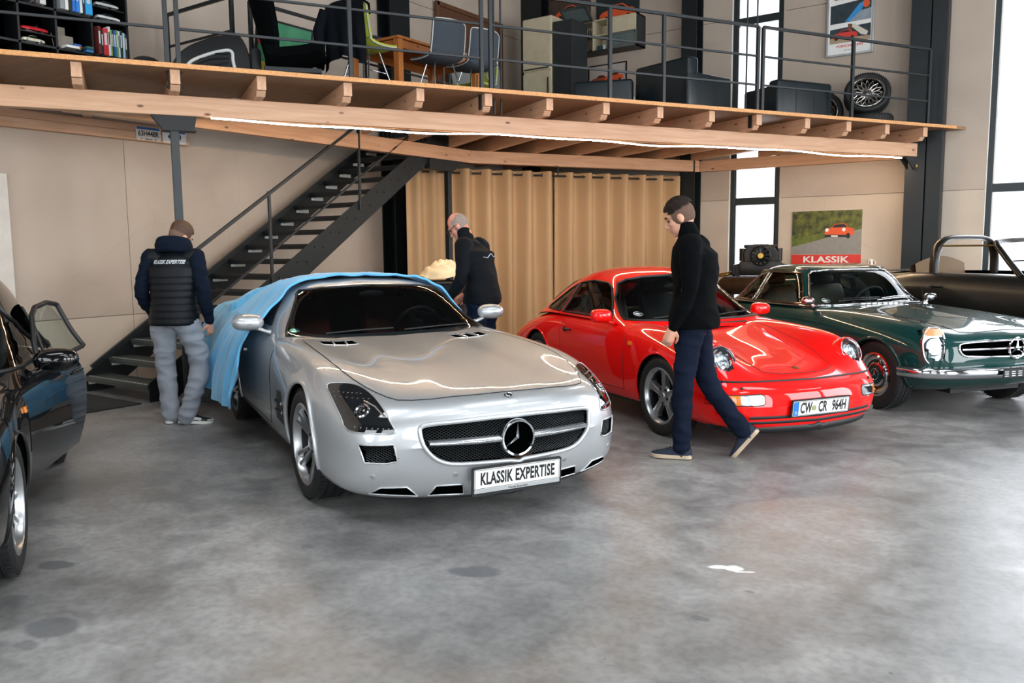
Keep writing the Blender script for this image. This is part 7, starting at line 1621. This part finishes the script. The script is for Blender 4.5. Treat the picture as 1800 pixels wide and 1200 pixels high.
for nm, c, d in (('bottom_panel', (0, 0, .01), (1.48, .34, .02)), ('top_panel', (0, 0, .53), (1.48, .34, .02)), ('back_panel', (0, .165, .27), (1.48, .012, .54)), ('side_panel', (-.73, 0, .27), (.02, .34, .54)), ('side_panel', (.73, 0, .27), (.02, .34, .54)), ('divider', (-.12, 0, .27), (.02, .34, .54)), ('divider', (.17, 0, .27), (.02, .34, .54)), ('shelf', (.025, 0, .27), (.28, .33, .018))):
    mb = MB(); mb.box(c, d); mb.build(nm, M_ANTH if c[0] > .7 or nm == 'bottom_panel' else M_CREAM, wc)
mb = MB(); mb.box((-.42, 0, .30), (.58, .3, .008)); mb.build('glass_shelf', M_CLEAR, wc)
mb = MB(); mb.box((.455, -.175, .395), (.55, .018, .27)); mb.build('front_flap', M_CREAM, wc, bevel=.004)
def glass_flap(M_, w_, h):
    mb = MB()
    for a, b_, c, d in ((0, h/2, w_, .045), (0, -h/2, w_, .045), (w_/2, 0, .045, h), (-w_/2, 0, .045, h)): mb.box((a, b_, 0), (c, d, .02), M_)
    o = mb.build('glass_door', pm('aluminium_frame', '#7f8a86', .35, .8), wc); mb = MB(); mb.box((0, 0, 0), (w_-.04, h-.04, .006), M_); mb.build('frosted_pane', pm('frosted_glass', '#5d6b69', .25, coat=.5), o)
glass_flap(frame((.455, -.178, .135), (1, 0, 0), (0, 0, 1), (0, -1, 0)), .53, .22); glass_flap(frame((-.35, -.36, .62), (1, 0, 0), (0, -.8, .6), (0, -.6, -.8)), .50, .30)
def glass_cup(x, y, z, h, r, k, nm='drinking_glass', m=None):
    mb = MB(); mb.lathe([(0, 0), (r*.8, 0), (r, h), (r*.92, h), (r*.7, .008), (0, .008)], 16); o = mb.build(nm, m or M_CLEAR, smooth=40); o.location = (-7.4+x, 13.37+y, 4.965+z)
    if nm == 'drinking_glass': tag(o, 'clear drinking glass %s' % k, 'glass', 'glasses in the wall cabinet')
    return o
for i in range(6): glass_cup(-.64+i*.085, -.05, .304, .11, .03, 'standing on the glass shelf of the wall cabinet')
for i in range(7): glass_cup(-.46+i*.047, -.1, .02, .05, .018, 'of small size standing on the bottom of the wall cabinet')
for i, (x, col, lb) in enumerate(((-.64, '#d9dde2', 'white mug with dark print at the open end of the wall cabinet'), (-.545, '#c9d2dc', 'white mug beside the small glasses in the wall cabinet'), (-.03, '#1d3a3a', 'dark green mug in the lower open compartment of the wall cabinet'), (.07, '#dfe3e2', 'white mug in the lower open compartment of the wall cabinet'))):
    mgo = thing('mug', lb, 'mug', (-7.4+x, 13.37-.08, 4.965+.02)); m = pm('mug_'+col.strip('#'), col, .3); mb = MB(); mb.lathe([(0, 0), (.038, 0), (.04, .09), (.035, .09), (.034, .01), (0, .01)], 20); mb.build('cup', m, mgo, smooth=40); mb = MB(); mb.tube([(.04, 0, .075), (.062, 0, .06), (.062, 0, .03), (.04, 0, .018)], .005, 6); mb.build('handle', m, mgo, smooth=60)
    if i < 3: mb = MB(); mb.box((0, -.0405, .045), (.03, .003, .045)); mb.build('mug_print', pm('mug_print_blue', '#1c2d55', .4), mgo)
def canvas(label, x, z, w_, h, bgm, tilt=0., sc=.3, y=YW-.03, cy=-.1):
    c = thing('canvas_picture', label, 'picture', (x, y, z)); mb = MB(); mb.box((0, 0, 0), (w_, h, .03), Mk); mb.build('canvas', bgm, c, bevel=.003); car_print(Mk, c, 0, cy, sc, M_ORANGE, M_PDARK, .016); return c
canvas('brown canvas with a dark red car above the fridge', -8.2, 5.95, .9, .62, pm('canvas_brown', '#4a3830', .6, var=.3), cy=-.15)
canvas('dark canvas with an orange-red car above the wall cabinet', -7.2, 5.83, .85, .7, pm('canvas_dark', '#1b2427', .6, var=.3), cy=-.2, sc=.36)
sk = thing('framed_sketch', 'thin-framed white picture of two orange cars leaning below the wall cabinet', 'picture', (-7.40, YW-.03, 4.42)); mb = MB(); mb.box((0, 0, 0), (.76, .74, .012), Mk); mb.build('paper', pm('sketch_paper', '#b9aca2', .6), sk)
mb = MB()
for a, b_, c, d in ((0, .37, .78, .02), (0, -.37, .78, .02), (.38, 0, .02, .76), (-.38, 0, .02, .76)): mb.box((a, b_, .004), (c, d, .024), Mk)
mb.build('frame', M_BLACK, sk); car_print(Mk, sk, -.14, .1, .2, pm('print_rust', '#a0452a', .6), M_PDARK, .007); car_print(Mk, sk, .14, .12, .19, M_ORANGE, M_PDARK, .0085)
mb = MB(); mb.lathe([(0, .0), (.17, 0), (.23, .2), (.24, .38), (.22, .38), (.2, .05), (0, .05)], 24); o = mb.build('wicker_basket', pm('wicker', '#7d5a38', .8, var=.3, scale=60, bump=.6, bscale=80), smooth=40); o.location = (-6.2, 9.95, DZ); tag(o, 'brown wicker basket on the mezzanine floor near the fridge', 'basket')
# armchairs and sofa
M_LTH = pm('black_sofa_leather', '#111c21', .42, var=.12, bump=.12, bscale=30)
def pad(root, nm, c, d, bev=.04): mb = MB(); mb.box(c, d); return mb.build(nm, M_LTH, root, bevel=bev, smooth=50)
def armchair(label, loc, rz, w_, dp, h, name='armchair', seams=0):
    a = thing(name, label, 'armchair' if name == 'armchair' else 'sofa', loc, rz)
    pad(a, 'seat_cushion', (.05, 0, .24), (dp-.15, w_-.3, .36)); pad(a, 'backrest', (-dp/2+.1, 0, h/2), (.2, w_, h))
    for s in (-1, 1): pad(a, 'armrest', (.0, s*(w_/2-.08), .28), (dp, .17, .54))
    for k in range(seams): mb = MB(); y = -w_/2+w_*(k+1)/(seams+1); mb.tube([(-dp/2-.003, y, .04), (-dp/2-.003, y, h-.05), (-dp/2+.03, y, h-.003)], .004, 5); mb.build('seam', M_PDARK, a)
    for x in (-dp/2+.08, dp/2-.08):
        for s in (-1, 1): mb = MB(); mb.cyl((x, s*(w_/2-.08), 0), (x, s*(w_/2-.08), .06), .02, n=10); mb.build('foot', M_BLACK, a)
    return a
A3 = math.atan2(D3.y, D3.x)
armchair('large black leather armchair standing by the railing in front of the wall column', (-4.66, 10.6, DZ), rad(72), .95, .85, .74)
armchair('small black leather armchair with vertical back seams beside the wheels', (-3.75, 12.2, DZ), A3+rad(90), 1.0, .7, .62, seams=2)
armchair('low black leather sofa behind the large armchair', (-5.75, 10.6, DZ), rad(20), 1.5, .8, .50, name='sofa')
armchair('low black leather sofa under the tall window', (-4.8, 12.98, DZ), rad(-90), 1.2, .7, .40, name='sofa')
# wheels
def cross_spokes(o, rr, h, mat):
    for k in range(16):
        for d in (-1, 1):
            a = 2*math.pi*k/16; b_ = a+d*.36; mb = MB(); mb.tube([(.055*math.cos(a), .055*math.sin(a), h*.35), ((rr*.55)*math.cos((a+b_)/2), (rr*.55)*math.sin((a+b_)/2), h*.45), ((rr-.03)*math.cos(b_), (rr-.03)*math.sin(b_), h*.4)], [.009, .007, .007], 6); mb.build('spoke', mat, o, smooth=60)
    mb = MB(); mb.lathe([(0, h*.55), (.03, h*.55), (.04, h*.5), (.065, h*.42), (.07, h*.2)], 24); mb.build('hub', mat, o, smooth=40)
def loose_wheel(label, loc, rot, R=.315, wd=.22, rr=.235):
    t = thing('alloy_wheel', label, 'wheel', loc); w_ = wheel(t, 0, 0, R, wd, rr, cross_spokes, pm('polished_rim', '#a8a49e', .18, .95, var=.06), name='tyre'); w_.matrix_local = rot; return t
def face(n_, R): 
    n_ = Vector(n_).normalized(); ex = Vector((0, 0, 1)).cross(n_).normalized(); return frame((0, 0, R), ex, n_.cross(ex), n_)
loose_wheel('cross-spoke alloy wheel leaning on the wall on top of a flat tyre', (-2.86, 13.05, DZ+.2), face((.25, -1, .38), .31))
loose_wheel('cross-spoke alloy wheel standing behind the small armchair', (-3.52, 13.12, DZ), face((.2, -1, .12), .315))
tf = thing('flat_tyre', 'black tyre lying flat on the mezzanine under a leaning wheel', 'tyre', (-2.80, 13.0, DZ)); mb = MB(); mb.lathe([(.2, .0), (.29, .0), (.315, .03), (.315, .17), (.29, .2), (.2, .2), (.19, .1), (.2, .0)], 40); mb.build('casing', M_RUBBER, tf, smooth=40)
mb = MB()
for k in range(48): mb.box((.316, 0, .1), (.006, .016, .12), Matrix.Rotation(2*math.pi*k/48, 4, 'Z'))
tb = mb.build('tread_blocks', M_RUBBER, tf); tag(tb, kind='stuff')
